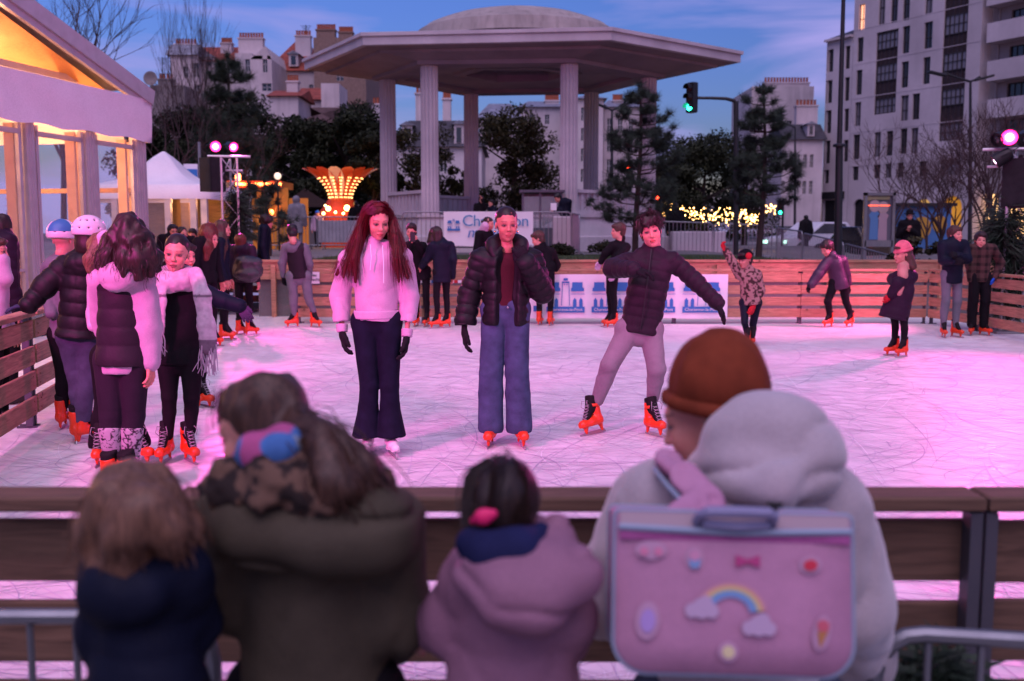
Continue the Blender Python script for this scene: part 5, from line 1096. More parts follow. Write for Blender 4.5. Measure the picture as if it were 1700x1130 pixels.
def pine(label, px, y0, y1, wpx, Y, seed, z0=None, tiers=9, bare=.28, group='young pines', tuft=.17, tilt=0.0, nm=None, dens=70):
    z0 = BZ if z0 is None else z0; rg = random.Random(seed); b = W(px, y0, Y); b.z = z0; H = W(px, y1, Y).z - z0; wr = (W(px + wpx / 2, y0, Y).x - b.x); o = empty('pine_tree', b, label, 'tree', group); m = MB(); tops = []
    tr = [b + Vector((tilt * t + .05 * math.sin(t * 5 + seed), .04 * math.cos(t * 4), H * t)) for t in np.linspace(0, 1, 9)]; m.tube(tr, [.075 * H / 4 * (1 - .85 * t) + .008 for t in np.linspace(0, 1, 9)], 8, False)
    for i in range(tiers):
        t = bare + (1 - bare) * (i / tiers) + rg.uniform(-.02, .02); t = min(t, .97); j = int(t * 8); p = tr[j].lerp(tr[min(8, j + 1)], t * 8 - j); Lb = wr * (1.12 - t * .9) * rg.uniform(.6, 1.1) if t < .9 else wr * .2
        k = rg.randint(3, 5)
        for q in range(k):
            a = q * 6.28 / k + rg.uniform(-.5, .5) + i; d = Vector((math.cos(a), math.sin(a), 0)); L = Lb * rg.uniform(.6, 1.15); pts = [p, p + d * L * .5 + Vector((0, 0, L * .05)), p + d * L * .85 + Vector((0, 0, L * .22)), p + d * L + Vector((0, 0, L * .38))]
            m.tube(pts, [.022, .016, .012, .007], 4, False); tops += [(pts[3], .9), (pts[2], .8)]
            for w_ in (-1, 1):
                if L > .3: s_ = Vector((-d.y, d.x, 0)) * w_; e = pts[1].lerp(pts[2], rg.random()); f = e + s_ * L * rg.uniform(.25, .4) + d * L * .2 + Vector((0, 0, L * .15)); m.tube([e, f], [.010, .006], 3, False); tops += [(f, .75), (e.lerp(f, .5), .5)]
    tops.append((tr[-1], 1.0)); tops.append((tr[-1] - Vector((0, 0, .15)), .8)); m.obj('trunk', M_BARK, o, True); m = MB(); ml = []
    for c, s_ in tops:
        for i in range(int(dens * s_)):
            d = Vector((rg.gauss(0, 1), rg.gauss(0, 1), rg.gauss(.35, .8))).normalized(); r_ = tuft * s_ * rg.uniform(.6, 1.25); st = c + Vector((rg.gauss(0, .03), rg.gauss(0, .03), rg.gauss(0, .03))); w_ = d.orthogonal().normalized() * .0065; m.add([st - w_, st + w_, st + d * r_], [(0, 1, 2)])
    m.obj('needles', nm or M_NEED, o); return o
# trees
for i, a in enumerate([(262, 380, 214, 150, 44, 'dark evergreen beside the marquee roof'), (330, 380, 196, 150, 47, 'dark evergreen behind the left floodlight tower'), (425, 385, 172, 170, 50, 'dark evergreen under the white gabled house'), (505, 385, 196, 150, 46, 'dark evergreen between the hill houses and the flower ride'), (575, 385, 184, 150, 44, 'dark evergreen behind the flower ride'), (622, 385, 215, 90, 40.5, 'small evergreen just left of the bandstand')]):
    leafy(a[5], a[0], a[1], a[2] - 8, a[3] * 1.35, a[4], 20 + i, n=15000, size=.22)
leafy('magnolia seen between the two left bandstand columns', 690, 380, 205, 170, 41, 31, n=7500, size=.18, lm=M_LEAF2)
leafy('broad magnolia framed by the front bandstand columns', 852, 385, 176, 205, 41.5, 32, n=13000, size=.19, lm=M_LEAF2, shape=.95)
leafy('low dark shrub between the middle bandstand columns', 760, 380, 270, 90, 42, 33, n=4500, size=.18, lm=M_LEAF2)
leafy('round evergreen behind the traffic light pole', 1165, 385, 232, 235, 44, 34, n=14000, size=.2)
leafy('evergreen to the right of the young pine by the bandstand', 1110, 385, 262, 130, 42, 35, n=8000, size=.2); leafy('evergreen behind the tall thin pine', 1235, 385, 248, 110, 45, 36, n=6000, size=.2)
pine('tall umbrella shaped pine among the evergreens on the left', 385, 380, 92, 190, 38, 41, tiers=15, bare=.2, tuft=.45, dens=130, nm=M_NEED)
pine('young pine with tufted branches beside the bandstand steps', 1058, 400, 142, 215, 25.6, 42, tiers=14, bare=.16, tuft=.27, dens=120)
pine('taller thin pine in front of the fairy lights', 1262, 440, 145, 185, 24.5, 43, tiers=13, bare=.32, tuft=.25, z0=.75, dens=110)
pine('low spreading pine behind the left floodlight tower', 445, 400, 300, 150, 24, 44, tiers=5, bare=.3, tuft=.22, z0=.6)
bare_tree('tall leafless tree behind the marquee roof', 105, 380, -60, 40, 51, spread=.55, depth=6, r=.14); bare_tree('leafless sapling rising left of the hill houses', 318, 380, 15, 45, 52, spread=.3, depth=6, r=.07, up=.3, mr=.004); bare_tree('thin leafless tree in front of the hill houses', 352, 380, 2, 48, 53, spread=.25, depth=6, r=.07, up=.35, mr=.004)
bare_tree('leafless tree with fine twigs over the left floodlights', 295, 380, 120, 36, 54, spread=.6, depth=6, r=.08); bare_tree('reddish leafless tree behind the pink lamps', 400, 380, 190, 34, 59, spread=.7, depth=6, r=.07)
for i, (px, yt, Y, lb) in enumerate([(1488, 195, 34, 'leafless street tree before the brown glazed bay'), (1572, 225, 31, 'leafless multi stemmed tree right of the poster panel'), (1640, 160, 27, 'leafless tree left of the right floodlight tower'), (1540, 260, 36, 'small leafless tree behind the blue and yellow kiosk')]):
    bare_tree(lb, px, 400, yt, Y, 60 + i, spread=.6, depth=6, r=.06, z0=.2, trunks=3 if i in (1, 2) else 1)
for i, (px, Y, w_, yt, lb) in enumerate([(1512, 20.5, 60, 392, 'leafy green bush behind the pink beanie'), (1470, 21, 60, 418, 'grey leaved low bush below the barriers'), (1560, 19.5, 70, 398, 'dark bush behind the two boys on the right'), (1660, 19, 90, 380, 'bush at the foot of the right floodlight tower'), (1010, 24, 70, 404, 'low planting in front of the bandstand plinth'), (930, 24.5, 60, 408, 'low planting under the dark jacketed man')]):
    leafy(lb, px, 440, yt, w_, Y, 70 + i, n=1500, size=.10, group='bushes near the rink', z0=(.1 if px > 1300 else .9), name='bush', trunk=False, lm=M_LEAF2 if i == 0 else M_LEAF)
# ---- floodlight towers
M_TRUSS = mat('aluminium truss', (0.55, 0.52, 0.55), 0.4, 'paint', metal=.4); M_LENS = mat('lit magenta lens', (1, .5, .8), .5, emit=(1.0, 0.0, 0.16), power=2.6); M_LENSC = mat('lit lens core', (1, .8, .9), .5, emit=(1.0, 0.55, 0.85), power=5)
def par(parent, p, target, r=.10, lit=True, power=600, spot=R(75), col=MAG, nm='floodlight', lbl=None, cat='floodlight', grp='stage floodlights', size=.12):
    d = (Vector(target) - Vector(p)).normalized(); M_ = d.to_track_quat('Z', 'Y').to_matrix().to_4x4(); o = empty(nm, p, lbl, cat, grp)
    def L(m_, name, mt, sm=True, par_=None):
        m_.V = [M_ @ Vector(v) + Vector(p) for v in m_.V]; return m_.obj(name, mt, par_ or o, sm)
    b = MB(); b.lathe((0, 0, -.26), [(.03, 0), (r * .7, .02), (r * .85, .10), (r, .24), (r * 1.02, .27), (r * .9, .27), (r * .88, .235), (.01, .235)], 20); L(b, 'housing', M_BLACK)
    b = MB(); b.lathe((0, 0, -.015), [(r * .42, 0), (r * .40, .014), (r * .25, .022), (.002, .026)], 20); L(b, 'lens', (M_LENSC if lit else M_PANE))
    if lit: b = MB(); b.lathe((0, 0, -.020), [(r * .90, 0), (r * .89, .006), (r * .70, .010), (r * .42, .0)], 20); L(b, 'lens_rim', M_LENS)
    b = MB(); b.tube([(r * 1.05, 0, -.1), (r * 1.1, .02, -.1), (r * 1.1, .0, -.25), (0, 0, -.36), (-r * 1.1, 0, -.25), (-r * 1.1, .02, -.1), (-r * 1.05, 0, -.1)], .008, 5); L(b, 'yoke', M_BLACK)
    if lit: l = lamp('floodlight_beam', 'SPOT', Vector(p) + d * .06, power, col, size, Vector(p) + d * 5, spot, .6)
    return o
def truss(label, c, h, w=.28, z0=0.0, rz=0.0, top_w=1.1, grp='lighting towers round the rink'):
    o = empty('lighting_tower', (c[0], c[1], z0), label, 'tower', grp); m = MB(); ca, sa = math.cos(rz), math.sin(rz); Q = lambda x, y, z: Vector((c[0] + x * ca - y * sa, c[1] + x * sa + y * ca, z0 + z))
    cor = [(-w / 2, -w / 2), (w / 2, -w / 2), (0, w / 2)]
    for x, y in cor: m.tube([Q(x, y, 0), Q(x, y, h)], .022, 8)
    m.obj('uprights', M_TRUSS, o, True); m = MB(); n = int(h / .32)
    for k in range(n):
        for i in range(3):
            a_, b_ = cor[i], cor[(i + 1) % 3]; za, zb_ = k * h / n, (k + 1) * h / n
            if k % 2: za, zb_ = zb_, za
            m.tube([Q(*a_, za), Q(*b_, zb_)], .010, 5, False)
    m.obj('bracing', M_TRUSS, o, True); m = MB(); m.tube([Q(-top_w / 2, -.1, h + .02), Q(top_w / 2, -.1, h + .02)], .024, 8); m.tube([Q(-top_w * .4, .1, h - .22), Q(top_w * .3, .1, h - .22)], .02, 8); m.obj('crossbar', M_TRUSS, o, True); m = MB(); m.box((c[0], c[1], z0 + .02), (.7, .7, .03)); m.obj('base_plate', M_GALV, o); return Q
def speaker(p, label, s=1.0, rz=0):
    o = empty('loudspeaker', p, label, 'loudspeaker', 'black loudspeakers on the towers', rz); m = MB(); M_ = Matrix.Rotation(rz, 4, 'Z'); w, d, h = .42 * s, .40 * s, .72 * s
    m.prism([Vector(p) + M_ @ Vector(v) for v in ((-w / 2, -d / 2, 0), (w / 2, -d / 2, 0), (w * .36, d / 2, 0), (-w * .36, d / 2, 0))], (0, 0, h)); m.obj('cabinet', M_BLACK, o); m = MB(); m.box(Vector(p) + M_ @ Vector((0, -d / 2 - .008, h / 2)), (w * .92, .012, h * .94), rz=rz); m.obj('grille', mat('speaker grille', (.02, .02, .022), .9, 'cloth'), o); return o
YL = 18.4; zt = W(395, 262, YL).z; cL = W(385, 400, YL); Q = truss('aluminium truss tower left of the flower ride with two lit pink lamps', (cL.x, YL), zt, rz=.2, top_w=.75)
tgt = (1.5, 9.5, 0)
par(None, W(358, 243, YL - .15), (0.3, 7.0, .8), r=.105, power=330, lbl='lit pink lamp at the left end of the left tower bar'); par(None, W(388, 244, YL + .1), (2.5, 9, .4), r=.095, power=300, lbl='lit pink lamp at the right end of the left tower bar')
speaker(W(352, 318, YL - .1), 'black loudspeaker under the lamps of the left tower', .85, rz=.5)
YR = 14.9; cR = W(1683, 400, YR); zt = W(1690, 250, YR).z; Q = truss('aluminium truss tower wrapped in fir at the right edge', (cR.x, YR), zt, rz=-.3, top_w=1.0)
par(None, W(1676, 228, YR - .25), (3.2, 7.5, .8), r=.125, power=480, lbl='lit pink lamp on top of the right tower'); par(None, W(1655, 232, YR - .1), (0, 12, .1), r=.11, lit=False, lbl='unlit black lamp left of the lit lamp on the right tower'); par(None, W(1652, 268, YR - .1), (4, 16, .3), r=.11, power=430, lbl='lamp aimed down at the fence from the right tower', col=(1.0, .12, .42), spot=R(80)); par(None, W(1702, 232, YR - .1), (5, 9, .1), r=.11, lit=False, lbl='unlit black lamp at the far right of the right tower')
speaker(W(1694, 345, YR - .05), 'large black loudspeaker hung on the right tower', 1.0, rz=-.4)
def fir_garland(label, pts, seed, n=2600, r=.17):
    rg = random.Random(seed); m = MB(); P = [Vector(p) for p in pts]
    for i in range(n):
        t = rg.random() * (len(P) - 1); j = int(t); c = P[j].lerp(P[j + 1], t - j); d = Vector((rg.gauss(0, 1), rg.gauss(0, 1), rg.gauss(-.2, .8))).normalized(); s_ = c + d * rg.uniform(0, r); e = s_ + (d + Vector((rg.gauss(0, .4), rg.gauss(0, .4), -.3))) * r * rg.uniform(.3, .9); w_ = (e - s_).orthogonal().normalized() * .010; m.add([s_ - w_, s_ + w_, e], [(0, 1, 2)])
    return tag(m.obj('fir_garland', M_NEED, base=P[0]), label, 'garland', 'fir branches tied to the towers')
fir_garland('fir branches tied round the lower right tower', [W(1676, 350, YR), W(1660, 400, YR), W(1690, 440, YR), W(1672, 520, YR)], 1, 5200, .30); fir_garland('fir branches tied round the lower left tower', [W(392, 320, YL), W(398, 360, YL), W(388, 400, YL)], 2, 2200, .22)
# two unseen towers and their lamps added for pink light on skaters and marquee
for x_, aims in ((-4.2, (((0.2, 8.0, 1.0), 430, R(80)), ((1.5, 14.5, .6), 700, R(60)))), (8.6, (((2.0, 8.5, 1.0), 380, R(80)), ((-6.5, 16.0, 3.6), 1500, R(40))))):
    sd_ = 'left' if x_ < 0 else 'right'; Q = truss('unseen truss tower at the near %s corner of the rink' % sd_, (x_, 1.2), 3.6, z0=-.39, top_w=.9)
    for k, (tg_, pw, an) in enumerate(aims): par(None, Vector((x_ + k * .4 - .2, 1.2, 3.55)), tg_, power=pw, col=MAG, lbl='unseen pink lamp on the near %s tower, aimed towards the %s' % (sd_, ('middle', 'far end')[k]), spot=an, size=.2)
# ---- pagoda tent further back
YP = 23.5; pg = empty('pagoda_tent', W(262, 400, YP), 'white pagoda tent with glazed walls beyond the marquee corner', 'tent'); x0, x1, zv0, zv1, zp = W(134, 330, YP).x, W(343, 330, YP).x, W(300, 330, YP).z, W(300, 308, YP).z, W(238, 243, YP).z; w_ = x1 - x0; cx, cy = (x0 + x1) / 2, YP + w_ / 2; m = MB(); rings = []
for t in np.linspace(0, 1, 9): rings.append((w_ / 2 * (1 - t) ** 1.0 * (1 - .32 * math.sin(t * math.pi) ** 1.0) + .03, zv1 + (zp - zv1) * t ** 1.25))
V = []; F = []
for r_, z in [(w_ / 2 + .04, zv0)] + rings:
    for a_ in range(4): 
        for f in range(5): A_ = Vector(((-1, 1, 1, -1)[a_], (-1, -1, 1, 1)[a_], 0)); B_ = Vector(((1, 1, -1, -1)[a_], (-1, 1, 1, -1)[a_], 0)); p = A_.lerp(B_, f / 5) * r_; V.append((cx + p.x, cy + p.y, z))
for k in range(len(rings)):
    for j in range(20): F.append((k * 20 + j, k * 20 + (j + 1) % 20, (k + 1) * 20 + (j + 1) % 20, (k + 1) * 20 + j))
mkobj('canopy', V, F, M_TENT, pg); 
for px in (137, 192, 280, 322, 340):
    m = MB(); q = W(px, 360, YP + .03); m.box((q.x, YP + .03, zv1 / 2), (.14, .12, zv1)); m.obj('post', M_ALU, pg)
for a_, b_ in ((137, 192), (192, 280), (280, 322), (322, 340)):
    m = MB(); A_, B_ = W(a_, 0, YP).x + .1, W(b_, 0, YP).x - .1; 
    for z in (.5, zv0 - .05): m.beam((A_, YP + .03, z), (B_, YP + .03, z), .06, .08)
    wf = m.obj('window_frame', M_ALU, pg); m = MB(); m.quad((A_, YP + .02, .05), (B_, YP + .02, .05), (B_, YP + .02, zv0), (A_, YP + .02, zv0)); m.obj('pane', M_GLASS, wf)
m = MB(); m.box((cx, YP + w_ - .2, 1.4), (w_ * .95, .08, 2.8)); m.box((cx + .5, YP + 1.4, 1.3), (.3, .3, 2.6)); m.obj('inner_wall', M_FLOORW, pg); lamp('tent_lamp', 'POINT', (cx + 1.2, YP + 1.0, 2.2), 22, (1, .45, .15), .2)
# ---- flower ride
YF = 39; c = W(566, 355, YF); fr = empty('flower_ride', (c.x, YF, BZ), 'glowing red fairground ride shaped like an open flower', 'fairground ride'); M_PETAL = mat('red petal', (0.42, 0.035, 0.015), 0.4, 'paint', emit=(1.0, .12, .03), power=.05); M_BULB = mat('warm bulb', (1, .8, .5), .5, emit=(1.0, .55, .18), power=5); M_BULB2 = mat('small warm bulb', (1, .8, .5), .5, emit=(1.0, .50, .16), power=2.2)
s_ = YF / FPX; zb, zt_, zm = W(0, 355, YF).z, W(0, 280, YF).z, W(0, 333, YF).z
m = MB(); m.lathe((c.x, YF, 0), [(35 * s_, BZ), (38 * s_, zb), (24 * s_, zm - .1), (22 * s_, zm), (12 * s_, zm + .2)], 24); m.obj('base', M_PETAL, fr, True)
for k in range(16):
    a_ = k * 2 * math.pi / 16; d = Vector((math.cos(a_), math.sin(a_), 0)); sd = Vector((-d.y, d.x, 0)); V = []; F = []; nn = 10
    for i in range(nn + 1):
        t = i / nn; r_ = (17 + 45 * t ** 1.9) * s_; z = zm + (zt_ - zm) * (1 - (1 - t) ** 1.25); hw = (3.2 + 8.5 * math.sin(min(1, t * 1.05) * math.pi * .78)) * s_ * (1 if t < .97 else .5)
        for q in (-1, 0, 1): V.append(Vector((c.x, YF, z)) + d * (r_ - (0 if q else .10)) + sd * hw * q)
    for i in range(nn):
        for q in (0, 1): F.append((i * 3 + q, i * 3 + q + 1, i * 3 + q + 4, i * 3 + q + 3))
    pt = mkobj('petal', V, F, M_PETAL if k % 4 else mat('pale petal', (.5, .3, .28), .5, emit=(1, .4, .3), power=.08), fr)
    m = MB()
    for i in range(7):
        t = .08 + .62 * i / 7; r_ = (17 + 45 * t ** 1.9) * s_; z = zm + (zt_ - zm) * (1 - (1 - t) ** 1.25)
        for q in (-.45, .45): m.sphere(Vector((c.x, YF, z)) + d * (r_ + .03) + sd * q * (3.2 + 8.5 * math.sin(t * 2.4)) * s_, .024, 6, 4); m.sphere(Vector((c.x, YF, z)) + d * (r_ - .14) + sd * q * .6 * (3.2 + 8.5 * math.sin(t * 2.4)) * s_, .022, 5, 4)
    m.obj('bulbs', M_BULB2, pt)
m = MB()
for px, py, r_ in ((545, 346, 5.5), (576, 345, 6.5), (537, 354, 3.5), (584, 353, 3.5), (557, 352, 3), (570, 354, 3), (590, 350, 2.5), (540, 341, 2.5)): m.sphere(W(px, py, YF - 1.05), r_ * .72 * s_, 10, 7)
m.obj('bulbs', M_BULB, fr, True); lamp('ride_light', 'POINT', (c.x, YF - 2.0, zb + .3), 25, (1, .5, .15), .3)
# ride with orange lit sign
YO = 33; m = MB(); a_, b_ = W(378, 306, YO), W(468, 306, YO); ro = empty('kiddie_ride', ((a_.x + b_.x) / 2, YO, .9), 'orange fairground stall with a lit bar of lamps behind the left tower', 'fairground stall'); m.box(((a_.x + b_.x) / 2, YO + .8, a_.z), (b_.x - a_.x, 1.8, .22)); m.obj('canopy', mat('orange stall', (.5, .10, .02), .6, 'paint'), ro)
for px in (382, 420, 452, 464): m = MB(); q = W(px, 0, YO); m.box((q.x, YO + .1, 1.5), (.22 if px > 440 else .12, .12, 2.9)); m.obj('pillar', mat('yellow stall post', (.55, .25, .03), .6, 'paint'), ro)
m = MB()
for i in range(24): m.sphere(W(380 + i * 3.7, 305.5, YO - .15), .05, 6, 4)
for px, py in ((395, 292), (395, 296), (450, 352)): m.sphere(W(px, py, YO - .2), .09, 8, 6)
m.obj('bulbs', mat('orange bulbs', (1, .3, .1), .5, emit=(1, .22, .05), power=9), ro)
m = MB(); m.box((W(440, 0, YO).x, YO + 1.4, 1.7), (1.9, .1, 1.9)); m.obj('back_panel', mat('orange panel', (.35, .09, .02), .7, 'paint', emit=(1, .3, .05), power=.12), ro)
gl = empty('globe_lamp', W(461, 292, 31), 'round white globe lamp above the orange stall', 'lamp'); m = MB(); m.sphere(W(461, 292, 31), .11, 12, 8); m.obj('globe', mat('globe glow', (.6, .5, .4), .5, emit=(1, .7, .5), power=.6), gl, True); m = MB(); q = W(461, 300, 31); m.tube([(q.x, 31, BZ), (q.x, 31, q.z)], .03, 6); m.obj('post', M_POLE, gl)
sg = empty('street_sign', W(318, 290, 26), 'small blue and white direction sign by the pagoda tent', 'sign'); q0, q1 = W(306, 300, 26), W(328, 272, 26); m = MB(); m.box(((q0.x + q1.x) / 2, 26, (q0.z + q1.z) / 2), (q1.x - q0.x, .04, q1.z - q0.z)); m.obj('board', M_BANNER, sg); m = MB(); m.box(((q0.x + q1.x) / 2 + .03, 25.97, (q0.z + q1.z) / 2 - .05), ((q1.x - q0.x) * .8, .02, (q1.z - q0.z) * .62)); m.obj('blue_field', M_BLUE, sg); m = MB(); m.box((q1.x + .05, 26.03, 2), (.06, .06, 3.6)); m.obj('post', M_GALV, sg)
# stalls, booth
st = empty('market_stall', W(520, 350, 43), 'low brown roofed market stall left of the flower ride', 'stall'); q0, q1 = W(470, 352, 43), W(560, 330, 43); m = MB(); m.prism([(q0.x, 42, q0.z + .2), (q1.x, 42, q0.z + .2), ((q0.x + q1.x) / 2, 42, q1.z + .4)], (0, 4, 0)); m.obj('roof', M_BROWN, st); m = MB(); m.box(((q0.x + q1.x) / 2, 44, 1.3), ((q1.x - q0.x) * .9, 3, 1.6)); m.obj('wall', M_GREYW, st)
bt = empty('booth', W(907, 350, 29.5), 'grey glazed booth standing beside the right front bandstand column', 'booth'); q0, q1 = W(868, 352, 29.5), W(932, 317, 29.5); zc = (BZ + q1.z) / 2; m = MB(); cxx = (q0.x + q1.x) / 2; ww = q1.x - q0.x
for sx in (-1, -.1, 1): m.box((cxx + sx * ww / 2, 29.5, zc), (.06, .06, q1.z - BZ))
m.box((cxx, 29.9, q1.z), (ww + .2, 1.0, .07)); m.box((cxx, 30.3, zc), (ww, .04, q1.z - BZ)); m.box((cxx, 29.5, BZ + .35), (ww, .05, .7)); m.obj('frame', M_DGALV, bt); m = MB(); m.box((cxx, 29.49, zc + .2), (ww * .96, .02, (q1.z - BZ) * .6)); m.obj('pane', M_GLASS, bt)
gb = tag(MB().box((0, 0, .5), (.72, .45, 1.0), bev=.03).obj('concrete_block', M_KS, base=(0, 0, 0)), 'pale concrete block below the man in the dark jacket', 'block', 'concrete blocks by the barriers'); gb.location = (W(942, 0, 27.2).x, 27.2, BZ)
gb = tag(MB().box((0, 0, .5), (1.75, .5, .95), bev=.03).obj('concrete_block', M_KS, base=(0, 0, 0)), 'long pale concrete block under the fairy lights', 'block', 'concrete blocks by the barriers'); gb.location = (W(1166, 0, 33).x, 33, .55)
for px, Y_ in ((470, 34.5), (560, 34.2)):
    m = MB(); m.box((0, 0, 0), (1.35, .02, .75)); o = tag(m.obj('tarpaulin', mat('pale tarpaulin', (.30, .29, .32), .7, 'cloth', scale=.3)), 'pale sheet hung behind the barrier %s the flower ride' % ('left of' if px < 500 else 'below'), 'sheet', 'pale sheets behind the barriers'); o.location = (W(px, 385, Y_).x, Y_, W(px, 384, Y_).z)
# ---- fairy lights on a hedge
hd = empty('lit_hedge', W(1195, 380, 37), 'hedge covered with warm fairy lights between the two young pines', 'hedge'); rg = random.Random(9); m = MB(); m2 = MB()
for i in range(2600):
    px, py = rg.uniform(1098, 1294), rg.uniform(350, 392); c = W(px, py, 37 + rg.uniform(-.2, .7)); v = Vector([rg.gauss(0, .05) for _ in range(3)]); u = Vector([rg.gauss(0, .05) for _ in range(3)]); m.add([c, c + v, c + u], [(0, 1, 2)])
m.obj('leaves', M_LEAF, hd)
cl = [(1112, 352, 14, 9), (1135, 352, 16, 10), (1160, 356, 12, 8), (1180, 360, 12, 9), (1200, 355, 16, 11), (1212, 360, 10, 8), (1235, 358, 12, 9), (1250, 362, 8, 6), (1268, 350, 7, 9), (1278, 345, 8, 5)]
for i in range(270):
    cx_, cy_, sx_, sy_ = cl[rg.randrange(len(cl))]; px, py = rg.gauss(cx_, sx_ * .6), min(374, rg.gauss(cy_, sy_ * .7)); m2.sphere(W(px, py, 36.6), rg.choice((.012, .016, .024)), 5, 4)
o = m2.obj('fairy_lights', mat('fairy bulbs', (1, .8, .5), .5, emit=(1.0, .50, .14), power=8), hd); o['kind'] = 'stuff'
# ---- street furniture
def pole(label, pts, r, name='street_lamp', cat='street lamp', group='street lamps'):
    o = empty(name, pts[0], label, cat, group); m = MB(); m.tube(pts, r, 10); m.obj('pole', M_POLE, o, True); return o
Y_ = 30; b = W(1222, 420, Y_); b.z = .7; tl = pole('dark traffic signal mast with a long curved arm over the evergreens', [b, W(1222, 168, Y_)], .075, 'traffic_light', 'traffic light', 'traffic lights'); m = MB(); m.tube([W(1222, 174, Y_), W(1219, 167, Y_), W(1205, 163.5, Y_), W(1180, 162.5, Y_), W(1156, 162.5, Y_)], [.06, .06, .05, .045, .04], 8); m.obj('arm', M_POLE, tl, True)
def signal(parent, c, s, on, M_=None):
    m = MB(); m.box((c.x + .02 * s, c.y, c.z), (.30 * s, .22 * s, .95 * s), bev=.03 * s); h = m.obj('signal_head', M_BLACK, parent)
    for i, z in enumerate((.30, 0, -.30)):
        m = MB(); m.lathe((0, 0, 0), [(.11 * s, 0), (.09 * s, .02), (.001, .03)], 14); m.V = [(c.x + .02 * s + v[0], c.y - .115 * s - v[2], c.z + z * s + v[1]) for v in m.V]; colr = ((1, .05, .02), (1, .4, .02), (.02, 1, .55))[i]
        lit = i == on; m.obj('lens', mat('signal %d %s' % (i, lit), tuple(x * .05 for x in colr), .3, emit=colr, power=7 if lit else 0), h)
        m = MB(); n_ = 8
        pts = [(c.x + .02 * s + .12 * s * math.cos(t), c.z + z * s + .12 * s * math.sin(t)) for t in np.linspace(-.2, math.pi + .2, n_)]; V = [(x, c.y - .11 * s, z_) for x, z_ in pts] + [(x, c.y - .30 * s, z_) for x, z_ in pts]; m.add(V, [(i2, i2 + 1, n_ + i2 + 1, n_ + i2) for i2 in range(n_ - 1)]); m.obj('visor', M_BLACK, h)
    return h
c = W(1148, 162, Y_); hd_ = signal(tl, c, .93, 2); MR = Matrix.Rotation(R(-52), 4, 'Z')
for o_ in [hd_] + list(hd_.children):
    off = Vector((c.x, c.y, 0)) - wloc(o_); o_.data.transform(Matrix.Translation(Vector((off.x, off.y, 0))) @ MR @ Matrix.Translation(Vector((-off.x, -off.y, 0))))
m = MB(); m.box((W(1156, 162, Y_).x, Y_, c.z), (.3, .05, .07)); m.box((W(1155, 162, Y_).x, Y_, c.z), (.06, .06, .5)); m.obj('bracket', M_BLACK, tl)
for px, py, Y2, on, zt__, lb in ((1294, 345, 42, 2, .62, 'small green lit traffic signal right of the fairy lights'), (1090, 335, 36, 0, .5, 'red lit traffic signal beside the young pine'), (1042, 284, 55, 0, .8, 'distant red signal seen through the young pine')):
    c = W(px, py, Y2); b = Vector((c.x + .15, Y2, BZ)); t2 = pole(lb, [b, Vector((c.x + .15, Y2, c.z + .4))], .05, 'traffic_light', 'traffic light', 'traffic lights'); signal(t2, c, zt__, on)
for (px, yb_, yt_, Y2, arms, lb) in ((1016, 390, 182, 48, [(1000, 176), (1042, 172)], 'two armed street lamp right of the bandstand columns'), (1611, 400, 134, 42, [(1560, 123), (1630, 130)], 'two armed street lamp before the glazed bay of the apartment building'), (1320, 385, 210, 60, [(1302, 206)], 'thin street lamp behind the tall thin pine')):
    b = W(px, yb_, Y2); b.z = .6; t2 = pole(lb, [b, W(px, (yb_ + yt_) / 2, Y2), W(px, yt_, Y2)], [.09, .07, .05])
    for ax, ay in arms:
        m = MB(); a0, a1 = W(px, yt_ + 1, Y2), W(ax, ay, Y2); m.tube([a0, a0.lerp(a1, .4) + Vector((0, 0, .02)), a0.lerp(a1, .8) + Vector((0, 0, .1)), a1], [.05, .045, .04, .03], 7); arm = m.obj('arm', M_POLE, t2, True); m = MB(); d = (a1 - a0).normalized(); m.box(a1 + d * .1, (.75, .28, .10), M=Matrix.Rotation(-math.asin(d.z) * (1 if d.x > 0 else -1), 4, 'Y'), bev=.03); m.obj('lamp_head', M_POLE, arm)
Y2 = 24.0; p0, p1, p2 = W(1391, 430, Y2), W(1393.5, 242, Y2), W(1401, -30, Y2); p0.z = .2
tp = pole('tall dark mast with a ring halfway up in front of the apartment wing', [p0, W(1391.5, 380, Y2), p1], [.105, .095, .085], 'mast', 'mast', None); m = MB(); m.tube([p1, W(1397, 110, Y2), p2], [.062, .055, .045], 10); m.obj('upper_pole', M_POLE, tp, True); m = MB(); m.lathe(p1, [(.07, -.03), (.145, -.02), (.15, .0), (.145, .03), (.12, .05), (.07, .06)], 16); m.obj('collar', M_POLE, tp, True); m = MB(); m.lathe((p0.x, p0.y, .2), [(.16, 0), (.15, .35), (.12, .45), (.1, .5)], 14); m.obj('base', M_POLE, tp, True)
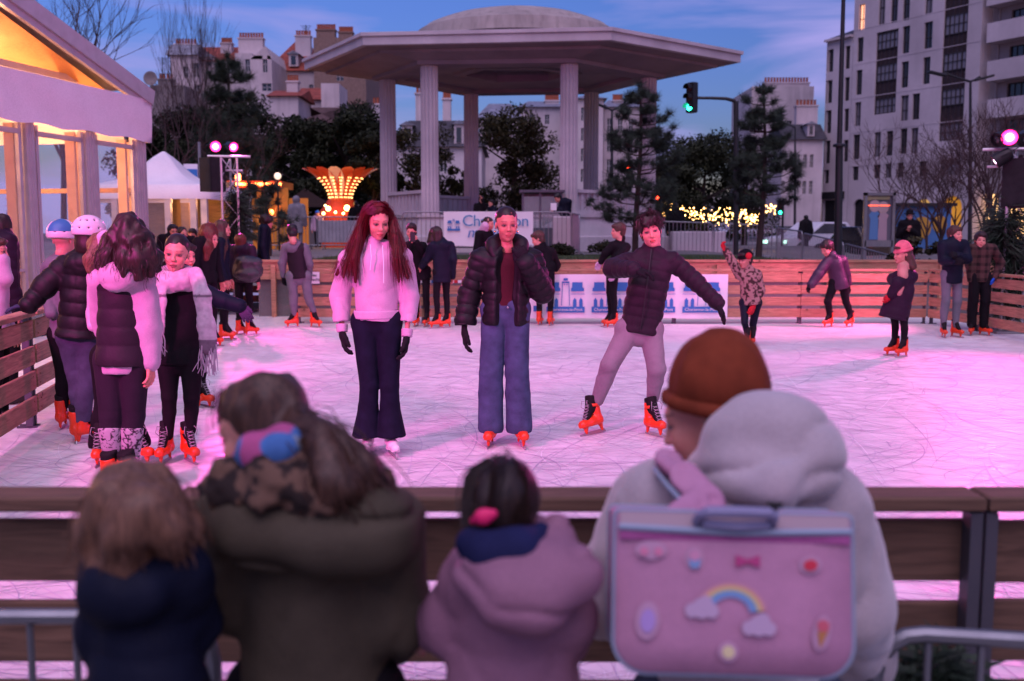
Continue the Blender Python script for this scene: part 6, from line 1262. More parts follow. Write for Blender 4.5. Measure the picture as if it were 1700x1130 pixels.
# poster panel with two painted figures
Y2 = 31; q0, q1 = W(1434, 404, Y2), W(1484, 322, Y2); pp = empty('poster_panel', ((q0.x + q1.x) / 2, Y2, .4), 'advertising panel showing two cartoonish people in blue and pink', 'poster panel'); cx, cz = (q0.x + q1.x) / 2, (q0.z + q1.z) / 2; w_, h_ = q1.x - q0.x, q1.z - q0.z
m = MB(); 
for sx in (-1, 1): m.box((cx + sx * w_ / 2, Y2, cz - .25), (.09, .14, h_ + .6))
m.box((cx, Y2, cz + h_ / 2), (w_ + .09, .14, .09)); m.box((cx, Y2, cz - h_ / 2), (w_, .14, .2)); m.obj('frame', M_GALV, pp)
m = MB(); m.box((cx, Y2 + .02, cz), (w_, .06, h_)); m.obj('poster', mat('poster ground', (.10, .10, .13), .4), pp)
for name, colr, geo in (('figure_blue', (.08, .20, .38), (-.17, .0)), ('figure_pink', (.38, .26, .30), (.14, -.03))):
    m = MB(); fx, fz = geo; X = lambda u, v: (cx + (fx + u) * w_, Y2 - .02, cz + (fz + v) * h_); m.prism([X(-.16, -.42), X(.16, -.42), X(.14, .02), X(.20, .10), X(.09, .16), X(-.09, .16), X(-.20, .08), X(-.14, 0)], (0, .006, 0)); m.obj(name, mat(name, colr, .5), pp); m = MB(); m.sphere(X(0, .26), .17, 12, 8, (1, .04, 1.1)); m.obj('face', mat('poster skin', (.42, .30, .30), .5), pp)
m = MB(); 
for dx in (-.22, .18): m.box((cx + dx * w_, Y2 - .03, cz + .27 * h_), (.36 * w_, .01, .035))
m.obj('reflection', mat('red reflection strip', (.6, .06, .04), .4, emit=(1, .12, .05), power=1.0), pp); m = MB(); m.box((cx, Y2 - .03, cz + .42 * h_), (.7 * w_, .01, .10)); m.sphere((cx - .38 * w_, Y2 - .03, cz + .42 * h_), .09, 10, 6, (1, .1, 1)); m.obj('headline', mat('yellowish headline', (.25, .22, .12), .5), pp)  # red reflection on the poster is painted as glowing strips
# blue and yellow kiosk
Y2 = 38; q0, q1 = W(1490, 404, Y2), W(1580, 342, Y2); kk = empty('street_kiosk', ((q0.x + q1.x) / 2, Y2, .4), 'blue street kiosk with big yellow shapes right of the poster panel', 'kiosk'); cx = (q0.x + q1.x) / 2; w_ = q1.x - q0.x; m = MB(); m.box((cx, Y2 + 1, (.4 + q1.z) / 2), (w_, 2, q1.z - .4)); m.obj('body', mat('kiosk blue', (.05, .15, .34), .6, 'paint'), kk)
m = MB()
for px, py, r_ in ((1530, 378, .36), (1560, 372, .28)): q = W(px, py, Y2); m.sphere((q.x, Y2 - .01, q.z), r_, 14, 8, (1, .04, 1.2))
m.obj('yellow_shape', mat('kiosk yellow', (.45, .25, .03), .6), kk); m = MB(); m.box((cx, Y2 + 1, q1.z + .06), (w_ + .3, 2.3, .12)); m.obj('roof', M_BLACK, kk)
# cars
M_CW = mat('white car paint', (.55, .55, .58), .25, 'paint', var=.05); M_CD = mat('dark car paint', (.02, .02, .025), .25, 'paint'); M_TYRE = mat('tyre', (.02, .02, .02), .9); M_TAIL = mat('tail lamp', (.6, .02, .01), .4, emit=(1, .05, .02), power=5); M_HEAD = mat('head lamp', (.8, .9, .9), .4, emit=(.5, 1, .8), power=1)
def car(label, px, Y, L, h, m_, rz, van=False, z0=.45, tails=True):
    c = W(px, 395, Y); o = empty('parked_car', (c.x, Y, z0), label, 'car', 'cars on the street', rz)
    def loc(mb_, nm, mt, pr=None, sm=False): mm = mkmesh(nm, mb_.V, mb_.F, mt, sm); ob = bpy.data.objects.new(nm, mm); COL.objects.link(ob); ob.parent = pr or o; return ob
    w = 1.75; pr = [(-L / 2, .30), (-L / 2, .78 * h * .9), (-L / 2 + .15, h * .62)] + ([(-L / 2 + .3, h), (L / 2 - 1.4, h), (L / 2 - .9, h * .62)] if van else [(-L / 2 + .7, h), (L / 2 - 1.9, h), (L / 2 - 1.2, h * .64)]) + [(L / 2 - .1, h * .52), (L / 2, h * .4), (L / 2, .30)]
    if not van: pr = [(-L / 2, .30), (-L / 2, h * .55), (-L / 2 + .12, h * .64), (-L / 2 + .65, h), (L / 2 - 1.95, h), (L / 2 - 1.15, h * .64), (L / 2 - .1, h * .54), (L / 2, h * .42), (L / 2, .30)]
    b = MB(); b.prism([(x, -w / 2, z) for x, z in pr], (0, w, 0)); bo = loc(b, 'body', m_); bv = bo.modifiers.new('b', 'BEVEL'); bv.width = .06; bv.segments = 2
    b = MB(); 
    for s_ in (-1, 1): b.prism([(x, s_ * (w / 2 + .004), z) for x, z in (((-L / 2 + .5, h * .66), (-L / 2 + .8, h * .95), (L / 2 - 2.0, h * .95), (L / 2 - 1.35, h * .66)))], (0, .004, 0))
    b.box((-L / 2 + .36, 0, h * .8), (.02, w * .8, h * .26), M=Matrix.Rotation(R(28), 4, 'Y')); loc(b, 'windows', M_PANE)
    for x in (-L / 2 + .75, L / 2 - .8):
        for s_ in (-1, 1): b = MB(); b.lathe((0, 0, 0), [(.10, -.1), (.30, -.1), (.33, -.07), (.33, .07), (.30, .1), (.10, .1)], 16); b.V = [(x + v[0], s_ * w / 2 + v[2], .33 + v[1]) for v in b.V]; loc(b, 'wheel', M_TYRE)
    for s_ in (-1, 1): b = MB(); b.box((-L / 2 - .01, s_ * (w / 2 - .2), h * .55), (.05, .14, .09)); loc(b, 'tail_lamp', M_TAIL if tails else M_CD)
    for s_ in (-1, 1): b = MB(); b.box((L / 2 - .01, s_ * (w / 2 - .25), h * .42), (.05, .3, .14)); loc(b, 'headlight', M_HEAD)
    return o
car('white car behind the tall dark mast', 1345, 45, 4.0, 1.5, M_CW, R(205), False, .45); car('dark hatchback with lit tail lamps right of the tall dark mast', 1428, 37, 3.9, 1.45, M_CD, R(100), False, .25); car('dark car partly hidden by the sloping barriers', 1316, 50, 4, 1.45, M_CD, R(80), False, .35); car('white car behind the leaping boy in the dark puffer', 1100, 47, 4.2, 1.5, M_CW, R(170), False, .7, False)
for px, py, lb in ((497, 30, 'television aerial on the long red roof'), (250, 85, 'thin television aerial above the grey stone house')):
    Y2 = 95 if px > 400 else 90; a_ = W(px, py, Y2); m = MB(); yb = 62 if px > 400 else 141; q = W(px, yb, Y2); m.tube([(q.x, Y2 + 3, q.z - .6), (a_.x, Y2 + 3, a_.z)], .05, 5)
    for k in range(4): m.tube([(a_.x - .5 + .1 * k, Y2 + 3, a_.z - .1 - k * .16), (a_.x + .5 - .1 * k, Y2 + 3, a_.z - .1 - k * .16)], .03, 4)
    tag(m.obj('aerial', M_POLE, base=a_), lb, 'aerial', 'roof aerials')
m = MB(); m.lathe((0, 0, 0), [(.02, .1), (.4, .16), (.62, .3), (.6, .3), (.38, .2), (.02, .14)], 18); a_ = W(255, 132, 90); m.V = [(a_.x + v[0], 89.5 - v[2], a_.z + v[1]) for v in m.V]; m.tube([(a_.x, 89.6, a_.z), (a_.x + .3, 90.3, a_.z - .6)], .05, 5); tag(m.obj('satellite_dish', M_GREYW, base=a_, smooth=True), 'round satellite dish on the grey stone house', 'satellite dish')
# ------------------------------------------------------------ people
def cloth(n, c, **k): return mat(n, c, k.pop('rough', .85), 'cloth', **k)
BLK = cloth('black nylon', (.006, .0055, .007), rough=.55, spec=.25); BLK2 = cloth('black cotton', (.007, .006, .008)); CHAR = cloth('charcoal nylon', (.018, .012, .018), rough=.55, bdist=.02)
GREYJ = cloth('grey marl jersey', (.13, .13, .15), var=.15); LILAC = cloth('pale lilac hoodie', (.40, .29, .38), var=.12, sheen=.15); PINKH = cloth('pale pink hoodie', (.50, .33, .46), var=.10, sheen=.15)
JOG = cloth('light grey jersey', (.20, .19, .20), var=.15); DENIM = cloth('dark indigo denim', (.006, .007, .018), var=.35, scale=1.5); BDEN = cloth('mid blue denim', (.045, .066, .120), var=.4, scale=1.3); GDEN = cloth('grey blue denim', (.045, .055, .085), var=.4, scale=1.3); MAROON = cloth('maroon ribbed knit', (.050, .010, .016))
LEG = cloth('plum grey leggings', (.018, .012, .020), var=.15); NAVY = cloth('navy coat', (.006, .008, .018), rough=.6); OLIVE = cloth('olive parka', (.060, .050, .034), var=.2, bdist=.02); MAUVE = cloth('mauve padded coat', (.24, .12, .17), rough=.6, var=.12); HOODG = cloth('oatmeal fleece', (.38, .33, .34), var=.12, sheen=.5, bdist=.02)
RUST = cloth('rust knit', (.16, .032, .014), scale=2, bdist=.02); PURP = cloth('plum raincoat', (.035, .010, .036), rough=.5, spec=.5); PBEAN = cloth('pink knit', (.62, .14, .18), scale=2); DKPUR = cloth('dark plum coat', (.020, .009, .021), rough=.6)
GLV = cloth('black knit gloves', (.010, .010, .012)); REDG = cloth('red knit', (.45, .02, .03)); BLUG = cloth('blue gloves', (.02, .10, .50)); PURG = cloth('purple knit gloves', (.085, .035, .10))
H_RED = mat('dyed red hair', (.085, .0016, .007), .42, 'hair', spec=.25); H_DK = mat('dark brown hair', (.022, .011, .009), .5, 'hair'); H_BR = mat('brown hair', (.06, .028, .018), .5, 'hair'); H_LB = mat('light brown hair', (.15, .075, .045), .5, 'hair'); H_BK = mat('black hair', (.010, .008, .009), .45, 'hair'); H_COP = mat('copper hair', (.11, .018, .012), .5, 'hair'); H_SL = mat('sleek dark hair', (.014, .008, .007), .42, 'hair', spec=.35)
# --- girl in the pink hoodie
f = Fig('girl with long dyed red hair in a pale pink hoodie and flared dark jeans', 628, 6.55, h=1.66, yaw=14, head=(22, 16, 0), res=.0072, hres=.0036, hs=.99, group='skaters on the ice',
    J=dict(hd=(627, 366), nk=(621, 408, .02), sl=(578, 432, .02), sr=(668, 428, .02), el=(566, 492, .05), er=(680, 490, .05), wl=(568, 552, 0), wr=(675, 560, -.02), hl=(606, 540), hr=(645, 540), kl=(613, 640, -.02), kr=(647, 640, -.02), al=(608, 728), ar=(650, 726)))
f.body(hands='', makeup=.25, lip=(.50, .10, .10), brow=(.07, .02, .015))
f.legs(DENIM, rs=(.098, .090, .062, .066, .104), hem=.128, name='flared_jeans', fold=.004, hipf=1.2)
f.top(PINKH, b=.026, hem=-.030, collar=.05, fold=.008, sr=(.056, .052, .040), name='hoodie', depth=1.3, wmul=.94, hood='down', flare=1.0)
d = SDF(); hm = (f.J['hl'] + f.J['hr']) / 2 + Vector((0, 0, .052)); d.cap(hm, hm + Vector((0, 0, .045)), .150, .150, k=.01, flat=(f.F, 1.30)); d.cut(hm + Vector((0, 0, .050)), (0, 0, 1)); d.cut(hm + Vector((0, 0, -.004)), (0, 0, -1)); f.sdf('waistband', d, PINKH)
for q in 'lr':
    d = SDF(); w = f.J['w' + q]; e = f.J['e' + q]; v = (w - e).normalized(); d.cap(w - v * .055, w - v * .005, .040, .036, k=.01); d.cut(w - v * .002, v); d.cut(w - v * .058, -v); f.sdf('cuff', d, PINKH)
m = MB()
for x0, y0, x1, y1 in ((612, 405, 611, 447), (632, 407, 633, 468)): m.tube([W(x0, y0, 6.55) + f.F * .105, W(x0 + 1, (y0 + y1) / 2, 6.55) + f.F * .135, W(x1, y1, 6.55) + f.F * .135], .0035, 5)
m.obj('drawstrings', M_BANNER, f.root, True)
f.gloves(GLV, curl=.55, hk=dict(l=dict(dirv=(.15, -.15, -1)), r=dict(dirv=(-.12, -.2, -1))))
Yh = 6.55
HL = [[W(x, y, Yh + dy) for x, y, dy in p] for p in (
    [(620, 333, .05), (604, 358, .0), (596, 395, -.05), (588, 430, -.10), (590, 468, -.12)], [(616, 338, .05), (601, 365, .03), (588, 402, .0), (575, 436, -.05), (570, 460, -.08)], [(636, 333, .06), (651, 362, .02), (655, 395, -.05), (658, 430, -.11), (662, 468, -.13)], [(638, 338, .06), (654, 368, .03), (663, 402, -.01), (670, 436, -.05), (676, 462, -.08)],
    [(626, 336, .08), (622, 370, .12), (618, 410, .12), (612, 450, .14)], [(634, 336, .08), (646, 370, .12), (652, 410, .12), (655, 450, .14)], [(610, 345, .05), (596, 385, .05), (578, 425, .0), (560, 455, -.02)])]
def redx(d):
    for p in HL:
        r_ = [.022, .021, .021, .018, .008] if len(p) == 5 else [.026, .036, .034, .015]; d.chain(p, r_, k=.014)
    d.ell(f.H((-.0, -.10, -.055)), A3((.050, .075, .075)) * f.hs, M=f.HM, k=.015, op='s')
f.hair('slick', H_RED, extra=lambda d: [d.chain(p[1:], ([.022, .022, .018, .008] if len(p) == 5 else [.034, .032, .015]), k=.014) for p in HL], noise=.004, nf=90, stretch=(1, 1, .10), res=.0055)
f.wavy(HL, 150, H_RED, spread=.012, r=.0007, drift=.013)
RP = []
for sg_, outs in ((-1, [[(600, 398, -.03), (588, 435, -.08), (590, 466, -.11)], [(592, 400, .0), (577, 436, -.04), (571, 462, -.07)], [(586, 404, .04), (566, 440, .0), (558, 458, -.02)], [(610, 408, .10), (602, 440, .11), (598, 462, .10)]]), (1, [[(656, 398, -.05), (659, 435, -.10), (662, 468, -.12)], [(664, 400, -.01), (670, 436, -.05), (676, 464, -.08)], [(660, 404, .05), (676, 440, .0), (682, 462, -.02)], [(640, 408, .10), (648, 440, .11), (650, 462, .10)]])):
    for k_, o_ in enumerate(outs):
        y_ = (-.072, -.045, .0, .06)[k_]; zt_ = .122 - abs(y_ - .01) ** 2 * 5.5; RP.append([f.H((sg_ * .003, y_, zt_)), f.H((sg_ * .040, y_ * .95 + .004, zt_ - .012)), f.H((sg_ * .072, y_ * .7 + .012, .062)), f.H((sg_ * .084, y_ * .5 + .02, .0))] + [W(a_, b_, Yh + c_) for a_, b_, c_ in o_])
f.wavy(RP, 260, H_RED, spread=.0075, r=.00062, drift=.012, name='parted_hair', seg=18)
for q, px, dy in (('l', 611, 0), ('r', 650, -.02)): f.skate(q, yaw=20 if q == 'r' else 2, white=True, at=W(px, 748, 6.56 + dy), tilt=0, laces=False)
# --- girl in the black puffer
f = Fig('girl with slicked back hair in an open black puffer and wide blue jeans', 838, 6.85, h=1.66, yaw=4, head=(10, 4, 0), skin='tan', res=.0072, hres=.0036, hs=.99, group='skaters on the ice',
    J=dict(hd=(841, 372), nk=(842, 412, .02), sl=(798, 432, .02), sr=(884, 432, .02), el=(779, 492, .06), er=(900, 484, -.02), wl=(771, 548, 0), wr=(874, 436, -.17), hl=(821, 520), hr=(858, 520), kl=(815, 620, -.02), kr=(859, 620, -.02), al=(814, 708), ar=(862, 708)))
f.body(hands='', makeup=.3, lip=(.40, .09, .08), brow=(.03, .012, .01))
f.legs(BDEN, rs=(.104, .094, .084, .088, .094), hem=.095, name='wide_jeans', fold=.006, hipf=1.2)
f.top(MAROON, b=.004, hem=-.045, collar=0, fold=.002, sleeves='', name='knit_top', depth=1.4, sr=(.045, .04, .03), wmul=.90)
def opn(d, upv, C, P):
    d.cap(C + f.F * .16 + upv * .14, P + f.F * .16 - upv * .2, .085, .092, k=.02, op='s'); d.cap(C + upv * .1, P - upv * .2, .085, .100, k=.02, flat=(f.F, 1.15), op='s')
f.top(BLK, b=.040, hem=.085, quilt=(.085, .016), collar=0, fold=.006, name='puffer_jacket', open_=opn, sr=(.060, .056, .050), depth=1.22, flare=1.0)
d = SDF(); n0 = f.J['nk']; pts = [n0 + f.S * (.100 * math.cos(t)) - f.F * (.085 * math.sin(t) - .02) + Vector((0, 0, .022 + .022 * math.sin(t) - .10 * max(0, -math.sin(t)))) for t in np.linspace(-.62, math.pi + .62, 13)]; d.chain(pts, [.036 + .014 * math.sin(i / 12 * math.pi) for i in range(13)], k=.03); d.noise(.006, 16); f.sdf('hood', d, BLK)
f.gloves(GLV, hk=dict(l=dict(curl=.5, dirv=(.05, -.1, -1)), r=dict(curl=1.1, dirv=(-.3, -.05, .6), palm=(-.2, 1, 0))))
f.hair('slick', H_SL, noise=.0015, res=.006, extra=lambda d: d.ell(f.H((0, .10, .075)), (.036, .036, .034), k=.01))
m = MB()
for q in (-1, 1): m.sphere(f.H((q * .080, .0, -.05)), .006, 8, 6)
m.obj('earrings', M_GOLD, f.root, True); m = MB(); hb = W(841, 508, 6.85) + f.F * .115; m.sphere(hb, .008, 8, 6); m.obj('jeans_button', M_STEEL, f.root, True)
f.skate('l', yaw=-8, at=W(815, 726, 6.85), laces=False); f.skate('r', yaw=12, at=W(864, 724, 6.85), laces=False)
# --- leaning boy
f = Fig('boy in a dark quilted jacket and grey joggers leaning with one arm out', 1060, 7.25, h=1.66, yaw=-4, head=(-6, 2, -12), kind='m', res=.0075, hres=.0036, hs=1.0, group='skaters on the ice',
    J=dict(hd=(1080, 383), nk=(1080, 420, .02), sl=(1042, 436, .02), sr=(1118, 433, .02), el=(1016, 445, -.10), er=(1156, 468, 0), wl=(1052, 447, -.30), wr=(1190, 502, -.06), hl=(1042, 553), hr=(1081, 553), kl=(1012, 606, -.04), kr=(1090, 612, -.05), al=(992, 664, .05), ar=(1084, 660, .03)))
f.body(hands='', brow=(.015, .008, .006), iris=(.04, .03, .02))
f.legs(JOG, rs=(.100, .090, .070, .064, .050), name='joggers', fold=.006, hipf=1.2)
f.top(CHAR, b=.024, hem=.005, quilt=(.070, .011), collar=.068, fold=.006, name='quilted_jacket', hood='down', sr=(.058, .052, .042), depth=1.28, flare=1.04)
m = MB(); c0, c1 = f.J['nk'] + Vector((0, 0, .03)) + f.F * .085, (f.J['hl'] + f.J['hr']) / 2 + f.F * .115 + Vector((0, 0, .03)); m.tube([c0, c0.lerp(c1, .3) + f.F * .05, c0.lerp(c1, .7) + f.F * .04, c1], .005, 5); m.obj('zip', M_BLACK, f.root, True)
f.gloves(GLV, hk=dict(l=dict(curl=.45, dirv=(1, -.15, -.25), palm=(0, 0, -1)), r=dict(curl=.25, dirv=(.5, -.1, -1), palm=(-1, 0, -.5))))
def mess(d):
    for x, y, z, r_ in ((.03, -.075, .075, .032), (-.03, -.078, .07, .032), (0, -.085, .062, .028), (.065, -.03, .06, .035), (-.065, -.03, .06, .035), (.05, -.082, .05, .018), (-.015, -.094, .045, .016)): d.ell(f.H((x, y, z)), (r_, r_, r_), k=.02)
f.hair('short', H_DK, extra=mess, noise=.012, nf=48, stretch=(1, 1, .7), vol=1.08, res=.0055)
HB = [[f.H(p) for p in pp] for pp in ([(0, .02, .135), (.02, -.06, .12), (.03, -.10, .07), (.025, -.105, .045)], [(0, .02, .135), (-.03, -.06, .12), (-.045, -.095, .07), (-.05, -.09, .04)], [(0, .03, .135), (.06, -.02, .11), (.088, -.02, .05), (.086, -.015, .0)], [(0, .03, .135), (-.06, -.02, .11), (-.088, -.02, .05), (-.086, -.015, .0)], [(0, .0, .14), (.05, -.05, .12), (.065, -.085, .07), (.06, -.08, .035)])]
f.wavy(HB, 60, H_DK, spread=.010, r=.0013, curl=.002, seg=9, drift=0)
f.skate('l', yaw=-50, at=W(992, 692, 7.25), tilt=-4, roll=14, z=.004); f.skate('r', yaw=28, at=W(1083, 704, 7.2), tilt=3)
# --- girl with the scarf
f = Fig('girl in a black sweatshirt wrapped in a large fringed checked scarf', 300, 6.35, h=1.5, yaw=6, head=(8, 4, 6), skin='light', res=.0075, hres=.0036, hs=1.0, group='skaters on the ice',
    J=dict(hd=(293, 420, -.03), nk=(292, 458, .0), sl=(262, 480, .03), sr=(326, 478, .03), el=(255, 530, .05), er=(336, 530, .08), wl=(262, 575, .08), wr=(338, 572, .08), hl=(280, 600), hr=(318, 600), kl=(281, 658, -.03), kr=(318, 660, -.03), al=(279, 722), ar=(316, 714)))
f.body(hands='', makeup=.2, lip=(.26, .08, .08), brow=(.02, .01, .008)); f.legs(BLK2, rs=(.10, .086, .056, .050, .040), name='leggings', fold=.002)
f.top(BLK2, b=.028, hem=.02, collar=0, fold=.007, name='sweatshirt', sr=(.056, .048, .036), depth=1.35, flare=1.02)
f.hair('slick', H_SL, noise=.0015, res=.006, extra=lambda d: d.ell(f.H((0, .10, .075)), (.036, .036, .034), k=.01))
SC_W = mat('checked scarf', (.5, .4, .5), .9, 'painted')
def scarfcol(V):
    n = vnoise(V + 3, 40) * .08; c = np.tile(A3((.50, .38, .46)), (len(V), 1)); z = V[:, 2]; x = V[:, 0]; d_ = ((z % .36) < .10) * (z < 1.10); c[d_] = (.16, .11, .15); n3 = vnoise(V + 8, 60) * .35; c = c * (1 + n3[:, None] * .5); e = (np.abs((x * 1.0 + z * .3) % .30 - .05) < .03) * (z < 1.12); c[e] = c[e] * .55; return c * (1 + n[:, None])
d = SDF(); n0 = W(291, 452, 6.33)
for k, (rr, zz, th) in enumerate(((.086, -.010, .040), (.098, -.055, .048), (.098, -.095, .038))):
    pts = [n0 + Vector((rr * math.cos(t), rr * .82 * math.sin(t) + .01, zz + .018 * math.sin(t * 1 + k))) for t in np.linspace(0, 2 * math.pi, 15)]; d.chain(pts, [th] * 15, k=.012)
d.chain([W(324, 455, 6.24), W(336, 492, 6.17), W(343, 540, 6.15), W(346, 575, 6.15)], [.046, .052, .056, .056], k=.03, flat=((0, 1, 0), 2.4)); d.chain([W(266, 458, 6.24), W(264, 500, 6.18), W(262, 548, 6.17)], [.040, .042, .040], k=.03, flat=((0, 1, 0), 2.4)); d.noise(.007, 12, (1, 1, .5)).noise(.003, 40)
V, F = d.mesh(.0075); f.add('scarf', V, F, SC_W, scarfcol(V))
rg = random.Random(2)
for xx0, xx1, yy, n in ((332, 360, 574, 26), (253, 271, 548, 14)):
    m = MB()
    for i in range(n): px = xx0 + (xx1 - xx0) * i / n; q = W(px, yy + rg.uniform(-3, 6), 6.15 + rg.uniform(-.02, .02)); m.tube([q, q + Vector((rg.gauss(0, .01), 0, -.07)), q + Vector((rg.gauss(0, .02), rg.gauss(0, .01), -.14 - rg.random() * .04))], [.005, .004, .0025], 4)
    m.obj('scarf_fringe', mat('scarf fringe', (.42, .32, .40), .9), f.root, True)
f.skate('l', yaw=-2, at=W(277, 762, 6.35)); f.skate('r', yaw=38, at=W(313, 750, 6.35))
# --- curly girl from behind
f = Fig('curly haired girl seen from behind in a black padded vest over a lilac hoodie', 203, 5.5, h=1.6, yaw=172, head=(196, 4, 0), res=.0075, hres=.006, group='skaters on the ice',
    J=dict(hd=(214, 396), nk=(208, 442), sl=(166, 466, .03), sr=(236, 466, .02), el=(172, 530, .17), er=(246, 545, .03), wl=(185, 590, .22), wr=(249, 600, .0), hl=(182, 605), hr=(222, 605), kl=(184, 690, -.02), kr=(222, 690, .02), al=(189, 768), ar=(217, 770, .02)))
f.body(hands='r', curl=.5)
f.top(LILAC, b=.022, hem=.055, collar=.055, fold=.009, name='hoodie', hood='down', sr=(.060, .064, .050), depth=1.3, flare=1.0, wmul=.93)
f.top(CHAR, b=.036, hem=.005, quilt=(.10, .008), collar=.05, fold=.004, name='padded_vest', sleeves='', sr=(.052, .05, .04), depth=1.2, flare=1.05, wmul=.95)
f.legs(LEG, rs=(.098, .092, .064, .060, .045), name='leggings', fold=.003)
LEO = mat('leopard print panel', (.4, .35, .4), .8, 'painted')
for q, o in (('l', 0), ('r', 0)):
    a_, k_ = f.J['a' + q], f.J['k' + q]; c_ = k_.lerp(a_, .25) - f.F * .012; d = SDF(); d.chain([c_ + Vector((0, -.004, 0)), a_ + Vector((0, -.003, .02))], [.068 * f.g, .053 * f.g], k=.01); d.cut(a_ + Vector((0, 0, .02)), (0, 0, -1)); d.cut(c_, (0, .2, 1)); d.noise(.002, 20); V, F = d.mesh(.0065)
    n = vnoise(V, 46) + .5 * vnoise(V + 2, 80); cc = np.where((np.abs(n) < .16)[:, None], A3((.03, .02, .03)), A3((.42, .36, .42))); f.add('print_panel', V, F, LEO, cc)
CH = [[W(x, y, 5.5 + dy) for x, y, dy in p] for p in ([(210, 370, -.02), (190, 395, -.07), (178, 425, -.08), (176, 452, -.08)], [(214, 368, -.05), (210, 400, -.11), (206, 430, -.12), (204, 458, -.12)], [(218, 370, -.02), (236, 395, -.06), (248, 425, -.08), (252, 455, -.08)], [(214, 368, 0), (225, 400, -.10), (230, 430, -.12), (232, 462, -.11)], [(206, 372, .05), (184, 400, .04), (172, 425, 0), (166, 440, .0)], [(222, 372, .05), (243, 400, .04), (256, 430, 0), (262, 446, .0)])]
def cx(d):
    for p in CH: d.chain(p, [.035, .042, .042, .024], k=.03)
f.hair('long', H_DK, extra=cx, noise=.014, nf=30, stretch=(1, 1, .6), vol=1.04, res=.007)
f.wavy(CH, 130, H_DK, spread=.018, r=.0010, curl=.006, cf=20, drift=.010, seg=26)
f.skate('l', yaw=158, at=W(186, 806, 5.45)); f.skate('r', yaw=150, at=W(214, 796, 5.45))
# --- girl hidden behind her
f = Fig('girl in a pale jacket and black flared trousers hidden behind the padded vest', 176, 6.35, h=1.55, yaw=150, head=(150, 0, 0), res=.010, group='skaters on the ice',
    J=dict(hd=(176, 418, .1), sl=(160, 462), sr=(210, 462), el=(157, 520, .02), er=(205, 520), wl=(157, 540, -.02), wr=(205, 560), hl=(172, 600), hr=(215, 600), kl=(175, 668), kr=(212, 668), al=(170, 735), ar=(228, 735)))
f.body(hands='', bres=.02); f.legs(BLK2, rs=(.105, .09, .070, .075, .095), hem=.10, name='flared_trousers', fold=.004, hipf=1.2); f.top(PINKH, b=.012, hem=.05, name='jacket', fold=.006); f.hair('long', H_LB, noise=.008, res=.012, extra=lambda d: d.chain([W(165, 400, 6.35), W(152, 430, 6.30), W(148, 450, 6.28)], [.05, .045, .02], k=.03))
f.skate('l', yaw=10, at=W(168, 775, 6.3)); f.skate('r', yaw=70, at=W(224, 768, 6.3))
# --- two helmeted kids
HW = mat('white helmet shell', (.62, .56, .62), .35, 'paint', var=.1); HBL = mat('blue helmet shell', (.04, .16, .32), .35, 'paint')
f = Fig('child in a blue and white helmet and black trousers behind the white helmet', 104, 7.45, h=1.5, yaw=170, head=(170, 0, 0), res=.011, group='skaters on the ice', J=dict(hd=(105, 397), nk=(104, 430), sl=(82, 446), sr=(126, 446), el=(80, 490), er=(132, 490), wl=(85, 520, -.1), wr=(130, 530), hl=(98, 560), hr=(122, 560), kl=(104, 620), kr=(124, 620), al=(105, 672), ar=(127, 668)))
f.body(hands='', bres=.02); f.legs(BLK2, rs=(.10, .085, .06, .055, .048), fold=.003); f.top(GREYJ, b=.02, name='grey_hoodie', hood='down', fold=.006); f.helmet(HW, BLK2)
V = [f.H((.1065 * math.cos(t) * math.cos(e), .012 + .1265 * math.sin(t) * math.cos(e), .045 + .1095 * math.sin(e))) for e in np.linspace(.15, 1.5, 8) for t in np.linspace(1.2, 3.0, 12)]; F = [(j * 12 + i, j * 12 + i + 1, j * 12 + i + 13, j * 12 + i + 12) for j in range(7) for i in range(11)]; f.add('helmet_flash', V, F, HBL)
f.skate('l', yaw=190, at=W(103, 700, 7.45)); f.skate('r', yaw=150, at=W(128, 694, 7.5))
f = Fig('child in a white helmet, black puffer and grey blue jeans holding the left fence', 133, 6.95, h=1.55, yaw=184, head=(160, 2, 0), res=.008, hres=.006, group='skaters on the ice', J=dict(hd=(150, 393), nk=(140, 425), sl=(108, 443), sr=(168, 443), el=(76, 474, -.06), er=(172, 500, -.02), wl=(48, 506, -.12), wr=(165, 545, -.15), hl=(118, 566), hr=(146, 566), kl=(128, 628, .03), kr=(146, 628), al=(134, 690, .05), ar=(136, 694)))
f.body(hands=''); f.legs(GDEN, rs=(.108, .092, .074, .070, .066), hem=.15, fold=.010, name='jeans', res=.0075); f.top(BLK, b=.045, hem=-.035, quilt=(.095, .013), collar=.06, hood='down', fold=.006, name='puffer_jacket', depth=1.15, wmul=1.0, sr=(.062, .056, .046)); f.helmet(HW, BLK2)
f.gloves(cloth('blue grey glove', (.03, .04, .07)), hands='l', hk=dict(l=dict(curl=.35, dirv=(-1, -.3, -.15), palm=(0, 0, -1))))
f.hair('long', H_DK, noise=.004, res=.012, vol=.93)
f.skate('l', yaw=140, at=W(142, 712, 6.95)); f.skate('r', yaw=205, at=W(126, 722, 6.95))
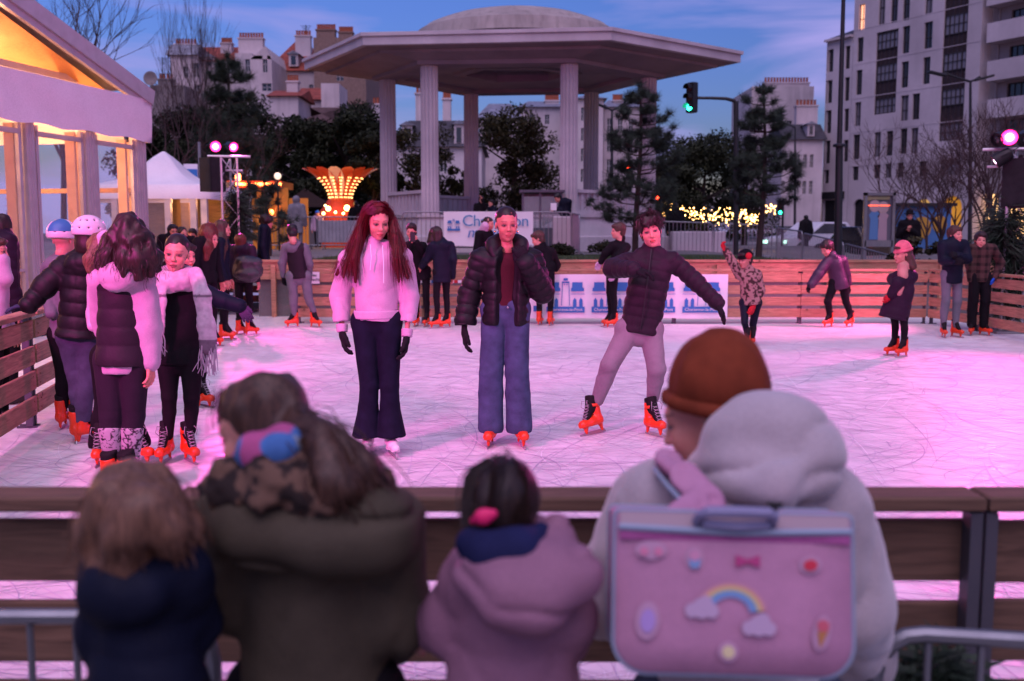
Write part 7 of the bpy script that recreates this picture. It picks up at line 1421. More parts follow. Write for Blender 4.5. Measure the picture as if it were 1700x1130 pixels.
# --- generic figures
def person(label, px, Y, h, yaw, top, leg, hair, J=None, head=None, kind='f', skin='light', res=None, skates=True, group='skaters on the ice', z0=0.0, topkw=None, legkw=None, hairkw=None, gl=None, hands='lr', extra=None, style='short', lean=(0, 0), hk=None, sky=None, name='person', curl=.5, sfeet=None, hs=None):
    f = Fig(label, px, Y, h=h, yaw=yaw, head=head or (yaw, 4, 0), kind=kind, skin=skin, res=res or .0010 * Y, hres=max(.0045, .0006 * Y), group=group, J=J, skates=skates, z0=z0, lean=lean, hs=hs)
    f.body(hands='' if gl else hands, bres=max(.018, .0014 * Y), hk=hk, curl=curl)
    f.legs(leg, **({'rs': (.100, .086, .062, .056, .046), 'fold': .005} | (legkw or {})))
    f.top(top, **({'b': .026, 'hem': .06, 'fold': .006} | (topkw or {})))
    if hair is not None: f.hair(style, hair, **({'noise': .008, 'nf': 40} | (hairkw or {})))
    if gl: f.gloves(gl, hands=hands, hk=hk, curl=curl, res=max(.005, .0006 * Y))
    if skates:
        for q, yw in zip('lr', sky or (yaw, yaw)): f.skate(q, yaw=yw)
    elif sfeet is not False:
        for q in 'lr': d = SDF(); a_ = f.J['a' + q]; b_ = Vector((a_.x, a_.y, z0)); d.cap(b_ + Vector((0, 0, .05)) - f.F * .03, b_ + Vector((0, 0, .04)) + f.F * .13, .045 * f.g, .035 * f.g); d.cap(b_ + Vector((0, 0, .05)), a_, .045 * f.g, .05 * f.g); d.cut((0, 0, z0 + .004), (0, 0, -1)); f.sdf('shoe', d, M_SOLE, .02)
    if extra: extra(f)
    return f
def longx(f, pts, r_=.05, **k): return lambda d: [d.chain([W(*p) for p in pp], [r_] * (len(pp) - 1) + [r_ * .5], k=.03) for pp in pts]
# arm and hand reaching past the scarf
f = person('skater in a navy jacket with a purple glove stretched out behind the checked scarf', 322, 8.3, 1.5, 60, NAVY, BLK2, H_DK, J=dict(hd=(306, 424, .3), nk=(308, 448, .3), sl=(312, 478, .2), sr=(330, 478), er=(366, 498, -.05), wr=(398, 508, -.1), el=(300, 530), wl=(305, 560), hl=(310, 580, .2), hr=(330, 580, .2), kl=(312, 620, .1), kr=(332, 620, .1), al=(316, 650, .1), ar=(334, 652, .1)), gl=PURG, hk=dict(r=dict(curl=.25, dirv=(.5, -.2, -.7), palm=(-.3, 1, 0)), l={}), topkw=dict(b=.03, sr=(.06, .056, .052)), res=.009)
# group at mid left
person('girl with wavy copper hair and a black hoodie in profile near the left tower', 342, 12.9, 1.55, 70, BLK2, BLK2, H_COP, J=dict(hd=(349, 396)), head=(75, 6, 0), style='long', hairkw=dict(noise=.016, nf=28, vol=1.1, extra=lambda d: [d.chain([W(345, 382, 12.95), W(336, 402, 12.9), W(330, 425, 12.85)], [.10, .085, .05], k=.05), d.chain([W(350, 385, 13.0), W(344, 410, 12.82), W(342, 428, 12.8)], [.09, .07, .04], k=.05)]), topkw=dict(hood='down'))
person('girl with long brown hair behind the copper haired girl', 368, 13.7, 1.55, 100, NAVY, BLK2, H_BR, head=(100, 4, 0), style='long', hairkw=dict(noise=.014, nf=28, extra=lambda d: d.chain([W(368, 388, 13.7), W(366, 410, 13.6), W(368, 432, 13.6)], [.09, .085, .05], k=.05)))
f = person('girl with dark red hair whose plum hood hangs over a shiny black backpack', 402, 14.4, 1.42, 165, DKPUR, BLK2, H_COP, J=dict(hd=(399, 403)), head=(200, 4, 0), hairkw=dict(vol=1.05), topkw=dict(hood='down'), sky=(150, 120))
bo = empty('backpack', W(412, 447, 14.1), 'shiny black nylon backpack worn by the red haired girl in the plum hood', 'backpack'); f2 = type('o', (), {})(); d = SDF(); c = W(412, 447, 14.1); d.ell(c, (.225, .13, .19)); d.ell(c + Vector((.02, -.02, .10)), (.20, .12, .10), k=.03); d.noise(.02, 9).noise(.01, 22); SHN = mat('shiny black nylon', (.012, .010, .014), .22, 'cloth', spec=.7, bump=.6); mkobj('main_bag', *d.mesh(.012), SHN, bo); d = SDF(); d.ell(c + Vector((.02, -.10, -.06)), (.17, .07, .09)); d.noise(.012, 16); mkobj('front_pocket', *d.mesh(.012), SHN, bo)
person('tall skater with curly hair and a navy jacket tied round with a grey hoodie', 436, 19.0, 1.80, 100, NAVY, BLK2, H_DK, J=dict(hd=(443, 369)), head=(95, 0, 0), kind='m', hairkw=dict(noise=.03, nf=26, vol=1.22), topkw=dict(b=.03, hem=.1), lean=(.05, 0), sky=(110, 60))
person('young man in a black vest over a grey hoodie bending forward', 497, 15.6, 1.66, 155, CHAR, GREYJ, H_BK, J=dict(hd=(485, 386, -.05), nk=(489, 404), sl=(474, 411), sr=(506, 411), el=(468, 436, .02), er=(514, 438), wl=(470, 458, .05), wr=(514, 455, .1), hl=(484, 462), hr=(508, 462), kl=(487, 492), kr=(512, 492), al=(488, 520), ar=(521, 516)), kind='m', head=(200, 20, 0), topkw=dict(sleeves='', b=.04, hem=.0, collar=0), gl=GLV, legkw=dict(rs=(.108, .092, .07, .064, .052), fold=.009), sky=(-60, 60), extra=lambda f: f.top(GREYJ, b=.022, hem=-.02, name='hoodie', hood='down', fold=.008))
person('boy holding a phone up to his face beside the back fence', 699, 15.75, 1.48, -15, BLK2, BLK2, H_DK, J=dict(hd=(683, 383), nk=(686, 398), sl=(675, 408), sr=(702, 408), el=(672, 428, -.1), wl=(680, 405, -.28), er=(712, 428, -.05), wr=(692, 402, -.28)), kind='k', head=(-10, 8, 0), topkw=dict(b=.035, hem=.12), extra=lambda f: tag(MB().box(W(685, 393, 15.42), (.08, .012, .15), bev=.004).obj('phone', M_BLACK, base=W(685, 393, 15.42)), 'dark phone held up by the boy at the back fence', 'phone') and None, hk=dict(l=dict(curl=.9, dirv=(.2, 0, 1), palm=(1, .5, 0)), r=dict(curl=.9, dirv=(-.2, 0, 1), palm=(-1, .5, 0))))
person('girl with wavy dark hair in a black coat facing the boy with the phone', 733, 15.5, 1.46, -150, NAVY, BLK2, H_DK, J=dict(hd=(723, 391), wl=(700, 442, .1), el=(708, 430), er=(752, 430)), head=(-110, 6, 0), style='long', hairkw=dict(noise=.016, nf=26, extra=lambda d: d.chain([W(722, 385, 15.55), W(718, 402, 15.5), W(716, 416, 15.45)], [.09, .07, .03], k=.05)), topkw=dict(hood='down', b=.04, hem=.14), sky=(-60, -50))
person('woman with a pale pink scarf looking sideways behind the black puffer girl', 804, 18.9, 1.78, 60, BLK2, BLK2, H_DK, J=dict(hd=(811, 371)), head=(70, 6, 0), skates=False, group='onlookers round the rink', style='slick', topkw=dict(collar=0), extra=lambda f: f.sdf('scarf', SDF().cap(f.J['nk'] + Vector((-.02, 0, .0)), f.J['nk'] + Vector((.02, -.05, .09)), .10, .08).noise(.01, 20), PINKH, .018))
person('dark haired skater in a black jacket leaning on the back fence behind the puffer girl', 905, 15.9, 1.6, 160, BLK2, BLK2, H_BR, J=dict(hd=(893, 396), nk=(900, 410), sl=(892, 414), sr=(916, 418, .05), el=(890, 436, .1), er=(924, 440, .2), wl=(890, 448, .15), wr=(920, 450, .2)), head=(-100, 20, 0), topkw=dict(b=.04))
person('boy seen in profile with a black jacket turned sideways at the back fence', 1018, 15.6, 1.62, -80, BLK2, BLK2, H_BR, J=dict(hd=(1026, 383), nk=(1030, 398, .02), wl=(998, 434, .05), el=(1006, 420), sl=(1018, 408), sr=(1040, 410)), head=(-84, 2, 0), kind='m', hairkw=dict(vol=1.08), topkw=dict(b=.03, hem=.10), gl=PINKH)
# leopard coat child
LEOC = mat('leopard fleece', (.3, .2, .2), .9, 'painted')
f = Fig('child in a leopard print fleece coat and black beret raising a red mitten', 1246, 13.0, h=1.35, yaw=-40, head=(-55, 10, 0), kind='k', res=.011, hres=.007, group='skaters on the ice', J=dict(hd=(1237, 430), nk=(1242, 448), sl=(1228, 456), sr=(1258, 456), el=(1217, 436, -.05), wl=(1205, 416, -.05), er=(1262, 482), wr=(1252, 508, -.08), hl=(1236, 505), hr=(1256, 505), kl=(1236, 535, -.12), kr=(1250, 538, .05), al=(1240, 558), ar=(1250, 556)))
f.body(hands=''); f.legs(NAVY, rs=(.098, .082, .056, .05, .042), fold=.003)
d0 = f.top(LEOC, b=.034, hem=-.0, fold=.006, hood='down', depth=1.15, flare=1.1, res=.010); me = d0.data; V = np.zeros(len(me.vertices) * 3, dtype=np.float32); me.vertices.foreach_get('co', V); V = V.reshape(-1, 3); n = vnoise(V, 38) + .5 * vnoise(V + 3, 70); cc = np.ones((len(V), 4), dtype=np.float32); cc[:, :3] = np.where((n > .12)[:, None], A3((.05, .02, .02)), A3((.34, .19, .17))); me.color_attributes.new('Col', 'FLOAT_COLOR', 'POINT').data.foreach_set('color', cc.ravel())
f.gloves(REDG, hk=dict(l=dict(curl=.9, dirv=(-.5, 0, .8)), r=dict(curl=.7))); f.cap_hat(BLK2, name='beret', tall=.9); f.hair('short', H_DK, noise=.004, vol=.92); m = MB(); m.sphere(f.H((.085, -.02, .05)), .045, 12, 8); m.obj('hat_flower', REDG, f.root, True)
f.skate('l', yaw=-20, at=W(1241, 568, 12.9)); f.skate('r', yaw=-10, at=W(1249, 566, 13.0))
person('boy in a plum raincoat gliding bent forward with an arm stretched down', 1388, 15.6, 1.55, -60, PURP, BLK2, H_DK, J=dict(hd=(1373, 412), nk=(1382, 426), sl=(1374, 434), sr=(1398, 432), el=(1358, 456, -.05), wl=(1347, 472, -.08), er=(1404, 455, .05), wr=(1408, 475, .1), hl=(1384, 472), hr=(1400, 472), kl=(1374, 500, -.05), kr=(1404, 500), al=(1377, 525), ar=(1412, 524)), head=(-65, 28, 0), kind='k', hairkw=dict(vol=1.05), topkw=dict(b=.045, hem=.07, hood='down', sr=(.062, .056, .05)), gl=GLV, sky=(-60, -50), res=.012)
f = person('child in a long dark plum coat and pink knitted hat standing side on', 1500, 11.9, 1.33, -70, DKPUR, BLK2, H_BR, J=dict(hd=(1498, 421), nk=(1502, 450), sl=(1490, 459), sr=(1514, 459), wr=(1480, 488, -.1), er=(1490, 470, -.15), wl=(1500, 490, .1)), head=(-80, 4, 0), kind='k', hairkw=dict(vol=.93, extra=lambda d: d.chain([W(1508, 428, 11.9), W(1514, 442, 11.85)], [.07, .05], k=.04)), topkw=dict(b=.045, hem=.34, flare=1.35, hood='down', depth=1.0, quilt=(.10, .006)), gl=REDG, legkw=dict(rs=(.09, .08, .06, .054, .046)), sky=(-80, -60), extra=lambda f: (f.cap_hat(PBEAN, PBEAN, tall=1.25), f.sdf('scarf', SDF().chain([f.J['nk'] + Vector((-.05, -.06, .05)), f.J['nk'] + Vector((-.06, -.10, -.06)), f.J['nk'] + Vector((-.11, -.12, -.25))], [.065, .06, .04]).cap(f.J['nk'] + Vector((0, 0, .02)), f.J['nk'] + Vector((0, 0, .06)), .085).noise(.008, 20), mat('striped scarf', (.45, .22, .18), .9, 'cloth'), .014)))
person('boy in a dark anorak and grey joggers with pink lit hair at the right fence', 1583, 14.1, 1.50, 5, NAVY, GREYJ, H_BR, J=dict(hd=(1586, 389), wl=(1583, 434, -.2), el=(1566, 432, -.05), wr=(1590, 424, -.2), er=(1606, 430, -.05)), head=(25, -4, 0), kind='k', hairkw=dict(vol=1.06), topkw=dict(b=.035, hem=.10), gl=GLV, legkw=dict(rs=(.102, .088, .068, .062, .05), fold=.008), skin='light', sky=(-10, 25))
PLAID = mat('dark plaid', (.1, .04, .04), .9, 'painted')
f = person('boy in a brown plaid jacket with a hand on his hip and a blue glove', 1630, 14.35, 1.43, -5, PLAID, BLK2, H_DK, J=dict(hd=(1628, 399), er=(1662, 436, .05), wr=(1650, 462, -.02), el=(1610, 440), wl=(1612, 470)), head=(-15, -4, 6), kind='k', hairkw=dict(vol=1.08), topkw=dict(b=.03, hem=.06, flare=1.0), gl=BLUG, hands='r', legkw=dict(rs=(.11, .10, .085, .08, .075), fold=.008), skin='light', sky=(-30, 30))
me = [c for c in f.root.children if c.name.startswith('jacket')][0].data; V = np.zeros(len(me.vertices) * 3, dtype=np.float32); me.vertices.foreach_get('co', V); V = V.reshape(-1, 3); a_ = ((V[:, 0] * 1 + 9) % .11 < .045).astype(float); b_ = ((V[:, 2] + 9) % .11 < .045).astype(float); cc = np.ones((len(V), 4), dtype=np.float32); cc[:, :3] = A3((.075, .035, .03)) * (1 - .45 * (a_ + b_)[:, None]); me.color_attributes.new('Col', 'FLOAT_COLOR', 'POINT').data.foreach_set('color', cc.ravel())
# onlookers outside
ON = 'onlookers round the rink'
GL_ = lambda f: (lambda m: m.obj('glasses', M_BLACK, f.root, True))((lambda m: (m.tube([f.H((.03 + .018 * math.cos(t), -.102, -.004 + .014 * math.sin(t))) for t in np.linspace(0, 6.28, 13)], .0016, 4), m.tube([f.H((-.03 + .018 * math.cos(t), -.102, -.004 + .014 * math.sin(t))) for t in np.linspace(0, 6.28, 13)], .0016, 4), m)[-1])(MB()))
person('young man in glasses standing outside the left fence', 286, 17.4, 1.70, 35, BLK2, BLK2, H_BK, J=dict(hd=(287, 384)), head=(40, 0, 0), kind='m', skin='tan', skates=False, group=ON, extra=GL_)
person('woman with shoulder length dark hair beside the man in glasses', 304, 18.0, 1.66, 30, BLK2, BLK2, H_BK, J=dict(hd=(303, 388)), head=(50, 0, 0), style='long', skates=False, group=ON)
person('onlooker in a dark coat half hidden between the scarf girl and the copper haired girl', 320, 18.6, 1.55, 0, NAVY, BLK2, H_DK, skates=False, group=ON)
person('onlooker in a long dark padded coat cut by the left edge of the picture', 2, 8.6, 1.72, 130, DKPUR, BLK2, H_DK, J=dict(hd=(0, 385)), head=(120, 0, 0), style='long', skates=False, group=ON, topkw=dict(b=.05, hem=.2, quilt=(.10, .01)), hairkw=dict(noise=.016, nf=26, extra=lambda d: d.chain([W(0, 372, 8.6), W(2, 392, 8.6)], [.09, .08])), res=.011)
person('onlooker in a pale pink jacket leaning in from the left edge', -16, 7.7, 1.45, 100, PINKH, BLK2, H_BR, J=dict(er=(8, 462, 0), wr=(0, 490, .1), sr=(0, 432)), skates=False, group=ON, res=.011)
# people on the square
SQ = 'people on the square'
person('pedestrian in a pale hooded coat beyond the left barriers', 494, 29.5, 1.62, 180, mat('pale grey coat', (.15, .15, .17), .8, 'cloth'), GREYJ, None, skates=False, group=SQ, z0=BZ, topkw=dict(hood='up', b=.05, hem=.3), head=(150, 0, 0))
person('dark haired person sitting on the bandstand edge with a hand to the face', 799, 31.4, 1.6, 20, BLK2, BLK2, H_BK, J=dict(wr=(800, 330, -.2), er=(806, 345, -.1), kl=(796, 362, -.4), kr=(804, 362, -.4), al=(796, 380, -.3), ar=(804, 380, -.3)), style='long', skates=False, group=SQ, z0=1.02, sfeet=False)
person('person in a dark jacket crouched beside the seated one on the bandstand', 817, 31.2, 1.5, -60, NAVY, BLK2, H_BK, J=dict(kl=(810, 362, -.4), kr=(816, 362, -.4), al=(810, 380, -.3), ar=(818, 380, -.3)), skates=False, group=SQ, z0=1.0, sfeet=False)
person('man in a dark jacket looking down at a paper by the right front column', 938, 27.8, 1.72, -60, NAVY, GDEN, H_BK, J=dict(hd=(926, 328), wl=(920, 346, -.1), wr=(922, 348, -.1), el=(930, 350), er=(944, 350), nk=(933, 335)), head=(-70, 30, 0), kind='m', skates=False, group=SQ, z0=BZ, topkw=dict(hood='down', b=.05), extra=lambda f: tag(MB().box(W(919, 343, 27.55), (.16, .02, .2)).obj('paper', M_BANNER, base=W(919, 343, 27.55)), 'white paper in the hands of the man in the dark jacket', 'paper') and None)
person('dark silhouette of a pedestrian in front of the fairy lights', 1121, 33.5, 1.72, 180, BLK2, BLK2, H_BK, skates=False, group=SQ, z0=.75, topkw=dict(hem=.3, b=.05))
person('burly pedestrian in a dark coat near the shop entrance', 1337, 41, 1.75, 200, BLK2, BLK2, H_BK, kind='m', skates=False, group=SQ, z0=.45, topkw=dict(b=.1, hem=.2))
f = person('bearded man in a black hat and black coat beside the poster panel', 1508, 27, 1.78, -10, BLK2, BLK2, H_BK, kind='m', skates=False, group=SQ, z0=.28, topkw=dict(b=.06, hem=.4), J=dict(wl=(1505, 380, -.15), wr=(1512, 382, -.15)))
d = SDF(); d.ell(f.H((0, 0, .06)), (.17, .17, .016)); d.ell(f.H((0, .01, .10)), (.095, .105, .085), k=.01); f.sdf('hat', d, BLK2, .015)
person('dark pedestrian beside the flower ride base', 592, 36, 1.7, 180, BLK2, BLK2, H_BK, skates=False, group=SQ, z0=BZ, topkw=dict(b=.05, hem=.3))
person('child in a pale coat below the flower ride', 528, 37, 1.35, 0, PINKH, BLK2, None, skates=False, group=SQ, z0=BZ, kind='k', topkw=dict(b=.05, hem=.1), extra=lambda f: f.cap_hat(BLUG, tall=.9))
# ------------------------------------------------------------ spectators close to the camera, outside the near fence
FG = 'spectators close to the camera at the near fence'; Z0 = -.39
# toddler
f = Fig('toddler with light brown hair and a navy padded coat seen from behind', 240, 1.62, h=1.2, yaw=170, head=(160, 8, 0), kind='k', res=.0075, hres=.006, z0=Z0, group=FG, skates=False, hs=.80,
    J=dict(hd=(232, 872), nk=(236, 925), sl=(180, 962), sr=(302, 955), el=(178, 1050, .03), er=(318, 1035, .08), wl=(175, 1050, .16), wr=(330, 1000, .22), hl=(205, 1180), hr=(285, 1180), kl=(210, 1330), kr=(280, 1330), al=(210, 1500), ar=(280, 1500)))
f.body(hands=''); f.legs(BLK2); f.top(cloth('dark navy quilting', (.006, .008, .020), rough=.6), b=.022, hem=.06, collar=.05, quilt=(.075, .006), fold=.006, hood='down', name='padded_coat', sr=(.05, .05, .045), depth=1.1)
TP_ = [[W(x, y, 1.62 + dy) for x, y, dy in p] for p in ([(232, 808, -.0), (190, 830, -.05), (165, 870, -.04), (160, 915, -.02)], [(232, 806, 0), (222, 850, -.085), (215, 890, -.09), (210, 925, -.075)], [(236, 806, 0), (262, 840, -.07), (280, 880, -.07), (296, 918, -.05)], [(236, 806, .03), (282, 835, .0), (304, 875, .02), (312, 905, .03)], [(230, 806, .03), (180, 835, .03), (158, 870, .04), (150, 900, .05)])]
f.hair('long', H_LB, noise=.010, nf=34, stretch=(1, 1, .5), vol=1.06, res=.006, extra=lambda d: [d.chain(p, [.02, .026, .026, .014], k=.03) for p in TP_]); f.wavy(TP_, 150, H_LB, spread=.013, r=.0013, curl=.003, cf=10, drift=.003)
# olive parka
f = Fig('person in an olive parka with leopard fur trim and a bright scarf', 520, 1.85, h=1.62, yaw=195, head=(-108, 16, 0), kind='f', res=.009, hres=.005, z0=Z0, group=FG, skates=False, hs=.86,
    J=dict(hd=(437, 712), nk=(480, 800), sl=(400, 862), sr=(640, 880), el=(388, 985, .02), er=(650, 1010, .0), wl=(400, 985, .20), wr=(650, 1060, .2), hl=(450, 1180), hr=(600, 1180), kl=(460, 1350), kr=(600, 1350), al=(470, 1500), ar=(600, 1500)))
f.body(hands='l', bres=.018); f.legs(BLK2); f.top(OLIVE, b=.026, hem=.12, collar=0, fold=.012, name='parka', sr=(.064, .066, .058), depth=1.2, flare=1.1, wmul=1.05)
d = SDF(); d.chain([W(352, 855, 1.80), W(420, 880, 1.72), W(520, 885, 1.70), W(620, 868, 1.72), W(668, 850, 1.80)], [.035, .052, .062, .060, .040], k=.04); d.ell(W(545, 905, 1.74), (.15, .07, .055), k=.04); d.noise(.010, 9).noise(.018, 7, (.7, .7, 2.0), True); f.sdf('hood', d, OLIVE, .007)
FUR = mat('leopard fur trim', (.1, .06, .04), .95, 'painted'); d = SDF(); d.chain([W(362, 822, 1.84), W(402, 806, 1.76), W(460, 806, 1.72), W(530, 812, 1.72), W(600, 812, 1.76), W(632, 822, 1.84)], [.036, .050, .056, .060, .052, .034], k=.03); d.noise(.014, 22).noise(.007, 60); V, F = d.mesh(.007); n = vnoise(V, 34) + .4 * vnoise(V + 1, 70); f.add('fur_trim', V, F, FUR, np.where((n > .02)[:, None], A3((.022, .014, .012)), A3((.13, .075, .05))))
SCF = mat('bright printed scarf', (.1, .2, .5), .85, 'painted'); d = SDF(); d.chain([W(402, 768, 1.80), W(430, 752, 1.74), W(470, 738, 1.73), W(508, 728, 1.78)], [.026, .034, .036, .026], k=.02).noise(.006, 20); V, F = d.mesh(.006); n = vnoise(V, 22); n2 = vnoise(V + 5, 30); cc = np.tile(A3((.06, .17, .42)), (len(V), 1)); cc[n > .28] = (.42, .08, .22); cc[(n2 > .35)] = (.30, .36, .38); cc[n < -.45] = (.03, .28, .30); f.add('scarf', V, F, SCF, cc)
PT = [[W(x, y, 1.85 + dy) for x, y, dy in p] for p in ([(490, 712, -.05), (525, 722, -.10), (555, 760, -.14), (575, 810, -.16), (600, 845, -.14)], [(495, 716, -.05), (530, 745, -.12), (545, 790, -.16), (540, 835, -.17)], [(500, 712, -.05), (560, 740, -.10), (600, 780, -.12), (632, 838, -.10)])]
f.hair('long', H_BR, noise=.007, nf=34, stretch=(1, 1, .5), vol=.95, res=.006, extra=lambda d: [d.chain(p, [.024, .026, .026, .022, .012][:len(p)], k=.03) for p in PT]); f.wavy(PT, 260, H_BR, spread=.014, r=.0014, curl=.004, cf=10, drift=.004)
f.wavy([[f.H(p) for p in pp] for pp in ([(-.03, -.07, .10), (-.05, -.095, .05), (-.06, -.10, 0), (-.06, -.09, -.04)], [(.0, -.07, .11), (-.01, -.105, .06), (-.015, -.115, .02)])], 40, H_BR, spread=.008, r=.0010, seg=9)
# child in mauve
f = Fig('small child in a mauve padded coat with a bright pink hair clip', 850, 1.72, h=1.15, yaw=185, head=(170, 10, 0), kind='k', res=.008, hres=.006, z0=Z0, group=FG, skates=False, hs=.74,
    J=dict(hd=(838, 852), nk=(845, 905), sl=(790, 950), sr=(915, 940), el=(752, 1030, .05), er=(938, 1030, .0), wl=(715, 1045, .14), wr=(930, 1080, .12), hl=(815, 1180), hr=(900, 1180), kl=(820, 1330), kr=(890, 1330), al=(820, 1480), ar=(890, 1480)))
f.body(hands='l', bres=.018); f.legs(BLK2); f.top(MAUVE, b=.042, hem=.10, collar=0, quilt=(.085, .006), fold=.007, name='padded_coat', sr=(.052, .052, .046), depth=1.05, wmul=1.05, slen=.62)
d = SDF(); d.ell(W(872, 960, 1.60), (.118, .055, .062), k=.03); d.chain([W(782, 928, 1.66), W(830, 990, 1.56), W(890, 1000, 1.56), W(945, 950, 1.62), W(925, 892, 1.68), W(880, 868, 1.74)], [.030, .038, .042, .040, .032, .02], k=.035); d.noise(.006, 12).noise(.010, 9, (.8, .8, 1.8), True); f.sdf('hood', d, MAUVE, .006)
d = SDF(); d.chain([W(782, 902, 1.63), W(815, 925, 1.60), W(860, 915, 1.60), W(897, 885, 1.66)], [.026, .034, .034, .022], k=.03); d.noise(.004, 18); f.sdf('hood_lining', d, cloth('navy lining', (.012, .015, .055)), .006)
d = SDF(); w_ = f.J['wl']; e_ = f.J['el']; d.cap(e_.lerp(w_, .55), w_, .040, .034, k=.01).noise(.003, 20); f.sdf('cuff', d, NAVY)
f.hair('short', H_DK, noise=.004, nf=50, stretch=(1, 1, .4), vol=1.03, res=.0055, fringe=False); f.wavy([[f.H(p) for p in pp] for pp in ([(0, .02, .135), (.05, .07, .09), (.06, .09, .02), (.04, .10, -.05)], [(0, .02, .135), (0, .10, .10), (0, .12, .03), (0, .11, -.05)], [(0, .02, .135), (-.05, .07, .09), (-.065, .09, .02), (-.04, .10, -.05)], [(0, .02, .135), (.08, .02, .08), (.085, .02, .02), (.07, .03, -.05)])], 90, H_DK, spread=.008, r=.0012, seg=9)
d = SDF(); d.chain([W(786, 864, 1.625), W(802, 858, 1.61), W(820, 852, 1.61)], [.007, .010, .007], flat=((0, 1, 0), 1.6)); f.sdf('hair_clip', d, mat('bright pink clip', (.75, .02, .14), .5), .0035)
# person in the rust beanie
f = Fig('person in a rust knitted beanie and oatmeal hoodie leaning forward with a school satchel', 1215, 2.0, h=1.75, yaw=200, head=(-112, 16, 0), kind='m', res=.010, hres=.005, z0=Z0, group=FG, skates=False, hs=.96,
    J=dict(hd=(1176, 690, .10), nk=(1250, 790, 0), sl=(1085, 850, -.04), sr=(1368, 845, -.02), el=(1010, 985, .02), er=(1402, 1000, .02), wl=(1040, 1010, .30), wr=(1420, 1090, .2), hl=(1120, 1200, -.05), hr=(1330, 1200, -.05), kl=(1140, 1400), kr=(1320, 1400), al=(1140, 1560), ar=(1320, 1560)))
f.body(hands='', bres=.02, brow=(.03, .015, .01)); f.legs(GDEN); f.top(HOODG, b=.044, hem=.05, collar=.07, fold=.012, name='hoodie', sr=(.072, .068, .056), depth=1.15, wmul=1.06)
d = SDF(); d.ell(W(1276, 728, 1.93), (.130, .080, .092), k=.05); d.ell(W(1330, 745, 1.90), (.062, .065, .072), k=.05); d.chain([W(1175, 782, 1.98), W(1225, 795, 1.88), W(1290, 812, 1.82), W(1348, 775, 1.88), W(1358, 720, 1.98)], [.035, .045, .045, .045, .04], k=.05); d.noise(.014, 6, (1, 1, 1.5)).noise(.016, 7, (1, 1, 1.8), True); f.sdf('hood', d, HOODG, .007)
d = SDF(); bc = W(1194, 640, 2.1); q = f.hs; d.ell(bc + Vector((0, 0, .0)), (.108, .118, .108), k=.02); d.ell(bc + Vector((.004, 0, .058)), (.066, .075, .066), k=.04); nrm = A3((-.10, 0, -1)); d.cut(bc + Vector((0, 0, -.052)), nrm); d.noise(.004, 12).noise(.003, 46, (1, 1, .12)); f.sdf('beanie', d, RUST, .006)
d = SDF(); pts = [bc + Vector((.108 * math.cos(t), .118 * math.sin(t), -.040 - .012 * math.cos(t))) for t in np.linspace(0, 2 * math.pi, 19)]; d.chain(pts, [.016] * 19, k=.004).noise(.002, 60, (1, 1, .1)); f.sdf('beanie_cuff', d, RUST, .0065)
f.hair('short', H_DK, noise=.003, vol=.93, fringe=False)
# ---- satchel
PK = mat('pink satchel canvas', (.42, .21, .31), .7, 'cloth', var=.1, scale=1.5); PKD = mat('deep pink band', (.30, .08, .22), .7, 'cloth'); LBL = mat('pale blue piping', (.26, .33, .42), .6); LAV = mat('lavender grey handle', (.22, .22, .34), .6)
C = W(1216, 984, 1.62); rt = Vector((1, .03, -.03)).normalized(); nb = Vector((-.02, -1, .22)).normalized(); upv = nb.cross(rt) * -1
if upv.z < 0: upv = -upv
rt = upv.cross(nb) * (1 if upv.cross(nb).x > 0 else -1); sat = empty('school_satchel', C, 'pink school satchel with pale blue piping and a rainbow on the hoodie wearer\'s back', 'satchel')
SP3 = lambda x, y, z=0.0: C + rt * x + upv * y + nb * z
WD, HT = .200, .134
def outline(w, h, rb, rt_, n=8):
    pts = []
    for cx_, cy_, r_, a0 in ((w - rb, -h + rb, rb, -math.pi / 2), (w - rt_, h - rt_, rt_, 0), (-w + rt_, h - rt_, rt_, math.pi / 2), (-w + rb, -h + rb, rb, math.pi)):
        for i in range(n + 1): a_ = a0 + math.pi / 2 * i / n; pts.append((cx_ + r_ * math.cos(a_), cy_ + r_ * math.sin(a_)))
    return pts
ol = outline(WD, HT, .055, .012); V = []; F = []; N_ = len(ol)
lay = [(1.0, -.12), (1.01, -.06), (1.0, 0.0), (.97, .012), (.6, .020), (.2, .023)]
for sc_, z in lay: V += [SP3(x * sc_, y * sc_, z) for x, y in ol]
for k in range(len(lay) - 1): F += [(k * N_ + j, k * N_ + (j + 1) % N_, (k + 1) * N_ + (j + 1) % N_, (k + 1) * N_ + j) for j in range(N_)]
F += [tuple(range(N_ - 1, -1, -1)), tuple((len(lay) - 1) * N_ + j for j in range(N_))]; o = mkobj('body', V, F, PK, sat)
for z in (.004, -.115): m = MB(); m.tube([SP3(x * 1.003, y * 1.003, z) for x, y in ol + ol[:1]], .0032, 6, False); m.obj('piping', LBL, sat, True)
m = MB(); m.tube([SP3(-WD * .97, HT * .80, .018), SP3(0, HT * .76, .026), SP3(WD * .97, HT * .80, .018)], .006, 6); m.obj('flap_piping', LBL, sat, True); m = MB(); m.beam(SP3(-WD * .96, HT * .70, .014), SP3(WD * .96, HT * .70, .014), .012, .014, up=upv); m.obj('band', PKD, sat); m = MB(); m.beam(SP3(-WD * .96, HT * .90, .010), SP3(WD * .96, HT * .90, .010), .012, .022, up=upv); m.obj('band', mat('rainbow ribbon', (.42, .32, .34), .7), sat)
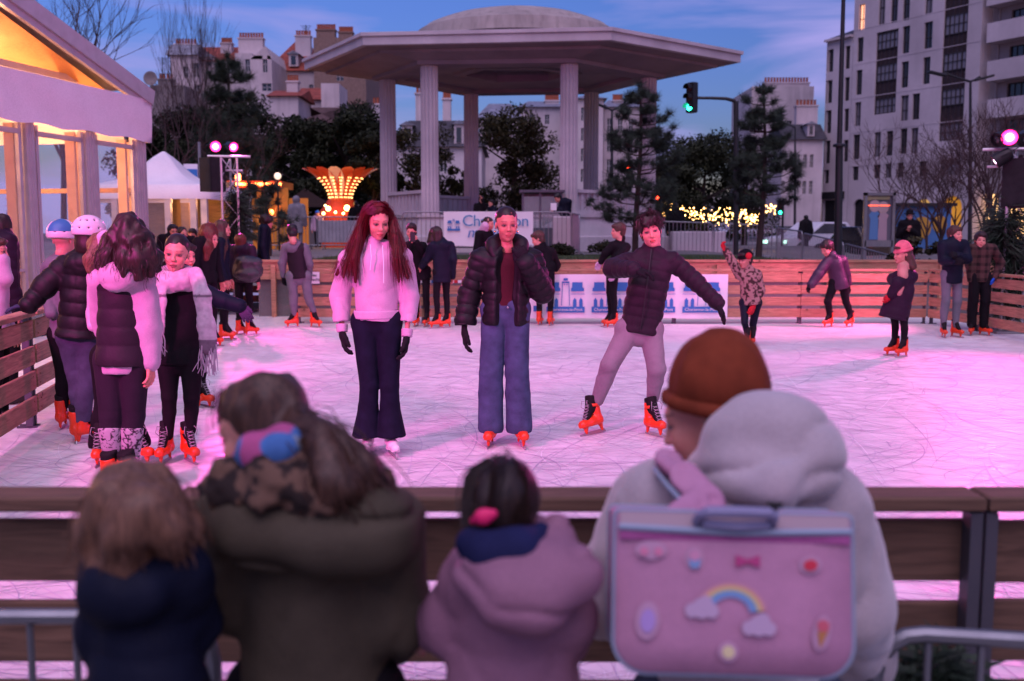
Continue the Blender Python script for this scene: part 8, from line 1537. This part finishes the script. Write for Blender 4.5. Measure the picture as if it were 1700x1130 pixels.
m = MB(); m.tube([SP3(-.062, HT * .88, .016), SP3(-.060, HT * .98, .040), SP3(-.050, HT * 1.02, .050), SP3(0, HT * 1.03, .054), SP3(.050, HT * 1.02, .050), SP3(.060, HT * .98, .040), SP3(.062, HT * .88, .016)], .0095, 8); m.tube([SP3(-.055, HT * .86, .028), SP3(0, HT * .84, .036), SP3(.055, HT * .86, .028)], .008, 8); m.obj('handle', LAV, sat, True)
def sticker(name, pts, m_, z=.0265, th=.002): mb_ = MB(); mb_.prism([SP3(x, y, z) for x, y in pts], nb * th); return mb_.obj(name, m_, sat)
def blob(cx_, cy_, r_, sx=1, n=14, rot=0): return [(cx_ + r_ * sx * math.cos(t) * math.cos(rot) - r_ * math.sin(t) * math.sin(rot), cy_ + r_ * sx * math.cos(t) * math.sin(rot) + r_ * math.sin(t) * math.cos(rot)) for t in np.linspace(0, 2 * math.pi, n, endpoint=False)]
WS = mat('sticker white', (.46, .34, .46), .5)
rcx, rcy = -.008, -.030
for i, (r0, r1, c_) in enumerate(((.060, .0545, (.52, .25, .30)), (.0545, .049, (.62, .36, .18)), (.049, .0435, (.50, .45, .25)), (.0435, .037, (.10, .28, .50)), (.037, .031, (.22, .30, .52)))):
    a_ = np.linspace(.12, math.pi * .93, 16); m = MB(); V = [SP3(rcx + r0 * math.cos(t), rcy + r0 * math.sin(t) * .85, .0275) for t in a_] + [SP3(rcx + r1 * math.cos(t), rcy + r1 * math.sin(t) * .85, .0275) for t in a_]; m.add(V, [(k, k + 1, 17 + k, 16 + k) for k in range(15)]); m.obj('rainbow_stripe', mat('rainbow %d' % i, c_, .5), sat)
for cx_, cy_ in ((-.056, -.022), (.038, -.048)):
    m = MB()
    for dx, dy, r_ in ((0, 0, .017), (-.016, -.004, .012), (.016, -.004, .012), (.006, .009, .012)): m.prism([SP3(x, y, .0285 + dx * .03) for x, y in blob(cx_ + dx, cy_ + dy, r_)], nb * .0015)
    m.obj('cloud', WS, sat)
for nm, cx_, cy_, pts_, c_ in (('glasses', -.140, .070, None, (.60, .20, .32)), ('cupcake', -.068, .058, None, (.55, .25, .38)), ('bow', .020, .056, None, (.42, .05, .18)), ('cherry', .124, .052, None, (.55, .03, .06)), ('ice_cream', .142, -.058, None, (.50, .22, .14)), ('daisy', -.012, -.092, None, (.62, .55, .30)), ('horse_sticker', -.145, -.045, None, (.38, .26, .55))):
    sx, r_, ro = {'glasses': (1.7, .016, 0), 'cupcake': (.8, .020, 0), 'bow': (1.6, .011, 0), 'cherry': (1.3, .015, .2), 'ice_cream': (.5, .030, -.2), 'daisy': (1, .017, 0), 'horse_sticker': (.65, .032, -.1)}[nm]
    if nm != 'bow': sticker(nm + '_backing', blob(cx_, cy_, r_ * .98, sx, rot=ro), mat('sticker backing', (.46, .27, .38), .6), .0228)
    if nm == 'glasses':
        for dx in (-.012, .012): sticker('lens_print', blob(cx_ + dx, cy_ - .002, .007), mat('print ' + nm, c_, .5), .0262)
    elif nm == 'bow': sticker('bow_print', [(cx_ - .02, cy_ + .01), (cx_, cy_ + .003), (cx_ + .02, cy_ + .01), (cx_ + .02, cy_ - .01), (cx_, cy_ - .003), (cx_ - .02, cy_ - .01)], mat('print ' + nm, c_, .5), .0262)
    elif nm == 'ice_cream': sticker('cone_print', [(cx_ - .008, cy_ + .002), (cx_ + .010, cy_ + .004), (cx_ - .004, cy_ - .024)], mat('print cone', (.42, .18, .06), .5), .0262); sticker('scoop_print', blob(cx_ + .002, cy_ + .012, .010), mat('print scoop', (.52, .10, .14), .5), .0262)
    elif nm == 'cupcake': sticker('cup_print', [(cx_ - .010, cy_ - .001), (cx_ + .010, cy_ - .001), (cx_ + .007, cy_ - .015), (cx_ - .007, cy_ - .015)], mat('print cup', (.18, .30, .50), .5), .0262); sticker('icing_print', blob(cx_, cy_ + .005, .009), mat('print ' + nm, c_, .5), .0264)
    else: sticker(nm + '_print', blob(cx_, cy_, r_ * .6, sx, rot=ro), mat('print ' + nm, c_, .5), .0262)
st_ = SDF(); st_.chain([SP3(-.08, HT * .90, -.05), W(1175, 830, 1.76), W(1140, 792, 1.80), W(1112, 768, 1.90), W(1100, 780, 2.02)], [.030, .034, .034, .032, .028], k=.01, flat=((.3, -.75, .6), 3.2)); so = mkobj('strap', *st_.mesh(.006), PK, sat)
m = MB(); m.tube([SP3(-.115, HT * .95, -.04), W(1141, 842, 1.745), W(1108, 806, 1.79), W(1086, 778, 1.89)], .0045, 6); m.obj('strap_piping', LBL, so, True)
m = MB(); q_ = SP3(.075, HT * 1.03, .0); m.tube([q_, SP3(.060, HT * 1.12, -.01), SP3(.085, HT * 1.10, .0)], .006, 6); m.obj('buckle', M_BLACK, sat, True)
# fir sprigs tied on the barrier at the lower right
fir_garland('fir sprigs tied to the right hand barrier near the camera', [W(1500, 1140, 2.2), W(1560, 1100, 2.2), W(1600, 1150, 2.2)], 8, 900, .07)
